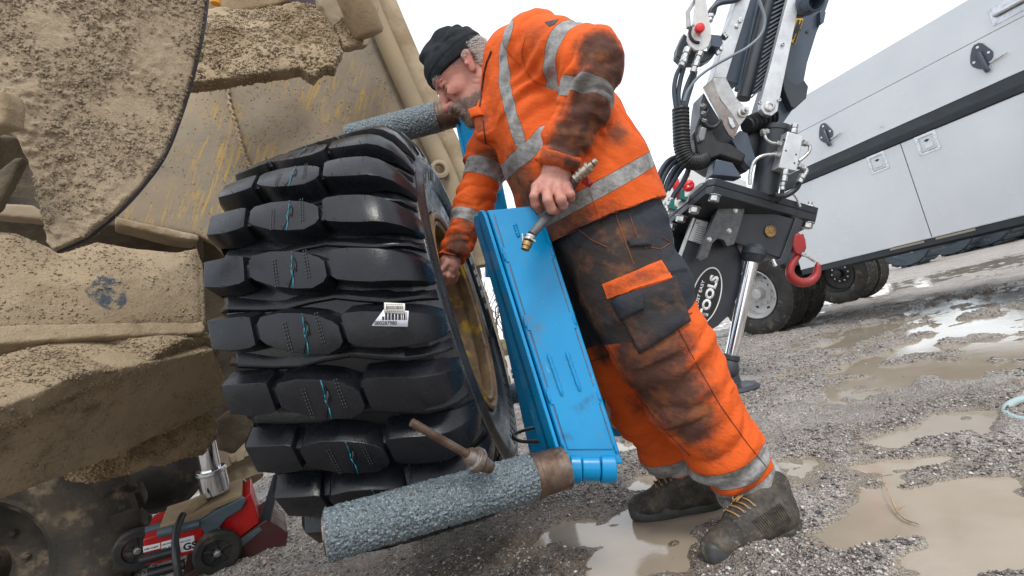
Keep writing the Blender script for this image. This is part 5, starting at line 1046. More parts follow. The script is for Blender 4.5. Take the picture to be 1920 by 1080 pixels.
# inner tubes
def tp(name, p, q, r, m, d=3.3): mb = MB(); mb.tube([P(*p, d), P(*q, d)], r*d/FPX, 28); return mb.build(name, m, cn_, .002)
tp('lift_cylinder', (1462, -80), (1393, 186), 12.5, m_cr); tp('guide_tube', (1440, -80), (1384, 170), 7, m_crb, 3.38)
plate('inner_boom', [(1430, -80), (1452, -80), (1429, 0), (1384, 158), (1360, 150), (1404, 0)], 3.36, .14, m_crb)
plate('outer_boom', [(1405, -80), (1428, -80), (1407, 0), (1362, 146), (1337, 146), (1381, 0)], 3.20, .12, m_alu)
for x, y in ((1387, 40), (1381, 50), (1352, 92), (1345, 100), (1389, 37)): mb = MB(); mb.bolt(P(x, y, 3.2), -FW, .013); mb.build('small_bolt', m_zinc, cn_, .001)
# energy chain: a dark trough and its slats
plate('chain_trough', [(1472, -80), (1496, -80), (1476, 0), (1436, 164), (1410, 176), (1452, 0)], 3.26, .04, m_cr)
for k in range(22):
    t = (k+.2)/19-.12; xa, ya = 1452+(1411-1452)*t, 0+174*t; xb, yb = 1476+(1437-1476)*t, 0+162*t
    plate('chain_slat', [(xa+.5, ya+5.2), (xb-1, yb-5.6), (xb-1, yb-2.0), (xa+.5, ya+8.8)], 3.235, .03, M('chain_slat_grey', (.10, .115, .135), None, 5, (.4, .5)) if k == 0 else bpy.data.materials['chain_slat_grey'], bev=.001)
sb = plate('link_bar', [(1497, -80), (1521, -80), (1500, 0), (1460, 196), (1458, 208), (1447, 217), (1434, 214), (1427, 204), (1427, 190), (1477, 0)], 3.16, .045, m_alu)
for x, y, r in ((1443, 200, .034), (1467, 84, .012), (1460, 188, .012), (1424, 193, .012)): mb = MB(); mb.lathe([(0, r), (-.010, r), (-.013, r*.85), (-.013, r*.5), (-.006, r*.45), (-.006, 0)], P(x, y, 3.16), FW, 24); mb.build('pivot_pin', m_zinc, sb)
c0, c1 = P(1448, 218, 3.3), P(1400, 236, 3.22); v = nrm(c1-c0); L_ = np.linalg.norm(c1-c0); pr = [(0, .05)]
for k in range(6): pr += [(L_*k/6, .055), (L_*(k+.5)/6, .064), (L_*(k+.6)/6, .052)]
mb = MB(); mb.lathe(pr+[(L_, .05)], c0, v, 32); mb.build('bellows', m_blk, cn_)
# folded steel bracket left of the cylinders
fb_ = plate('steel_bracket', [(1337, 147), (1361, 145), (1382, 185), (1404, 207), (1398, 222), (1386, 238), (1372, 214), (1352, 188), (1344, 172)], 3.12, .02, m_steel, bev=.003)
mb = MB(); a, b, c, d = P(1337, 147, 3.12), P(1318, 163, 3.16), P(1367, 254, 3.16), P(1386, 238, 3.12); mb.prism([a, b, c, P(1376, 260, 3.13), d, P(1372, 214, 3.12), P(1344, 172, 3.12)], FW*.012); mb.build('bracket_web', m_steel, fb_, .002)
mb = MB(); mb.lathe([(0, .036), (-.01, .036), (-.012, .024), (-.04, .022), (-.042, .012), (-.06, .012)], P(1393, 210, 3.12), FW, 20); mb.build('bracket_pin', m_zinc, fb_)
mb = MB(); mb.prism(K3([(1362, 222), (1370, 226), (1376, 240), (1370, 244), (1364, 234)], 3.14), -FW*.03); mb.build('bracket_tab', m_alu, fb_, .004)
plate('boom_foot', [(1320, 172), (1328, 187), (1367, 252), (1380, 262), (1398, 241), (1420, 240), (1436, 262), (1425, 300), (1400, 322), (1376, 324), (1340, 320), (1308, 300), (1298, 272), (1312, 233), (1316, 195)], 3.30, .20, m_cr, bev=.01)
plate('knuckle_strut', [(1372, 262), (1388, 244), (1402, 250), (1420, 306), (1408, 316), (1398, 308)], 3.18, .06, m_crb, bev=.004)
plate('pillar_foot', [(1343, 298), (1374, 305), (1392, 333), (1336, 328)], 3.12, .12, m_crb, bev=.006)
plate('boom_clamp', [(1300, 250), (1318, 226), (1334, 236), (1346, 262), (1370, 268), (1400, 290), (1392, 306), (1352, 292), (1330, 300), (1306, 288)], 3.16, .10, m_blk, bev=.014)
plate('clamp_catch', [(1316, 236), (1326, 240), (1322, 262), (1312, 266), (1309, 254)], 3.12, .05, M('grey_casting', (.2, .2, .21), None, 9, (.3, .4), .4), bev=.008)
tubep('cable_loop', [(1328, 205), (1322, 222), (1326, 236), (1340, 238), (1352, 226)], 3.14, 3, m_blk); tubep('cable_loop', [(1324, 188), (1318, 210), (1310, 232), (1300, 262)], 3.18, 3, m_blk)
tubep('hose', [(1320, 186), (1316, 205), (1318, 225)], 3.16, 4, m_blk)
for i in range(5): mb = MB(); mb.tube([P(1316+i*.5, 196+i*7, 3.15), P(1322+i*.5, 199+i*7, 3.13)], .012, 10); mb.build('small_connector', m_cr if i % 2 else m_zinc, cn_)
# control lever plate with the red knob
lv = plate('lever_plate', [(1312, -60), (1330, -60), (1324, 0), (1333, 52), (1334, 70), (1329, 86), (1318, 94), (1304, 94), (1294, 86), (1289, 74), (1290, 60), (1296, 52), (1300, 40), (1304, 10)], 3.06, .02, M('cream_plate', (.6, .6, .58), (.52, .52, .5), 20, (.3, .45), bumps=[(120, .15, .001)]), bev=.003)
plate('lever_strut', [(1318, -30), (1324, -24), (1294, 22), (1296, 52), (1289, 50), (1288, 18)], 3.10, .03, m_steel, lv)
tubep('slot_arc', [(1296, 50), (1293, 60), (1295, 70), (1302, 78), (1311, 80)], 3.055, 2.6, m_black, lv)
mb = MB(); mb.lathe([(0, .014), (-.02, .014), (-.024, .030), (-.040, .031), (-.050, .026), (-.054, .014), (-.055, 0)], P(1308, 58, 3.06), FW, 24); mb.build('red_knob', m_redp, lv)
for x, y in ((1313, 66), (1311, 78), (1300, 46)): mb = MB(); mb.bolt(P(x, y, 3.06), -FW, .009); mb.build('small_bolt', m_zinc, lv)
plate('valve_body', [(1282, 62), (1292, 70), (1300, 92), (1334, 96), (1334, 66), (1352, 70), (1350, 88), (1336, 108), (1322, 116), (1284, 118), (1269, 104), (1271, 88)], 3.14, .08, m_cr, bev=.006)
plate('valve_head', [(1334, 64), (1352, 66), (1356, 80), (1350, 90), (1334, 86)], 3.08, .07, m_crb, bev=.004)
for x, y, x2, y2 in ((1290, 90, 1282, 112), (1283, 112, 1277, 124), (1313, 98, 1306, 116), (1306, 116, 1299, 136), (1356, 70, 1362, 66), (1333, 28, 1330, 40)): nut(x, y, x2, y2, 3.08, .024)
for i in range(4): tubep('hose', [(1328+i*3, 34-i*2), (1334+i*3, 18-i*3), (1350+i*2, 6-i*5), (1380, 0-i*6), (1400, -14-i*6)], 3.16+.03*i, 4.5, M('hose_rubber', (.03, .04, .055), None, 5, (.35, .5)) if i == 0 else bpy.data.materials['hose_rubber'])
m_hr = bpy.data.materials['hose_rubber']
for pts in ([(1277, 124), (1268, 142), (1264, 170), (1268, 206)], [(1282, 128), (1276, 150), (1272, 178), (1275, 206)], [(1298, 138), (1290, 156), (1283, 178), (1280, 206)], [(1304, 134), (1298, 156), (1290, 182), (1284, 206)]): tubep('hose', pts, 3.14, 4.2, m_hr)
tubep('grey_cable', [(1412, -30), (1426, 8), (1434, 38), (1426, 66), (1400, 90), (1370, 106), (1336, 125), (1308, 146), (1290, 170), (1283, 190)], 3.04, 2.6, M('grey_cable_sheath', (.16, .19, .22), None, 5, (.35, .5)))
pth = curve([P(1276, 202, 3.14), P(1277, 240, 3.14), P(1279, 275, 3.14), (P(1288, 298, 3.14)), P(1306, 304, 3.16), P(1320, 300, 3.2)], 34); n_ = len(pth)
mb = MB(); mb.tube(pth, [.050+(.0045 if (i//2) % 3 else -.005) for i in range(n_)], 28); mb.build('corrugated_conduit', m_blk, cn_, ang=80)
for pts in ([(1284, 290), (1262, 306), (1246, 328), (1238, 352), (1236, 372)], [(1284, 300), (1268, 314), (1254, 336), (1246, 360)], [(1290, 304), (1276, 318), (1262, 340), (1252, 356)], [(1294, 306), (1288, 326), (1278, 346), (1266, 362), (1260, 374)], [(1280, 292), (1256, 300), (1240, 320), (1231, 346), (1229, 366)]): tubep('hose', pts, 3.28, 5, m_hr)
for x, y in ((1244, 362), (1259, 372), (1252, 380), (1238, 372), (1268, 384)): nut(x, y, x-4, y+12, 3.26, .022)
for k in range(4): tubep('pipe', [(1246+k*4, 396+k*1), (1268+k*3, 384+k*1), (1290+k*2, 368+k*1), (1310+k, 348+k*2), (1338, 338+k*3)], 3.24, 2.3, m_steel)
for x, y in ((1262, 386), (1281, 368)): plate('pipe_clip', [(x-2, y-14), (x+3, y-12), (x+3, y), (x+10, y+2), (x+6, y+8), (x-7, y+4)], 3.2, .03, M('green_clip', (.0, .12, .10), None, 5, (.4, .5)) if x == 1262 else bpy.data.materials['green_clip'], bev=.002)
# ---------------------------------------------------------------- the worker
pr_ = thing('person', 'worker in black beanie and dirty orange hi-vis jacket and trousers leaning to the wheel', 'person', G(1330, 985))
def Q(x, y, d, r): return (P(x, y, d), r*d/FPX)
LAT = nrm(FW-.22*RT); 
def along_noise(v, ax, fa, fp, o=2, seed=0):
    """noise stretched across axis ax: rings round a limb"""
    ax = nrm(ax); t = v @ ax; pp = v-t[:, None]*ax; w = fbm(v*7, 2, seed+50)*.05
    return ridge(pp*fp+ax*((t+w)*fa)[:, None], o, seed)
def near_seg(v, segs):
    """nearest segment index and parameter"""
    best = np.full(len(v), 1e9); bi = np.zeros(len(v), int); bt = np.zeros(len(v))
    for i, (a, b) in enumerate(segs):
        ba = b-a; h = np.clip(((v-a) @ ba)/(ba @ ba), 0, 1); d = np.linalg.norm(v-a-h[:, None]*ba, axis=1); m = d < best; best[m] = d[m]; bi[m] = i; bt[m] = h[m]
    return bi, bt, best
def cut(s, p, n):
    """remove all beyond the plane"""
    n = nrm(n); ax = [(s.lo[i]+np.arange(s.dim[i])*s.vox).astype(np.float32) for i in range(3)]
    dd = (ax[0][:, None, None]-p[0])*n[0]+(ax[1][None, :, None]-p[1])*n[1]+(ax[2][None, None, :]-p[2])*n[2]; s.d = np.maximum(s.d, dd.astype(np.float32)); return s
def bounds(pts, m=.03): a = np.array([p-r for p, r in pts]).min(0)-m; b = np.array([p+r for p, r in pts]).max(0)+m; return a, b
# --- jacket
NS = Q(1004, 87, 1.38, 63); NE = Q(1111, 118, 1.25, 60); NF1 = Q(1098, 190, 1.24, 54); NF2 = Q(1068, 258, 1.25, 46); NC = Q(1046, 303, 1.26, 40); NC2 = Q(1036, 325, 1.26, 39)
FS = Q(968, 155, 1.70, 60); FE = Q(918, 295, 1.72, 44); FE2 = Q(890, 378, 1.67, 39); FC = Q(856, 462, 1.60, 30); FC2 = Q(845, 490, 1.58, 28)
TOR = [Q(1135, 445, 1.50, 118), Q(1116, 405, 1.50, 119), Q(1086, 338, 1.50, 125), Q(1050, 262, 1.51, 117), Q(1012, 195, 1.52, 105), Q(985, 140, 1.53, 84)]
allp = [NS, NE, NF1, NF2, NC2, FS, FE, FE2, FC2]+TOR+[Q(925, 100, 1.5, 45)]
lo, hi = bounds(allp, .06); VX = .0055
sa = SDF(lo, hi, VX)
sa.chain([(NS[0], NS[1]), NE, NF1, NF2, NC, NC2], .03); cutd = nrm(NC2[0]-NF2[0]); cut(sa, blend(NC[0], NC2[0], .62), cutd)
sb_ = SDF(lo, hi, VX); sb_.chain([FS, FE, FE2, FC, FC2], .03); cut(sb_, FC2[0], nrm(FC2[0]-FC[0]))
st = SDF(lo, hi, VX)
st.chain(TOR, .05, e=LAT, q=1.12)
st.cap(*Q(960, 108, 1.50, 52)[:1], Q(965, 130, 1.6, 60)[0], .085, .085, .05)
HP = P(1121, 426, 1.5); HD = nrm(RT*.385-UP*.923); cut(st, HP, HD)
st.cap(NS[0], FS[0], NS[1]*.95, FS[1]*.95, .06)
# collar
st.cap(P(948, 98, 1.52), P(930, 180, 1.54), .060, .052, .03, e=LAT, q=1.15)
st.cap(P(905, 205, 1.50), P(912, 245, 1.5), .030, .05, .03)
s0 = SDF(lo, hi, VX); s0.d = smin(smin(st.d, sa.d, .018), sb_.d, .03)
v, q = s0.mesh(); n = vnormals(v, q)
segs = [(NS[0], NE[0]), (NE[0], NF1[0]), (NF1[0], NF2[0]), (NF2[0], NC2[0]), (FS[0], FE[0]), (FE[0], FE2[0]), (FE2[0], FC[0]), (FC[0], FC2[0]), (TOR[1][0], TOR[3][0]), (TOR[3][0], TOR[5][0])]
radii = [.09, .08, .07, .055, .09, .08, .065, .05, .2, .18]
bi = np.zeros(len(v), int); best = np.full(len(v), 1e9); bt = np.zeros(len(v))
for i, (a, b) in enumerate(segs):
    ba = b-a; h = np.clip(((v-a) @ ba)/(ba @ ba), 0, 1); d = np.linalg.norm(v-a-h[:, None]*ba, axis=1)/radii[i]; m = d < best; best[m] = d[m]; bi[m] = i; bt[m] = h[m]
h = np.zeros(len(v))
for i, (a, b) in enumerate(segs):
    m = bi == i
    if not m.any(): continue
    if i < 8: h[m] = .026*(along_noise(v[m], nrm(b-a)+.3*RT, 15, 5.5, 3, 31+i % 3)**1.5-.45)*(1 if i not in (0, 4) else .65)
    else:
        dg = nrm((b-a)+.5*LAT+.4*RT); h[m] = .022*(along_noise(v[m], dg, 9, 3.5, 3, 41)**1.5-.42)
# deep compression folds at the elbow crook and armpit
for (x, y, d, r, amp, dr) in ((1070, 160, 1.2, .07, .012, NE[0]-NS[0]), (930, 300, 1.66, .09, .010, FE[0]-FS[0]), (1000, 150, 1.33, .09, .008, TOR[3][0]-TOR[5][0])):
    w = np.exp(-(np.linalg.norm(v-P(x, y, d), axis=1)/r)**2); h += amp*w*np.sin((v @ nrm(dr))*130+5*fbm(v*12, 2, 8))
h += .0025*(fbm(v*45, 2, 3)-.5)
v = v+n*h[:, None]; v = smooth(v, q, 1, .3)
jme = quads_to_mesh('jacket', v, q)
def bvh(v, q): return BVHTree.FromPolygons([tuple(p) for p in v], [tuple(int(i) for i in f) for f in q])
jb = bvh(v, q)
def hit(b, x, y, lift=0.0):
    dr = FW+(x-960)/FPX*RT-(y-540)/FPX*UP; r = b.ray_cast(Vector(CO), Vector(nrm(dr)))
    if r[0] is None: return None
    nn = np.array(r[1]); 
    if nn @ dr > 0: nn = -nn
    return np.array(r[0])+nn*lift
def spath(b, pts, n=10, lift=0.0):
    res = []
    for (x0, y0), (x1, y1) in zip(pts[:-1], pts[1:]):
        for k in range(n):
            t = k/n; hh_ = hit(b, x0+(x1-x0)*t, y0+(y1-y0)*t, lift)
            if hh_ is not None and (not res or np.linalg.norm(hh_-res[-1]) < .09): res.append(hh_)
    return res
band = np.full(len(v), -1.0)
def ring(i, t, half):
    a, b = segs[i]; u = nrm(b-a); c = a+(b-a)*t; m = np.isin(bi, [i, i-1, i+1]) if i < 8 else bi >= 8
    if i in (3, 7): m = np.isin(bi, [i, i-1])
    if i in (0, 4): m = np.isin(bi, [i, i+1])
    band[m] = np.maximum(band[m], half-np.abs((v[m]-c) @ u))
ring(0, .66, .019); ring(1, .93, .021); ring(5, .42, .028); ring(6, .45, .020)
okq = ((bi[q] >= 8) | ((bi[q] == 0) & (bt[q] < .35))).all(1); jbt = bvh(v, q[okq])
def line_band(pts, half, sel=None):
    pp = spath(jbt, pts, 8)
    d = half-segdist(v, pp); m = bi >= 8
    m |= (best > .9) & (bi == 0)
    m = (bi >= 8) | ((bi == 0) & (bt < .3))
    band[m] = np.maximum(band[m], d[m])
line_band([(952, 50), (940, 90), (946, 160), (960, 222), (976, 268)], .021)
line_band([(928, 338), (962, 306), (1002, 272), (1030, 240)], .025)
# waist band runs right round the body
wn = nrm(P(1200, 312, 1.5)-P(985, 432, 1.5)); wn2 = nrm(np.cross(wn, LAT)); mt = bi >= 8; wc = P(1092, 370, 1.5)
dd = .021-np.abs((v-wc) @ wn2); band[mt] = np.maximum(band[mt], dd[mt])
attr(jme, 'band', band)
def blobs(v, pts, b=None):
    a = np.zeros(len(v))
    for (x, y, d, r, s_) in pts:
        c = hit(b, x, y) if (b is not None and d is None) else P(x, y, d)
        if c is None: continue
        a = np.maximum(a, s_*np.clip(1.3-np.linalg.norm(v-c, axis=1)/r, 0, 1))
    return a
dj = 1.45*blobs(v, [(1130, 95, None, .07, 1), (1150, 140, None, .08, 1), (1120, 170, None, .08, 1), (1110, 215, None, .08, 1), (1085, 250, None, .07, .95), (1060, 280, None, .06, .9), (1060, 305, None, .05, 1), (935, 360, None, .11, .9), (965, 400, None, .11, .95), (990, 440, None, .09, 1), (1015, 455, None, .10, .9), (1035, 430, None, .10, .8),
    (920, 290, None, .06, .55), (965, 330, None, .09, .7), (1000, 380, None, .09, .75), (1010, 60, None, .05, .35), (1160, 250, None, .05, .5), (860, 460, None, .06, .7), (885, 420, None, .07, .5), (900, 230, None, .05, .4), (1080, 420, None, .08, .6), (1140, 395, None, .06, .3)], jb)
attr(jme, 'dirt', dj)
def gar(orange, black=False):
    def fnc(N, K, col, ro, mix, ramp, noise, math_):
        if black:
            z = ramp(A(N, 'zone'), -.0012, .0012); col = mix(z, col, orange)
        n1 = noise(11, 6, .7, 2); n2 = noise(60, 5, .7, 4); nn = math_('ADD', math_('MULTIPLY', n1, .6), math_('MULTIPLY', n2, .4))
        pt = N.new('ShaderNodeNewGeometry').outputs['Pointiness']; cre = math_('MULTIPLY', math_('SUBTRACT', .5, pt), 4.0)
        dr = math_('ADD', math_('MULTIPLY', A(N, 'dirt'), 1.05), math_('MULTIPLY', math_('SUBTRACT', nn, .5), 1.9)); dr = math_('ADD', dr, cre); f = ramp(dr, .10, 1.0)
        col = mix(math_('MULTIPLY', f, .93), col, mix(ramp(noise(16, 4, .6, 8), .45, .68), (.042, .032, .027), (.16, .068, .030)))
        b = ramp(A(N, 'band'), -.0008, .0008); gr = mix(ramp(noise(30, 5, .7, 5), .35, .7), (.34, .34, .335), (.17, .155, .135))
        gr = mix(math_('MULTIPLY', ramp(A(N, 'dirt'), .3, 1.1), .75), gr, (.075, .06, .05))
        col = mix(b, col, gr)
        e = math_('MULTIPLY', ramp(A(N, 'band'), -.0026, -.0012), ramp(A(N, 'band'), .0010, -.0004)); col = mix(math_('MULTIPLY', e, .6), col, (.05, .03, .02))
        x = N.new('ShaderNodeMapRange'); K.new(b, x.inputs[0]); x.inputs[3].default_value = .82; x.inputs[4].default_value = .42
        return col, x.outputs[0]
    return fnc
ORG = (.70, .108, .016)
m_jack = M('hivis_orange_cloth', ORG, (.62, .095, .014), 9, (.7, .85), bumps=[(10, .32, .02, 'n', (1, 1, 3.2, (.3, .5, 0))), (26, .2, .008, 'n', (2.2, 1, 1, (0, .4, .3))), (55, .35, .004), (900, .35, .0006)], attrs=[gar(ORG)], spec=.25)
jo = link('jacket', jme, m_jack, pr_)
# --- trousers
HIP = Q(1128, 415, 1.5, 108); H2 = Q(1146, 455, 1.5, 106)
NL_ = [Q(1150, 455, 1.44, 101), Q(1190, 550, 1.40, 98), Q(1238, 648, 1.37, 91), Q(1296, 748, 1.37, 84), Q(1356, 842, 1.38, 74), Q(1405, 905, 1.40, 60), Q(1424, 932, 1.41, 54)]
FL_ = [Q(1120, 455, 1.60, 92), Q(1140, 570, 1.62, 84), Q(1168, 672, 1.62, 72), Q(1212, 770, 1.64, 62), Q(1262, 850, 1.68, 55), Q(1296, 895, 1.70, 48)]
lo, hi = bounds([HIP, H2]+NL_+FL_, .05)
sn = SDF(lo, hi, .0055); sn.chain(NL_, .04); cut(sn, P(1428, 943, 1.41), nrm(RT*.30-UP*.95))
sf = SDF(lo, hi, .0055); sf.chain(FL_, .04); cut(sf, P(1294, 903, 1.69), nrm(RT*.28-UP*.96))
sh = SDF(lo, hi, .0055); sh.chain([HIP, H2], .04, e=LAT, q=1.15); sh.cap(P(1205, 425, 1.42), P(1215, 455, 1.5), .06, .06, .05)
sh.d = smin(smin(sh.d, sn.d, .02), sf.d, .03)
v, q = sh.mesh(); n = vnormals(v, q)
segs2 = [(a[0], b[0]) for a, b in zip(NL_[:-1], NL_[1:])]+[(a[0], b[0]) for a, b in zip(FL_[:-1], FL_[1:])]
bi2, bt2, bd2 = near_seg(v, segs2); leg = bi2 < 6; h = np.zeros(len(v))
for i, (a, b) in enumerate(segs2):
    m = bi2 == i
    if not m.any(): continue
    k_ = (0, 1, 2, 3, 4, 5, 0, 1, 2, 3, 5)[i]; amp = (.010, .012, .018, .018, .022, .022)[k_]
    dg = nrm(nrm(b-a)+.35*RT); h[m] = amp*1.45*(along_noise(v[m], dg, (8, 9, 11, 10, 15, 20)[k_], 3.6, 3, 61+k_//2)**1.5-.45)
h += .0025*(fbm(v*40, 2, 6)-.5)
v = v+n*h[:, None]; v = smooth(v, q, 1, .4)
tme = quads_to_mesh('trousers', v, q); tbv = bvh(v, q)
nd = nrm(NL_[3][0]-NL_[1][0]); zc = P(1205, 612, 1.38); zone = np.where(leg, (v-zc) @ nd, (v-P(1130, 640, 1.6)) @ nd)
zone = zone+.006*np.sin(v[:, 0]*40)
band = np.full(len(v), -1.0)
def rb2_(m, c, u, half): band[m] = np.maximum(band[m], half-np.abs((v[m]-c) @ nrm(u)))
nd2 = nrm(NL_[5][0]-NL_[3][0]); nd2b = nrm(RT*.47-UP*.88)
rb2_(leg, P(1383, 855, 1.38), nd2b, .030); rb2_(leg, P(1408, 903, 1.40), nd2b, .042)
rb2_(~leg, P(1262, 856, 1.68), nrm(RT*.42-UP*.9), .028); rb2_(~leg, P(1284, 905, 1.69), nrm(RT*.42-UP*.9), .034)
attr(tme, 'zone', zone); attr(tme, 'band', band)
dt = 1.35*blobs(v, [(1215, 660, None, .13, .95), (1245, 730, None, .13, .95), (1285, 790, None, .10, .8), (1110, 540, None, .16, .7), (1160, 480, None, .14, .6), (1200, 650, None, .09, 1.0), (1230, 700, None, .10, 1), (1260, 750, None, .10, .95), (1290, 800, None, .08, .8), (1180, 670, None, .07, .9), (1250, 790, None, .06, .6), (1330, 850, None, .05, .4), (1110, 500, None, .10, .75), (1150, 450, None, .10, .6), (1180, 560, None, .08, .6), (1130, 580, None, .10, .5), (1200, 600, None, .08, .8), (1340, 790, None, .03, .5), (1130, 660, None, .05, .7), (1200, 760, None, .05, .4), (1400, 920, None, .04, .4)], tbv)
attr(tme, 'dirt', dt)
m_tr = M('navy_work_cloth', (.022, .027, .035), (.032, .036, .044), 8, (.75, .9), bumps=[(10, .32, .02, 'n', (1, 1, 3.2, (.3, .5, 0))), (28, .25, .008, 'n', (2.2, 1, 1, (0, .4, .3))), (60, .35, .004), (900, .3, .0006)], attrs=[gar(ORG, True)], spec=.25)
to = link('trousers', tme, m_tr, pr_)
# --- patches laid over the cloth
def patch(name, b, c4, m, parent, off=.004, nu=18, nv=12, puff=0.0, amp=.0015, attrs=None, seed=1, thick=None):
    """c4: pixel corners tl, tr, br, bl"""
    (a, b1, c, d) = [np.array(p, float) for p in c4]; pts = np.zeros((nu+1, nv+1, 3)); ok = np.zeros((nu+1, nv+1), bool)
    for i in range(nu+1):
        for j in range(nv+1):
            s_, t = i/nu, j/nv; p = (a*(1-s_)+b1*s_)*(1-t)+(d*(1-s_)+c*s_)*t; hh_ = hit(b, p[0], p[1])
            if hh_ is not None: pts[i, j] = hh_; ok[i, j] = True
    if not ok.all():
        for _ in range(30):
            bad = np.argwhere(~ok)
            if not len(bad): break
            for i, j in bad:
                nb = [(i+di, j+dj) for di, dj in ((1, 0), (-1, 0), (0, 1), (0, -1)) if 0 <= i+di <= nu and 0 <= j+dj <= nv and ok[i+di, j+dj]]
                if nb:
                    s_, t = i/nu, j/nv; p = (a*(1-s_)+b1*s_)*(1-t)+(d*(1-s_)+c*s_)*t; dep = np.mean([(pts[k]-CO) @ FW for k in nb]); pts[i, j] = P(p[0], p[1], dep+.006); ok[i, j] = True
    for _ in range(2):
        k = pts.copy(); k[1:-1, 1:-1] = (pts[1:-1, 1:-1]*2+pts[:-2, 1:-1]+pts[2:, 1:-1]+pts[1:-1, :-2]+pts[1:-1, 2:])/6; pts = k
    gu = np.gradient(pts, axis=0); gv = np.gradient(pts, axis=1); nn = np.cross(gu, gv); nn /= np.linalg.norm(nn, axis=-1, keepdims=True)+1e-9; sgn = np.sign((nn*(CO-pts)).sum(-1, keepdims=True)); nn = nn*np.where(sgn == 0, 1, sgn)
    U_, V_ = np.meshgrid(np.linspace(0, 1, nu+1), np.linspace(0, 1, nv+1), indexing='ij'); bul = (np.clip(np.minimum(np.minimum(U_, 1-U_), np.minimum(V_, 1-V_))*6, 0, 1)**.5)
    hgt = off+puff*bul+amp*(fbm(pts*60, 2, seed)-.5)*2; top = pts+nn*hgt[..., None]; bot = pts-nn*.004
    N_ = (nu+1)*(nv+1); vs = np.concatenate([top.reshape(-1, 3), bot.reshape(-1, 3)]); I = np.arange(N_).reshape(nu+1, nv+1); fs = []
    for i in range(nu):
        for j in range(nv): fs.append((I[i, j], I[i+1, j], I[i+1, j+1], I[i, j+1])); fs.append(tuple(N_+k for k in (I[i, j], I[i, j+1], I[i+1, j+1], I[i+1, j])))
    edge = [I[i, 0] for i in range(nu+1)]+[I[nu, j] for j in range(1, nv+1)]+[I[i, nv] for i in range(nu-1, -1, -1)]+[I[0, j] for j in range(nv-1, 0, -1)]
    for k in range(len(edge)): e0, e1_ = edge[k], edge[(k+1) % len(edge)]; fs.append((e0, e0+N_, e1_+N_, e1_))
    mb = MB(); mb.add(vs, fs); o = mb.build(name, m, parent, ang=55); me = o.data
    if attrs:
        for k, val in attrs.items(): attr(me, k, np.full(len(me.vertices), val))
    return o
def seam(name, b, pts, m, parent, r=.0012, lift=.0012, n=10, dash=False):
    pp = spath(b, pts, n, lift)
    if len(pp) < 2: return None
    mb = MB()
    if not dash: mb.tube(pp, r, 6)
    else:
        for i in range(0, len(pp)-1): mb.tube([pp[i], blend(pp[i], pp[i+1], .6)], r, 5)
    o = mb.build(name, m, parent, ang=60)
    if dash: o['kind'] = 'stuff'
    return o
m_thr = M('dark_thread', (.03, .02, .018), None, 5, (.8, .9)); m_thro = M('rust_thread', (.25, .07, .02), None, 5, (.8, .9))
AT = dict(zone=-1., band=-1.)
pocket = patch('cargo_pocket', tbv, [(1150, 560), (1262, 515), (1292, 604), (1200, 664)], m_tr, to, .009, 24, 18, .012, .003, dict(zone=-1, band=-1, dirt=.55))
tb2 = BVHTree.FromPolygons([v_.co[:] for v_ in to.data.vertices[:]], [tuple(p.vertices) for p in to.data.polygons])
def merged(*obs):
    vs, fs = [], []
    for o in obs:
        b0 = len(vs); vs += [v_.co[:] for v_ in o.data.vertices]; fs += [tuple(b0+i for i in p.vertices) for p in o.data.polygons]
    return BVHTree.FromPolygons(vs, fs)
tb3 = merged(to, pocket)
flap = patch('pocket_flap', tb3, [(1131, 533), (1238, 489), (1260, 523), (1140, 560)], m_tr, to, .006, 24, 8, .003, .0015, dict(zone=1, band=-1, dirt=.5))
patch('phone_pocket', tb3, [(1148, 565), (1207, 548), (1208, 578), (1165, 600)], m_tr, to, .006, 14, 10, .004, .001, dict(zone=-1, band=-1, dirt=.35))
patch('belt_loop', tb3, [(1176, 452), (1206, 447), (1220, 462), (1182, 464)], m_tr, to, .008, 10, 6, .004, .001, dict(zone=-1, band=-1, dirt=.5))
for pts in ([(1240, 445), (1258, 455), (1238, 468), (1182, 455)], [(1150, 385), (1160, 420), (1175, 460), (1190, 500)], [(1085, 430), (1110, 450), (1142, 465)], [(1180, 400), (1192, 440), (1215, 470)]): seam('seam', tbv, pts, m_thro, to, .0010)
seam('seam', tbv, [(1172, 640), (1210, 640), (1270, 600), (1300, 585)], m_thr, to, .0012); seam('side_seam', tbv, [(1262, 600), (1310, 690), (1350, 760), (1400, 830), (1440, 880)], m_thr, to, .0009)
seam('knee_seam', tbv, [(1135, 640), (1180, 720), (1240, 800), (1300, 860)], m_thr, to, .0009); seam('knee_seam', tbv, [(1100, 680), (1150, 665)], m_thr, to, .001)
# cuff strap, zip, pocket lines on the jacket
cf = patch('cuff', jb, [(1019, 276), (1087, 298), (1082, 322), (1011, 301)], m_jack, jo, .006, 18, 8, .003, .001, dict(band=-1, dirt=.75))
patch('cuff_strap', merged(jo, cf), [(1055, 290), (1088, 302), (1083, 318), (1051, 312)], m_jack, jo, .004, 10, 6, .002, .001, dict(band=-1, dirt=1.0))
zp = seam('zip', jb, [(922, 96), (913, 118), (908, 140), (905, 165), (902, 190), (899, 204)], M('zip_tape', (.05, .015, .02), None, 5, (.5, .7)), jo, .0030, .002)
seam('placket_edge', jb, [(906, 226), (910, 262), (920, 300), (936, 340), (952, 368)], m_thr, jo, .0022, .001)
for pts in ([(985, 70), (978, 100), (985, 130), (1000, 152), (1040, 168)], [(1105, 355), (1120, 400), (1122, 425)], [(1012, 462), (1060, 440), (1120, 414), (1180, 388), (1232, 368)], [(1050, 400), (1090, 365)]): seam('seam', jb, pts, m_thro, jo, .0007)
seam('hem_seam', jb, [(1008, 470), (1060, 447), (1120, 421), (1180, 396), (1236, 374)], m_thro, jo, .0008)
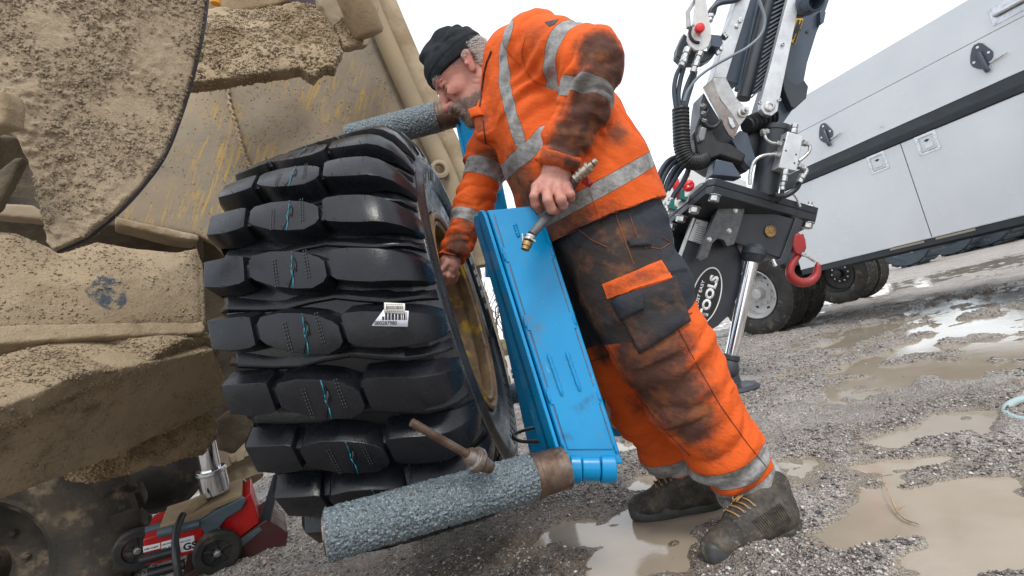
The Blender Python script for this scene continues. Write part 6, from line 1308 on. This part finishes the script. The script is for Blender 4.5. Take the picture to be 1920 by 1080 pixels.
patch('collar_flap', jb, [(882, 208), (900, 200), (908, 216), (886, 222)], m_jack, jo, .010, 8, 6, .003, .001, dict(band=-1, dirt=.1))
patch('elbow_badge', jb, [(1022, 42), (1048, 36), (1040, 46), (1030, 50)], M('dark_badge', (.04, .045, .05), None, 5, (.6, .8)), jo, .0015, 6, 4, 0, 0)

# --- body: head, neck, trunk, arms and hands as one skin
hu = nrm(-.67*RT+.74*UP+.02*FW); hf = nrm(-.74*RT-.67*UP-.08*FW); hf = nrm(hf-(hf @ hu)*hu); hl = np.cross(hu, hf); hl = hl if hl @ FW < 0 else -hl
C0 = P(871, 108, 1.495)-hl*.080; HA = np.array([hf, hu, hl])
def Hd(f, u, l): return C0+hf*f+hu*u+hl*l
wr, w2 = Q(1058, 280, 1.262, 27), Q(1044, 322, 1.245, 28)
bpts = [(Hd(0, .05, 0), .13), (Hd(.06, -.1, 0), .1), (TOR[1][0], .15), NE, FC2, (P(835, 515, 1.55), .03), (P(1035, 400, 1.22), .03), FS, NS]
lo, hi = bounds(bpts, .02)
B = SDF(lo, hi, .0027)
B.chain([(p, r*.80) for p, r in TOR[1:]], .03); B.cap(NS[0], FS[0], NS[1]*.7, FS[1]*.7, .03)
B.chain([(NS[0], NS[1]*.7), (NE[0], NE[1]*.7), (NF1[0], NF1[1]*.7), (wr[0], wr[1]), (w2[0], w2[1])], .012)
B.chain([(FS[0], FS[1]*.7), (FE[0], FE[1]*.7), (FE2[0], .05), (FC[0], .040), (FC2[0], .034)], .012)
# head
B.ell(Hd(-.008, .045, 0), HA, (.098, .085, .077), .02); B.ell(Hd(.053, .028, 0), HA, (.054, .055, .062), .02)
B.cap(Hd(.045, -.005, 0), Hd(.060, -.090, 0), .057, .045, .02); B.cap(Hd(-.01, -.015, 0), Hd(.01, -.085, 0), .066, .055, .02)
for s_ in (-1, 1):
    B.cap(Hd(-.002, -.080, .042*s_), Hd(.082, -.132, .014*s_), .028, .025, .02); B.ell(Hd(.078, -.038, .046*s_), HA, (.030, .018, .009), .018)
B.ell(Hd(.096, -.138, 0), HA, (.024, .022, .028), .015); B.ell(Hd(.045, -.135, 0), HA, (.05, .025, .04), .03)
B.cap(Hd(.100, .018, -.036), Hd(.100, .018, .036), .0125, .0125, .014)
for s_ in (-1, 1):
    B.ell(Hd(.116, -.004, .036*s_), HA, (.015, .012, .015), .010, 'sub'); B.ell(Hd(.0925, -.004, .033*s_), HA, (.0165, .0130, .0165), .003)
    B.cap(Hd(.112, .011, .020*s_), Hd(.095, .007, .052*s_), .005, .004, .006)
    B.cap(Hd(.106, -.018, .022*s_), Hd(.092, -.020, .046*s_), .003, .003, .005)
B.cap(Hd(.103, .006, 0), Hd(.120, -.028, 0), .0125, .0125, .014); B.cap(Hd(.120, -.028, 0), Hd(.134, -.052, 0), .0115, .0140, .010); B.ell(Hd(.122, -.060, 0), HA, (.014, .010, .017), .006)
for s_ in (-1, 1): B.ell(Hd(.117, -.058, .015*s_), HA, (.013, .0095, .008), .005); B.ell(Hd(.124, -.068, .008*s_), HA, (.006, .004, .004), .002, 'sub')
B.cap(Hd(.109, -.080, -.022), Hd(.109, -.080, .022), .013, .013, .010); B.cap(Hd(.104, -.105, -.020), Hd(.104, -.105, .020), .011, .011, .008)
B.cap(Hd(.119, -.094, -.022), Hd(.119, -.094, .022), .003, .003, .002, 'sub')
B.cap(Hd(.116, -.064, .026), Hd(.094, -.090, .042), .0030, .0035, .004, 'sub')
for s_ in (-1, 1):   # ears: shell, hollow, lobe, rim
    B.cap(Hd(-.010, .004, .080*s_), Hd(.002, -.040, .074*s_), .0175, .0105, .004, e=hl, q=.5); B.ell(Hd(-.003, -.006, .0885*s_), HA, (.0085, .017, .0055), .002, 'sub'); B.ell(Hd(.009, -.018, .082*s_), HA, (.005, .007, .005), .003); B.cap(Hd(-.007, .002, .085*s_), Hd(-.004, -.020, .083*s_), .0025, .0025, .002)
B.cap(Hd(-.025, -.035, 0), P(935, 155, 1.57), .060, .066, .02); B.cap(Hd(.03, -.09, 0), P(915, 190, 1.57), .045, .06, .02)
# near hand: a fist closing on the hose
B.cap(w2[0], P(1036, 338, 1.232), .033, .030, .010, e=FW, q=.62)
kn = [(1006, 351, 1.222, 9.5), (1026, 358, 1.205, 10.5), (1047, 361, 1.205, 10.5), (1064, 354, 1.215, 9.5)]
fg = [[(1001, 368, 1.205, 8.6), (1004, 384, 1.215, 8.4), (1012, 393, 1.238, 7.6)], [(1027, 376, 1.185, 9.8), (1034, 392, 1.195, 9.6), (1042, 395, 1.222, 8.6)], [(1052, 374, 1.185, 10), (1056, 384, 1.20, 9.6), (1052, 388, 1.228, 8.6)], [(1069, 364, 1.195, 9), (1070, 371, 1.212, 8.6), (1064, 375, 1.232, 7.8)]]
for (x, y, d, r), f_ in zip(kn, fg):
    B.cap(P(1042+(x-1036)*.35, 330, 1.235), P(x, y, d+.006), .017, r*d/FPX*1.12, .010)
    B.ell(P(x, y, d-.004), np.array([RT, UP, FW]), (r*.8*d/FPX,)*3, .006)
    ch = [Q(x, y, d+.003, r*1.0)]+[Q(*p) for p in f_]; B.chain(ch, .0025)
B.cap(P(1030, 330, 1.25), P(1020, 356, 1.26), .017, .013, .008); B.cap(P(1020, 356, 1.26), P(1030, 378, 1.262), .0125, .010, .003)
# far hand reaching into the rim
B.cap(FC2[0], P(843, 500, 1.565), .030, .027, .010, e=FW, q=.6)
for k, (x, y, d) in enumerate(((832, 520, 1.55), (840, 524, 1.555), (848, 524, 1.57), (856, 520, 1.585))): B.chain([(P(843+(x-843)*.6, 504, 1.567), .011), (P(x, y-6, d), .0095), (P(x-3, y+6, d+.02), .008)], .003)
B.cap(P(838, 494, 1.55), P(828, 506, 1.54), .011, .0085, .006)
v, q = B.mesh(); n = vnormals(v, q); v = v+n*(.0012*(fbm(v*160, 2, 3)-.5)+.003*(fbm(v*35, 2, 5)-.5))[:, None]
# creases: brow, eye corner, neck
for (a, b, w_, dp) in (((.095, -.004, .052), (.070, .004, .066), .003, .0022), ((.094, -.010, .052), (.068, -.012, .066), .003, .0022), ((.02, -.06, .066), (-.02, -.10, .066), .004, .003), ((.035, -.065, .060), (.0, -.11, .062), .004, .002)):
    d = segdist(v, [Hd(*a), Hd(*b)]); v = v+n*(dp*np.exp(-(d/w_)**2))[:, None]
n = -n
bme = quads_to_mesh('body', v, q)
brd = np.zeros(len(v))
for (a, r, s_) in ((Hd(.113, -.080, 0), .026, 1), (Hd(.105, -.090, .03), .028, 1), (Hd(.100, -.130, 0), .042, 1), (Hd(.08, -.125, .035), .042, 1), (Hd(.05, -.125, .05), .036, .9), (Hd(.085, -.095, .045), .022, .8)): brd = np.maximum(brd, s_*np.clip(1.4-np.linalg.norm(v-a, axis=1)/r, 0, 1))
lip = np.clip(1.3-segdist(v, [Hd(.119, -.094, -.018), Hd(.119, -.094, .018)])/.007, 0, 1)
flush = np.clip(1.2-np.linalg.norm(v-Hd(.085, -.03, .05), axis=1)/.05, 0, 1)+np.clip(1.2-np.linalg.norm(v-Hd(.135, -.04, 0), axis=1)/.03, 0, 1)+.8*np.clip(1.2-np.linalg.norm(v-Hd(0, 0, .085), axis=1)/.035, 0, 1)
flush = flush+.9*np.clip(1.2-segdist(v, [P(*k[:3]) for k in kn])/.016, 0, 1)+.7*np.clip(1.2-np.linalg.norm(v-Hd(-.02, -.07, .06), axis=1)/.07, 0, 1)
sock = np.clip(1.2-np.linalg.norm(v-Hd(.100, .002, .040), axis=1)/.016, 0, 1)
attr(bme, 'beard', brd); attr(bme, 'flush', np.clip(flush, 0, 1)); attr(bme, 'lip', lip); attr(bme, 'lash', np.clip(1.4-segdist(v, [Hd(.1085, -.010, .020), Hd(.107, -.014, .034), Hd(.098, -.010, .047)])/.0022, 0, 1))
def skinf(N, K, col, ro, mix, ramp, noise, math_):
    col = mix(math_('MULTIPLY', A(N, 'flush'), .5), col, (.42, .15, .12))
    col = mix(math_('MULTIPLY', ramp(noise(70, 5, .7, 3), .5, .75), .35), col, (.42, .17, .12))
    col = mix(math_('MULTIPLY', ramp(noise(22, 4, .7, 6), .58, .72), .35), col, (.20, .12, .09))
    col = mix(math_('MULTIPLY', ramp(math_('ADD', A(N, 'beard'), math_('MULTIPLY', math_('SUBTRACT', noise(180, 3, .6, 12), .5), .9)), .35, .9), .6), col, mix(ramp(noise(420, 2, .5, 9), .4, .6), (.12, .085, .07), (.26, .21, .185))); col = mix(math_('MULTIPLY', A(N, 'lip'), .5), col, (.36, .12, .10)); col = mix(A(N, 'lash'), col, (.05, .03, .025))
    return col, ro
m_skin = M('weathered_skin', (.48, .23, .175), (.42, .19, .145), 25, (.42, .6), bumps=[(240, .35, .0012), (90, .2, .002)], attrs=[skinf], spec=.4)
m_skin.node_tree.nodes['Principled BSDF'].inputs['Subsurface Weight'].default_value = .12; m_skin.node_tree.nodes['Principled BSDF'].inputs['Subsurface Radius'].default_value = (.01, .004, .002); m_skin.node_tree.nodes['Principled BSDF'].inputs['Subsurface Scale'].default_value = 1
bo = link('body', bme, m_skin, pr_)
# hair: grey nape and sideburn, stubble beard, eyebrow
def strands(name, base, nrm_, m, ln, dirf, w=.0005, seed=1):
    w = w*.8
    r = np.random.default_rng(seed); N_ = len(base); d = dirf(base, nrm_)+.35*(r.random((N_, 3))-.5)*1.6; d = d/np.linalg.norm(d, axis=1, keepdims=True); L_ = ln*(.5+.8*r.random(N_))[:, None]
    side = np.cross(d, nrm_); side = side/(np.linalg.norm(side, axis=1, keepdims=True)+1e-9)*w; tip = base+d*L_; mid = base+(d+nrm_*.4)*L_*.55
    V = np.stack([base-side, base+side, mid+side*.7, mid-side*.7, tip], 1).reshape(-1, 3); i = np.arange(N_)[:, None]*5; mb = bpy.data.meshes.new(name)
    fs = [tuple(int(k) for k in x) for x in np.concatenate([i+np.array([[0, 1, 2, 3]])])]+[tuple(int(k) for k in x) for x in (i+np.array([[3, 2, 4]]))]
    mb.from_pydata([tuple(p) for p in V], [], fs); o = link(name, mb, m, bo); o['kind'] = 'stuff'; return o
rr2 = np.random.default_rng(4); m_hair = M('grey_hair', (.72, .68, .64), (.25, .20, .17), 300, (.5, .7)); m_hair2 = M('grey_beard', (.36, .31, .27), (.20, .14, .11), 300, (.5, .7))
vis = (n @ hl) > -.3; hv = v-C0; hff, huu, hll = hv @ hf, hv @ hu, hv @ hl
def pickn(m, N_): idx_ = np.flatnonzero(m); return idx_[rr2.integers(0, len(idx_), N_)]
i_ = pickn((brd > .35) & vis & (lip < .3), 3500); strands('beard', v[i_]+(rr2.random((len(i_), 3))-.5)*.0025, n[i_], m_hair2, .0085, lambda b, n_: n_*.55-hu*.8+hf*.1, .0007, 2)
near_head = np.linalg.norm(hv, axis=1) < .14
i_ = pickn(near_head & (hff < -.022) & (hff > -.12) & (huu > -.045) & (huu < .04) & (np.abs(hll) > .0), 7000); strands('hair', v[i_]+(rr2.random((len(i_), 3))-.5)*.003, n[i_], m_hair, .019, lambda b, n_: n_*.45-hu*.7-hf*.6, .0008, 3)
i_ = pickn(near_head & (hff > -.02) & (hff < .035) & (huu > .003) & (huu < .022) & (hll > .05), 500); strands('sideburn', v[i_], n[i_], m_hair, .007, lambda b, n_: n_*.4-hu*.9, .0004, 4)
i_ = pickn(near_head & (segdist(v, [Hd(.115, .022, .012), Hd(.110, .024, .034), Hd(.095, .018, .052)]) < .006), 420); strands('eyebrow', v[i_], n[i_], m_hair, .008, lambda b, n_: n_*.6+hl*.6-hf*.3, .0007, 5)
# beanie
lo, hi = bounds([(Hd(0, .06, 0), .16)], .02); Bn = SDF(lo, hi, .0035)
Bn.ell(Hd(.006, .045, 0), HA, (.116, .095, .090), .02); Bn.cap(Hd(-.022, .070, 0), Hd(.040, .092, 0), .080, .050, .03); Bn.cap(Hd(.04, .10, 0), Hd(.068, .112, .0), .034, .026, .02)
cut(Bn, Hd(0, .012, 0), -hu+.10*hf)
v, q = Bn.mesh(); n = vnormals(v, q); tt = (v-C0) @ hu; up_w = np.clip((tt-.05)/.05, 0, 1)
h = .011*up_w*(ridge(np.stack([(v-C0) @ hf*14, (v-C0) @ hl*10, tt*22], -1)+3, 2, 4)-.5)*2+.004*(fbm(v*22, 2, 5)-.5)+.0012*np.sin(np.arctan2((v-C0) @ hl, (v-C0) @ hf)*95)*np.clip(1.2-up_w, 0, 1)*.15
ed = np.exp(-((tt-.045)/.004)**2)*.0025; v = v+n*(h+ed)[:, None]
m_bean = M('black_fleece', (.012, .0145, .017), (.022, .025, .028), 30, (.85, .95), bumps=[(30, .3, .006), (500, .6, .001)], spots=[((.10, .11, .12), 300, .66, .72)], spec=.2)
link('beanie', quads_to_mesh('beanie', v, q), m_bean, pr_)
# --- boots
m_boot = M('muddy_boot_leather', (.030, .027, .024), (.055, .048, .04), 25, (.55, .85), bumps=[(60, .5, .004), (220, .5, .0015)], spots=[((.12, .10, .072), 22, .42, .74), ((.22, .18, .13), 110, .58, .74)], spec=.35)
m_sole = M('boot_sole_rubber', (.03, .032, .03), (.06, .06, .052), 18, (.5, .8), bumps=[(90, .4, .002)], spots=[((.20, .17, .11), 22, .55, .7)])
m_lace = M('tan_lace', (.36, .20, .07), None, 5, (.7, .8)); m_boot2 = M('dark_knit_cuff', (.012, .014, .018), (.03, .028, .025), 40, (.8, .95), bumps=[(150, .5, .002)], spots=[((.12, .09, .06), 60, .64, .72)])
def boot(toe, heel, sh, nm, mud):
    X = nrm(toe-heel); Z = np.array([0, 0, 1.]); Yv = np.cross(Z, X); L_ = .315; H0 = heel
    def b(x, y, z): return H0+X*x+Yv*y+Z*z
    lo, hi = bounds([(b(.15, 0, .09), .2), (sh, .09)], .0); s = SDF(lo, hi, .0035)
    s.cap(b(.055, 0, .05), b(.14, .004, .052), .045, .042, .02); s.cap(b(.14, .004, .055), b(.235, .004, .048), .046, .048, .03, e=Z, q=.85); s.cap(b(.235, .004, .042), b(.262, .0, .044), .050, .046, .015, e=Z, q=.82)
    s.cap(b(.07, 0, .07), sh-nrm(sh-b(.07, 0, .07))*.055, .050, .048, .03); s.cap(b(.10, 0, .10), b(.18, 0, .075), .046, .040, .03); s.cap(b(.03, 0, .05), b(.035, 0, .13), .034, .036, .02)
    cut(s, b(0, 0, .022), -Z); v, q = s.mesh(); n = vnormals(v, q); c_ = (v-H0) @ X; zz = (v-H0) @ Z
    h = .004*(fbm(v*28, 2, 4)-.5)+.005*np.exp(-((c_-.19)/.03)**2)*(along_noise(v, X, 60, 8, 1, 3)-.6)+np.where(c_ > .218, .0025, 0)
    v = v+n*h[:, None]; up = link('boot', quads_to_mesh('boot', v, q), m_boot, pr_)
    # sole, following the outline, with a toe bumper
    ol = []
    for w in np.linspace(0, 2*math.pi, 72, endpoint=False):
        cx = .5*(1-math.cos(w)); x = -.004+L_*cx; y = math.sin(w); y = (1 if y >= 0 else -1)*abs(y)**.62; wd = .042+.012*cx+(-.009*math.exp(-((cx-.42)/.14)**2)); ol.append((x, y*wd))
    mb = MB(); vs = []; K_ = ((0.0, .94), (.004, 1.0), (.012, 1.02), (.022, 1.03), (.026, 1.0), (.038, 1.0), (.044, .93), (.046, .6))
    for (z, k) in K_:
        for i, (x, y) in enumerate(ol): xx = .15+(x-.15)*(1+(k-1)*.6); rise = (.018*max(0, (x-.24)/.07)**2 if z > .02 else .006*max(0, (x-.26)/.05)**2); vs.append(b(xx, y*k, z+rise+(.02*max(0, (.04-x)/.04) if z > .03 else 0)+(.0022*((i % 4) < 2) if z == .022 else 0)))
    m_ = len(ol); mb.add(vs, [(r*m_+i, r*m_+(i+1) % m_, (r+1)*m_+(i+1) % m_, (r+1)*m_+i) for r in range(len(K_)-1) for i in range(m_)]+[tuple(range(m_-1, -1, -1)), tuple((len(K_)-1)*m_+i for i in range(m_))])
    mb.build('sole', m_sole, up, ang=50)
    bb = BVHTree.FromPolygons([tuple(p) for p in v], [tuple(int(k) for k in f) for f in q])
    def on(x, y, lift=.002):
        o_ = b(x, y*3, .2); t_ = b(x, 0, .06); r = bb.ray_cast(Vector(o_), Vector(nrm(t_-o_)));
        return (np.array(r[0])+nrm(o_-t_)*lift) if r[0] is not None else b(x, y, .1)
    for k, x in enumerate((.205, .188, .171, .154)):
        mb = MB(); mb.tube(curve([on(x-.004, -.028, .002), on(x, -.012, .004), on(x, .012, .004), on(x-.004, .028, .002)], 5), .0022, 8); mb.build('lace', m_lace, up)
        for y in (-.028, .028): mb = MB(); mb.lathe([(0, .0045), (.002, .0045), (.002, .002), (0, .002)], on(x-.004, y, .001), nrm(on(x, y, .02)-on(x, y, 0)), 12, closed=True); mb.build('eyelet', m_zinc, up)
    for sgn in (-1, 1):
        mb = MB(); a = on(.150, .0, .006); mb.tube(curve([a, a+X*.018+Yv*sgn*.012+Z*.004, a+X*.030+Yv*sgn*.006-Z*.006, a+X*.012+Z*.002], 6), .0018, 7); mb.build('lace_bow', m_lace, up)
    # ribbed side panels
    for sgn in (-1, 1):
        for k in range(15):
            x0 = .075+k*.0068; pts = []
            for t in np.linspace(0, 1, 6):
                z = .055+.050*t-.018*k/15*t; x = x0+.014*t-.006; o_ = b(x, sgn*.2, z); r = bb.ray_cast(Vector(o_), Vector(-Yv*sgn));
                if r[0] is not None: pts.append(np.array(r[0])+Yv*sgn*.001)
            if len(pts) > 2: mb = MB(); mb.tube(pts, .0019, 6); mb.build('rib', m_boot, up)
    return up
nt_, nh = G(1333, 1064), G(1492, 990); ft_, fh = G(1190, 974), G(1352, 948)
def fixlen(t, h): X = nrm(t-h); c = (t+h)/2; return c+X*.157, c-X*.157
nt_, nh = fixlen(nt_, nh); ft_, fh = fixlen(ft_, fh)
bN = boot(nt_, nh, P(1428, 915, 1.42), 'n', 1); bF = boot(ft_, fh, P(1298, 878, 1.71), 'f', .3)
# knitted boot cuffs between trouser hem and boot
for c, r in ((Q(1424, 928, 1.41, 54), 0), (Q(1293, 893, 1.70, 47), 0)):
    a = c[0]; dn = nrm(np.array([0, 0, -1.])+.0*RT); mb = MB(); mb.lathe([(-.02, c[1]*.8), (-.015, c[1]*.98), (.0, c[1]*1.0), (.018, c[1]*1.03), (.035, c[1]*1.0), (.038, c[1]*.8)], a, dn, 40); mb.build('boot_cuff', m_boot2, pr_, ang=60)
# --- air hose with brass coupling held in the fist
ah = thing('air_hose', 'short grey air hose with brass couplings and red tag gripped in the left hand', 'hose', P(1040, 390, 1.24))
m_hose = M('grey_hose_rubber', (.06, .065, .07), (.10, .10, .10), 30, (.4, .6), bumps=[(120, .3, .001)])
hp2 = curve([P(1084, 330, 1.21), P(1072, 350, 1.235), P(1056, 376, 1.245), P(1036, 398, 1.24), P(1014, 420, 1.20), P(997, 440, 1.185)], 8); mb = MB(); mb.tube(hp2, .0115, 18); mb.build('hose_body', m_hose, ah)
def fit_(a, b, prof_, m, name='coupling'):
    v_ = b-a; L_ = np.linalg.norm(v_); mb = MB(); mb.lathe([(t*L_, r) for t, r in prof_], a, v_, 20); return mb.build(name, m, ah, ang=28)
m_cup = M('nickel_coupling', (.45, .40, .32), (.3, .26, .2), 60, (.25, .4), .9, bumps=[(200, .3, .001)])
fit_(P(1077, 337, 1.19), P(1119, 300, 1.17), [(0, .010), (.02, .0125), (.1, .0125), (.12, .0105), (.16, .0105), (.18, .0145), (.24, .0145), (.26, .012), (.30, .012), (.32, .0155), (.40, .0155), (.42, .0130), (.55, .0130), (.57, .016), (.66, .016), (.70, .009), (.80, .009), (.81, .0065), (.84, .0065), (.85, .0085), (.97, .0085), (1, .006), (1, .004)], m_cup)
fit_(P(1109.5, 308.5, 1.1745), P(1112, 306.2, 1.1735), [(0, .0075), (0, .0088), (1, .0088), (1, .0075)], m_black, 'o_ring')
mb = MB(); mb.prism([P(1090, 340, 1.2), P(1100, 330, 1.195), P(1113, 343, 1.2), P(1107, 351, 1.205)], FW*.012); mb.build('red_tag', m_red, ah, .002)
mb = MB(); mb.prism([P(1101, 334, 1.19), P(1105, 333, 1.19), P(1110, 343, 1.19), (P(1104, 346, 1.19))], FW*.012); mb.build('red_tag', m_redf, ah, .001)
fit_(P(995, 442, 1.182), P(991, 452, 1.178), [(0, .0125), (.1, .0145), (.35, .0145), (.4, .013), (.6, .013), (.65, .0145), (.95, .0145), (1, .011)], m_zinc, 'hose_clamp')
mb = MB(); mb.tube([P(993, 446, 1.165), P(1003, 452, 1.165)], .0025, 8); mb.tube([P(979, 438, 1.18), P(982, 462, 1.178)], .0022, 8); mb.bolt(P(1002, 452, 1.163), nrm(P(1010, 454, 1.163)-P(1002, 452, 1.163)), .004); mb.build('clamp_screw', m_zinc, ah)
fit_(P(990, 453, 1.178), P(984, 469, 1.172), [(0, .009), (.1, .0125), (.55, .0125), (.6, .0105), (.95, .0105), (1, .006)], m_brass, 'brass_end')
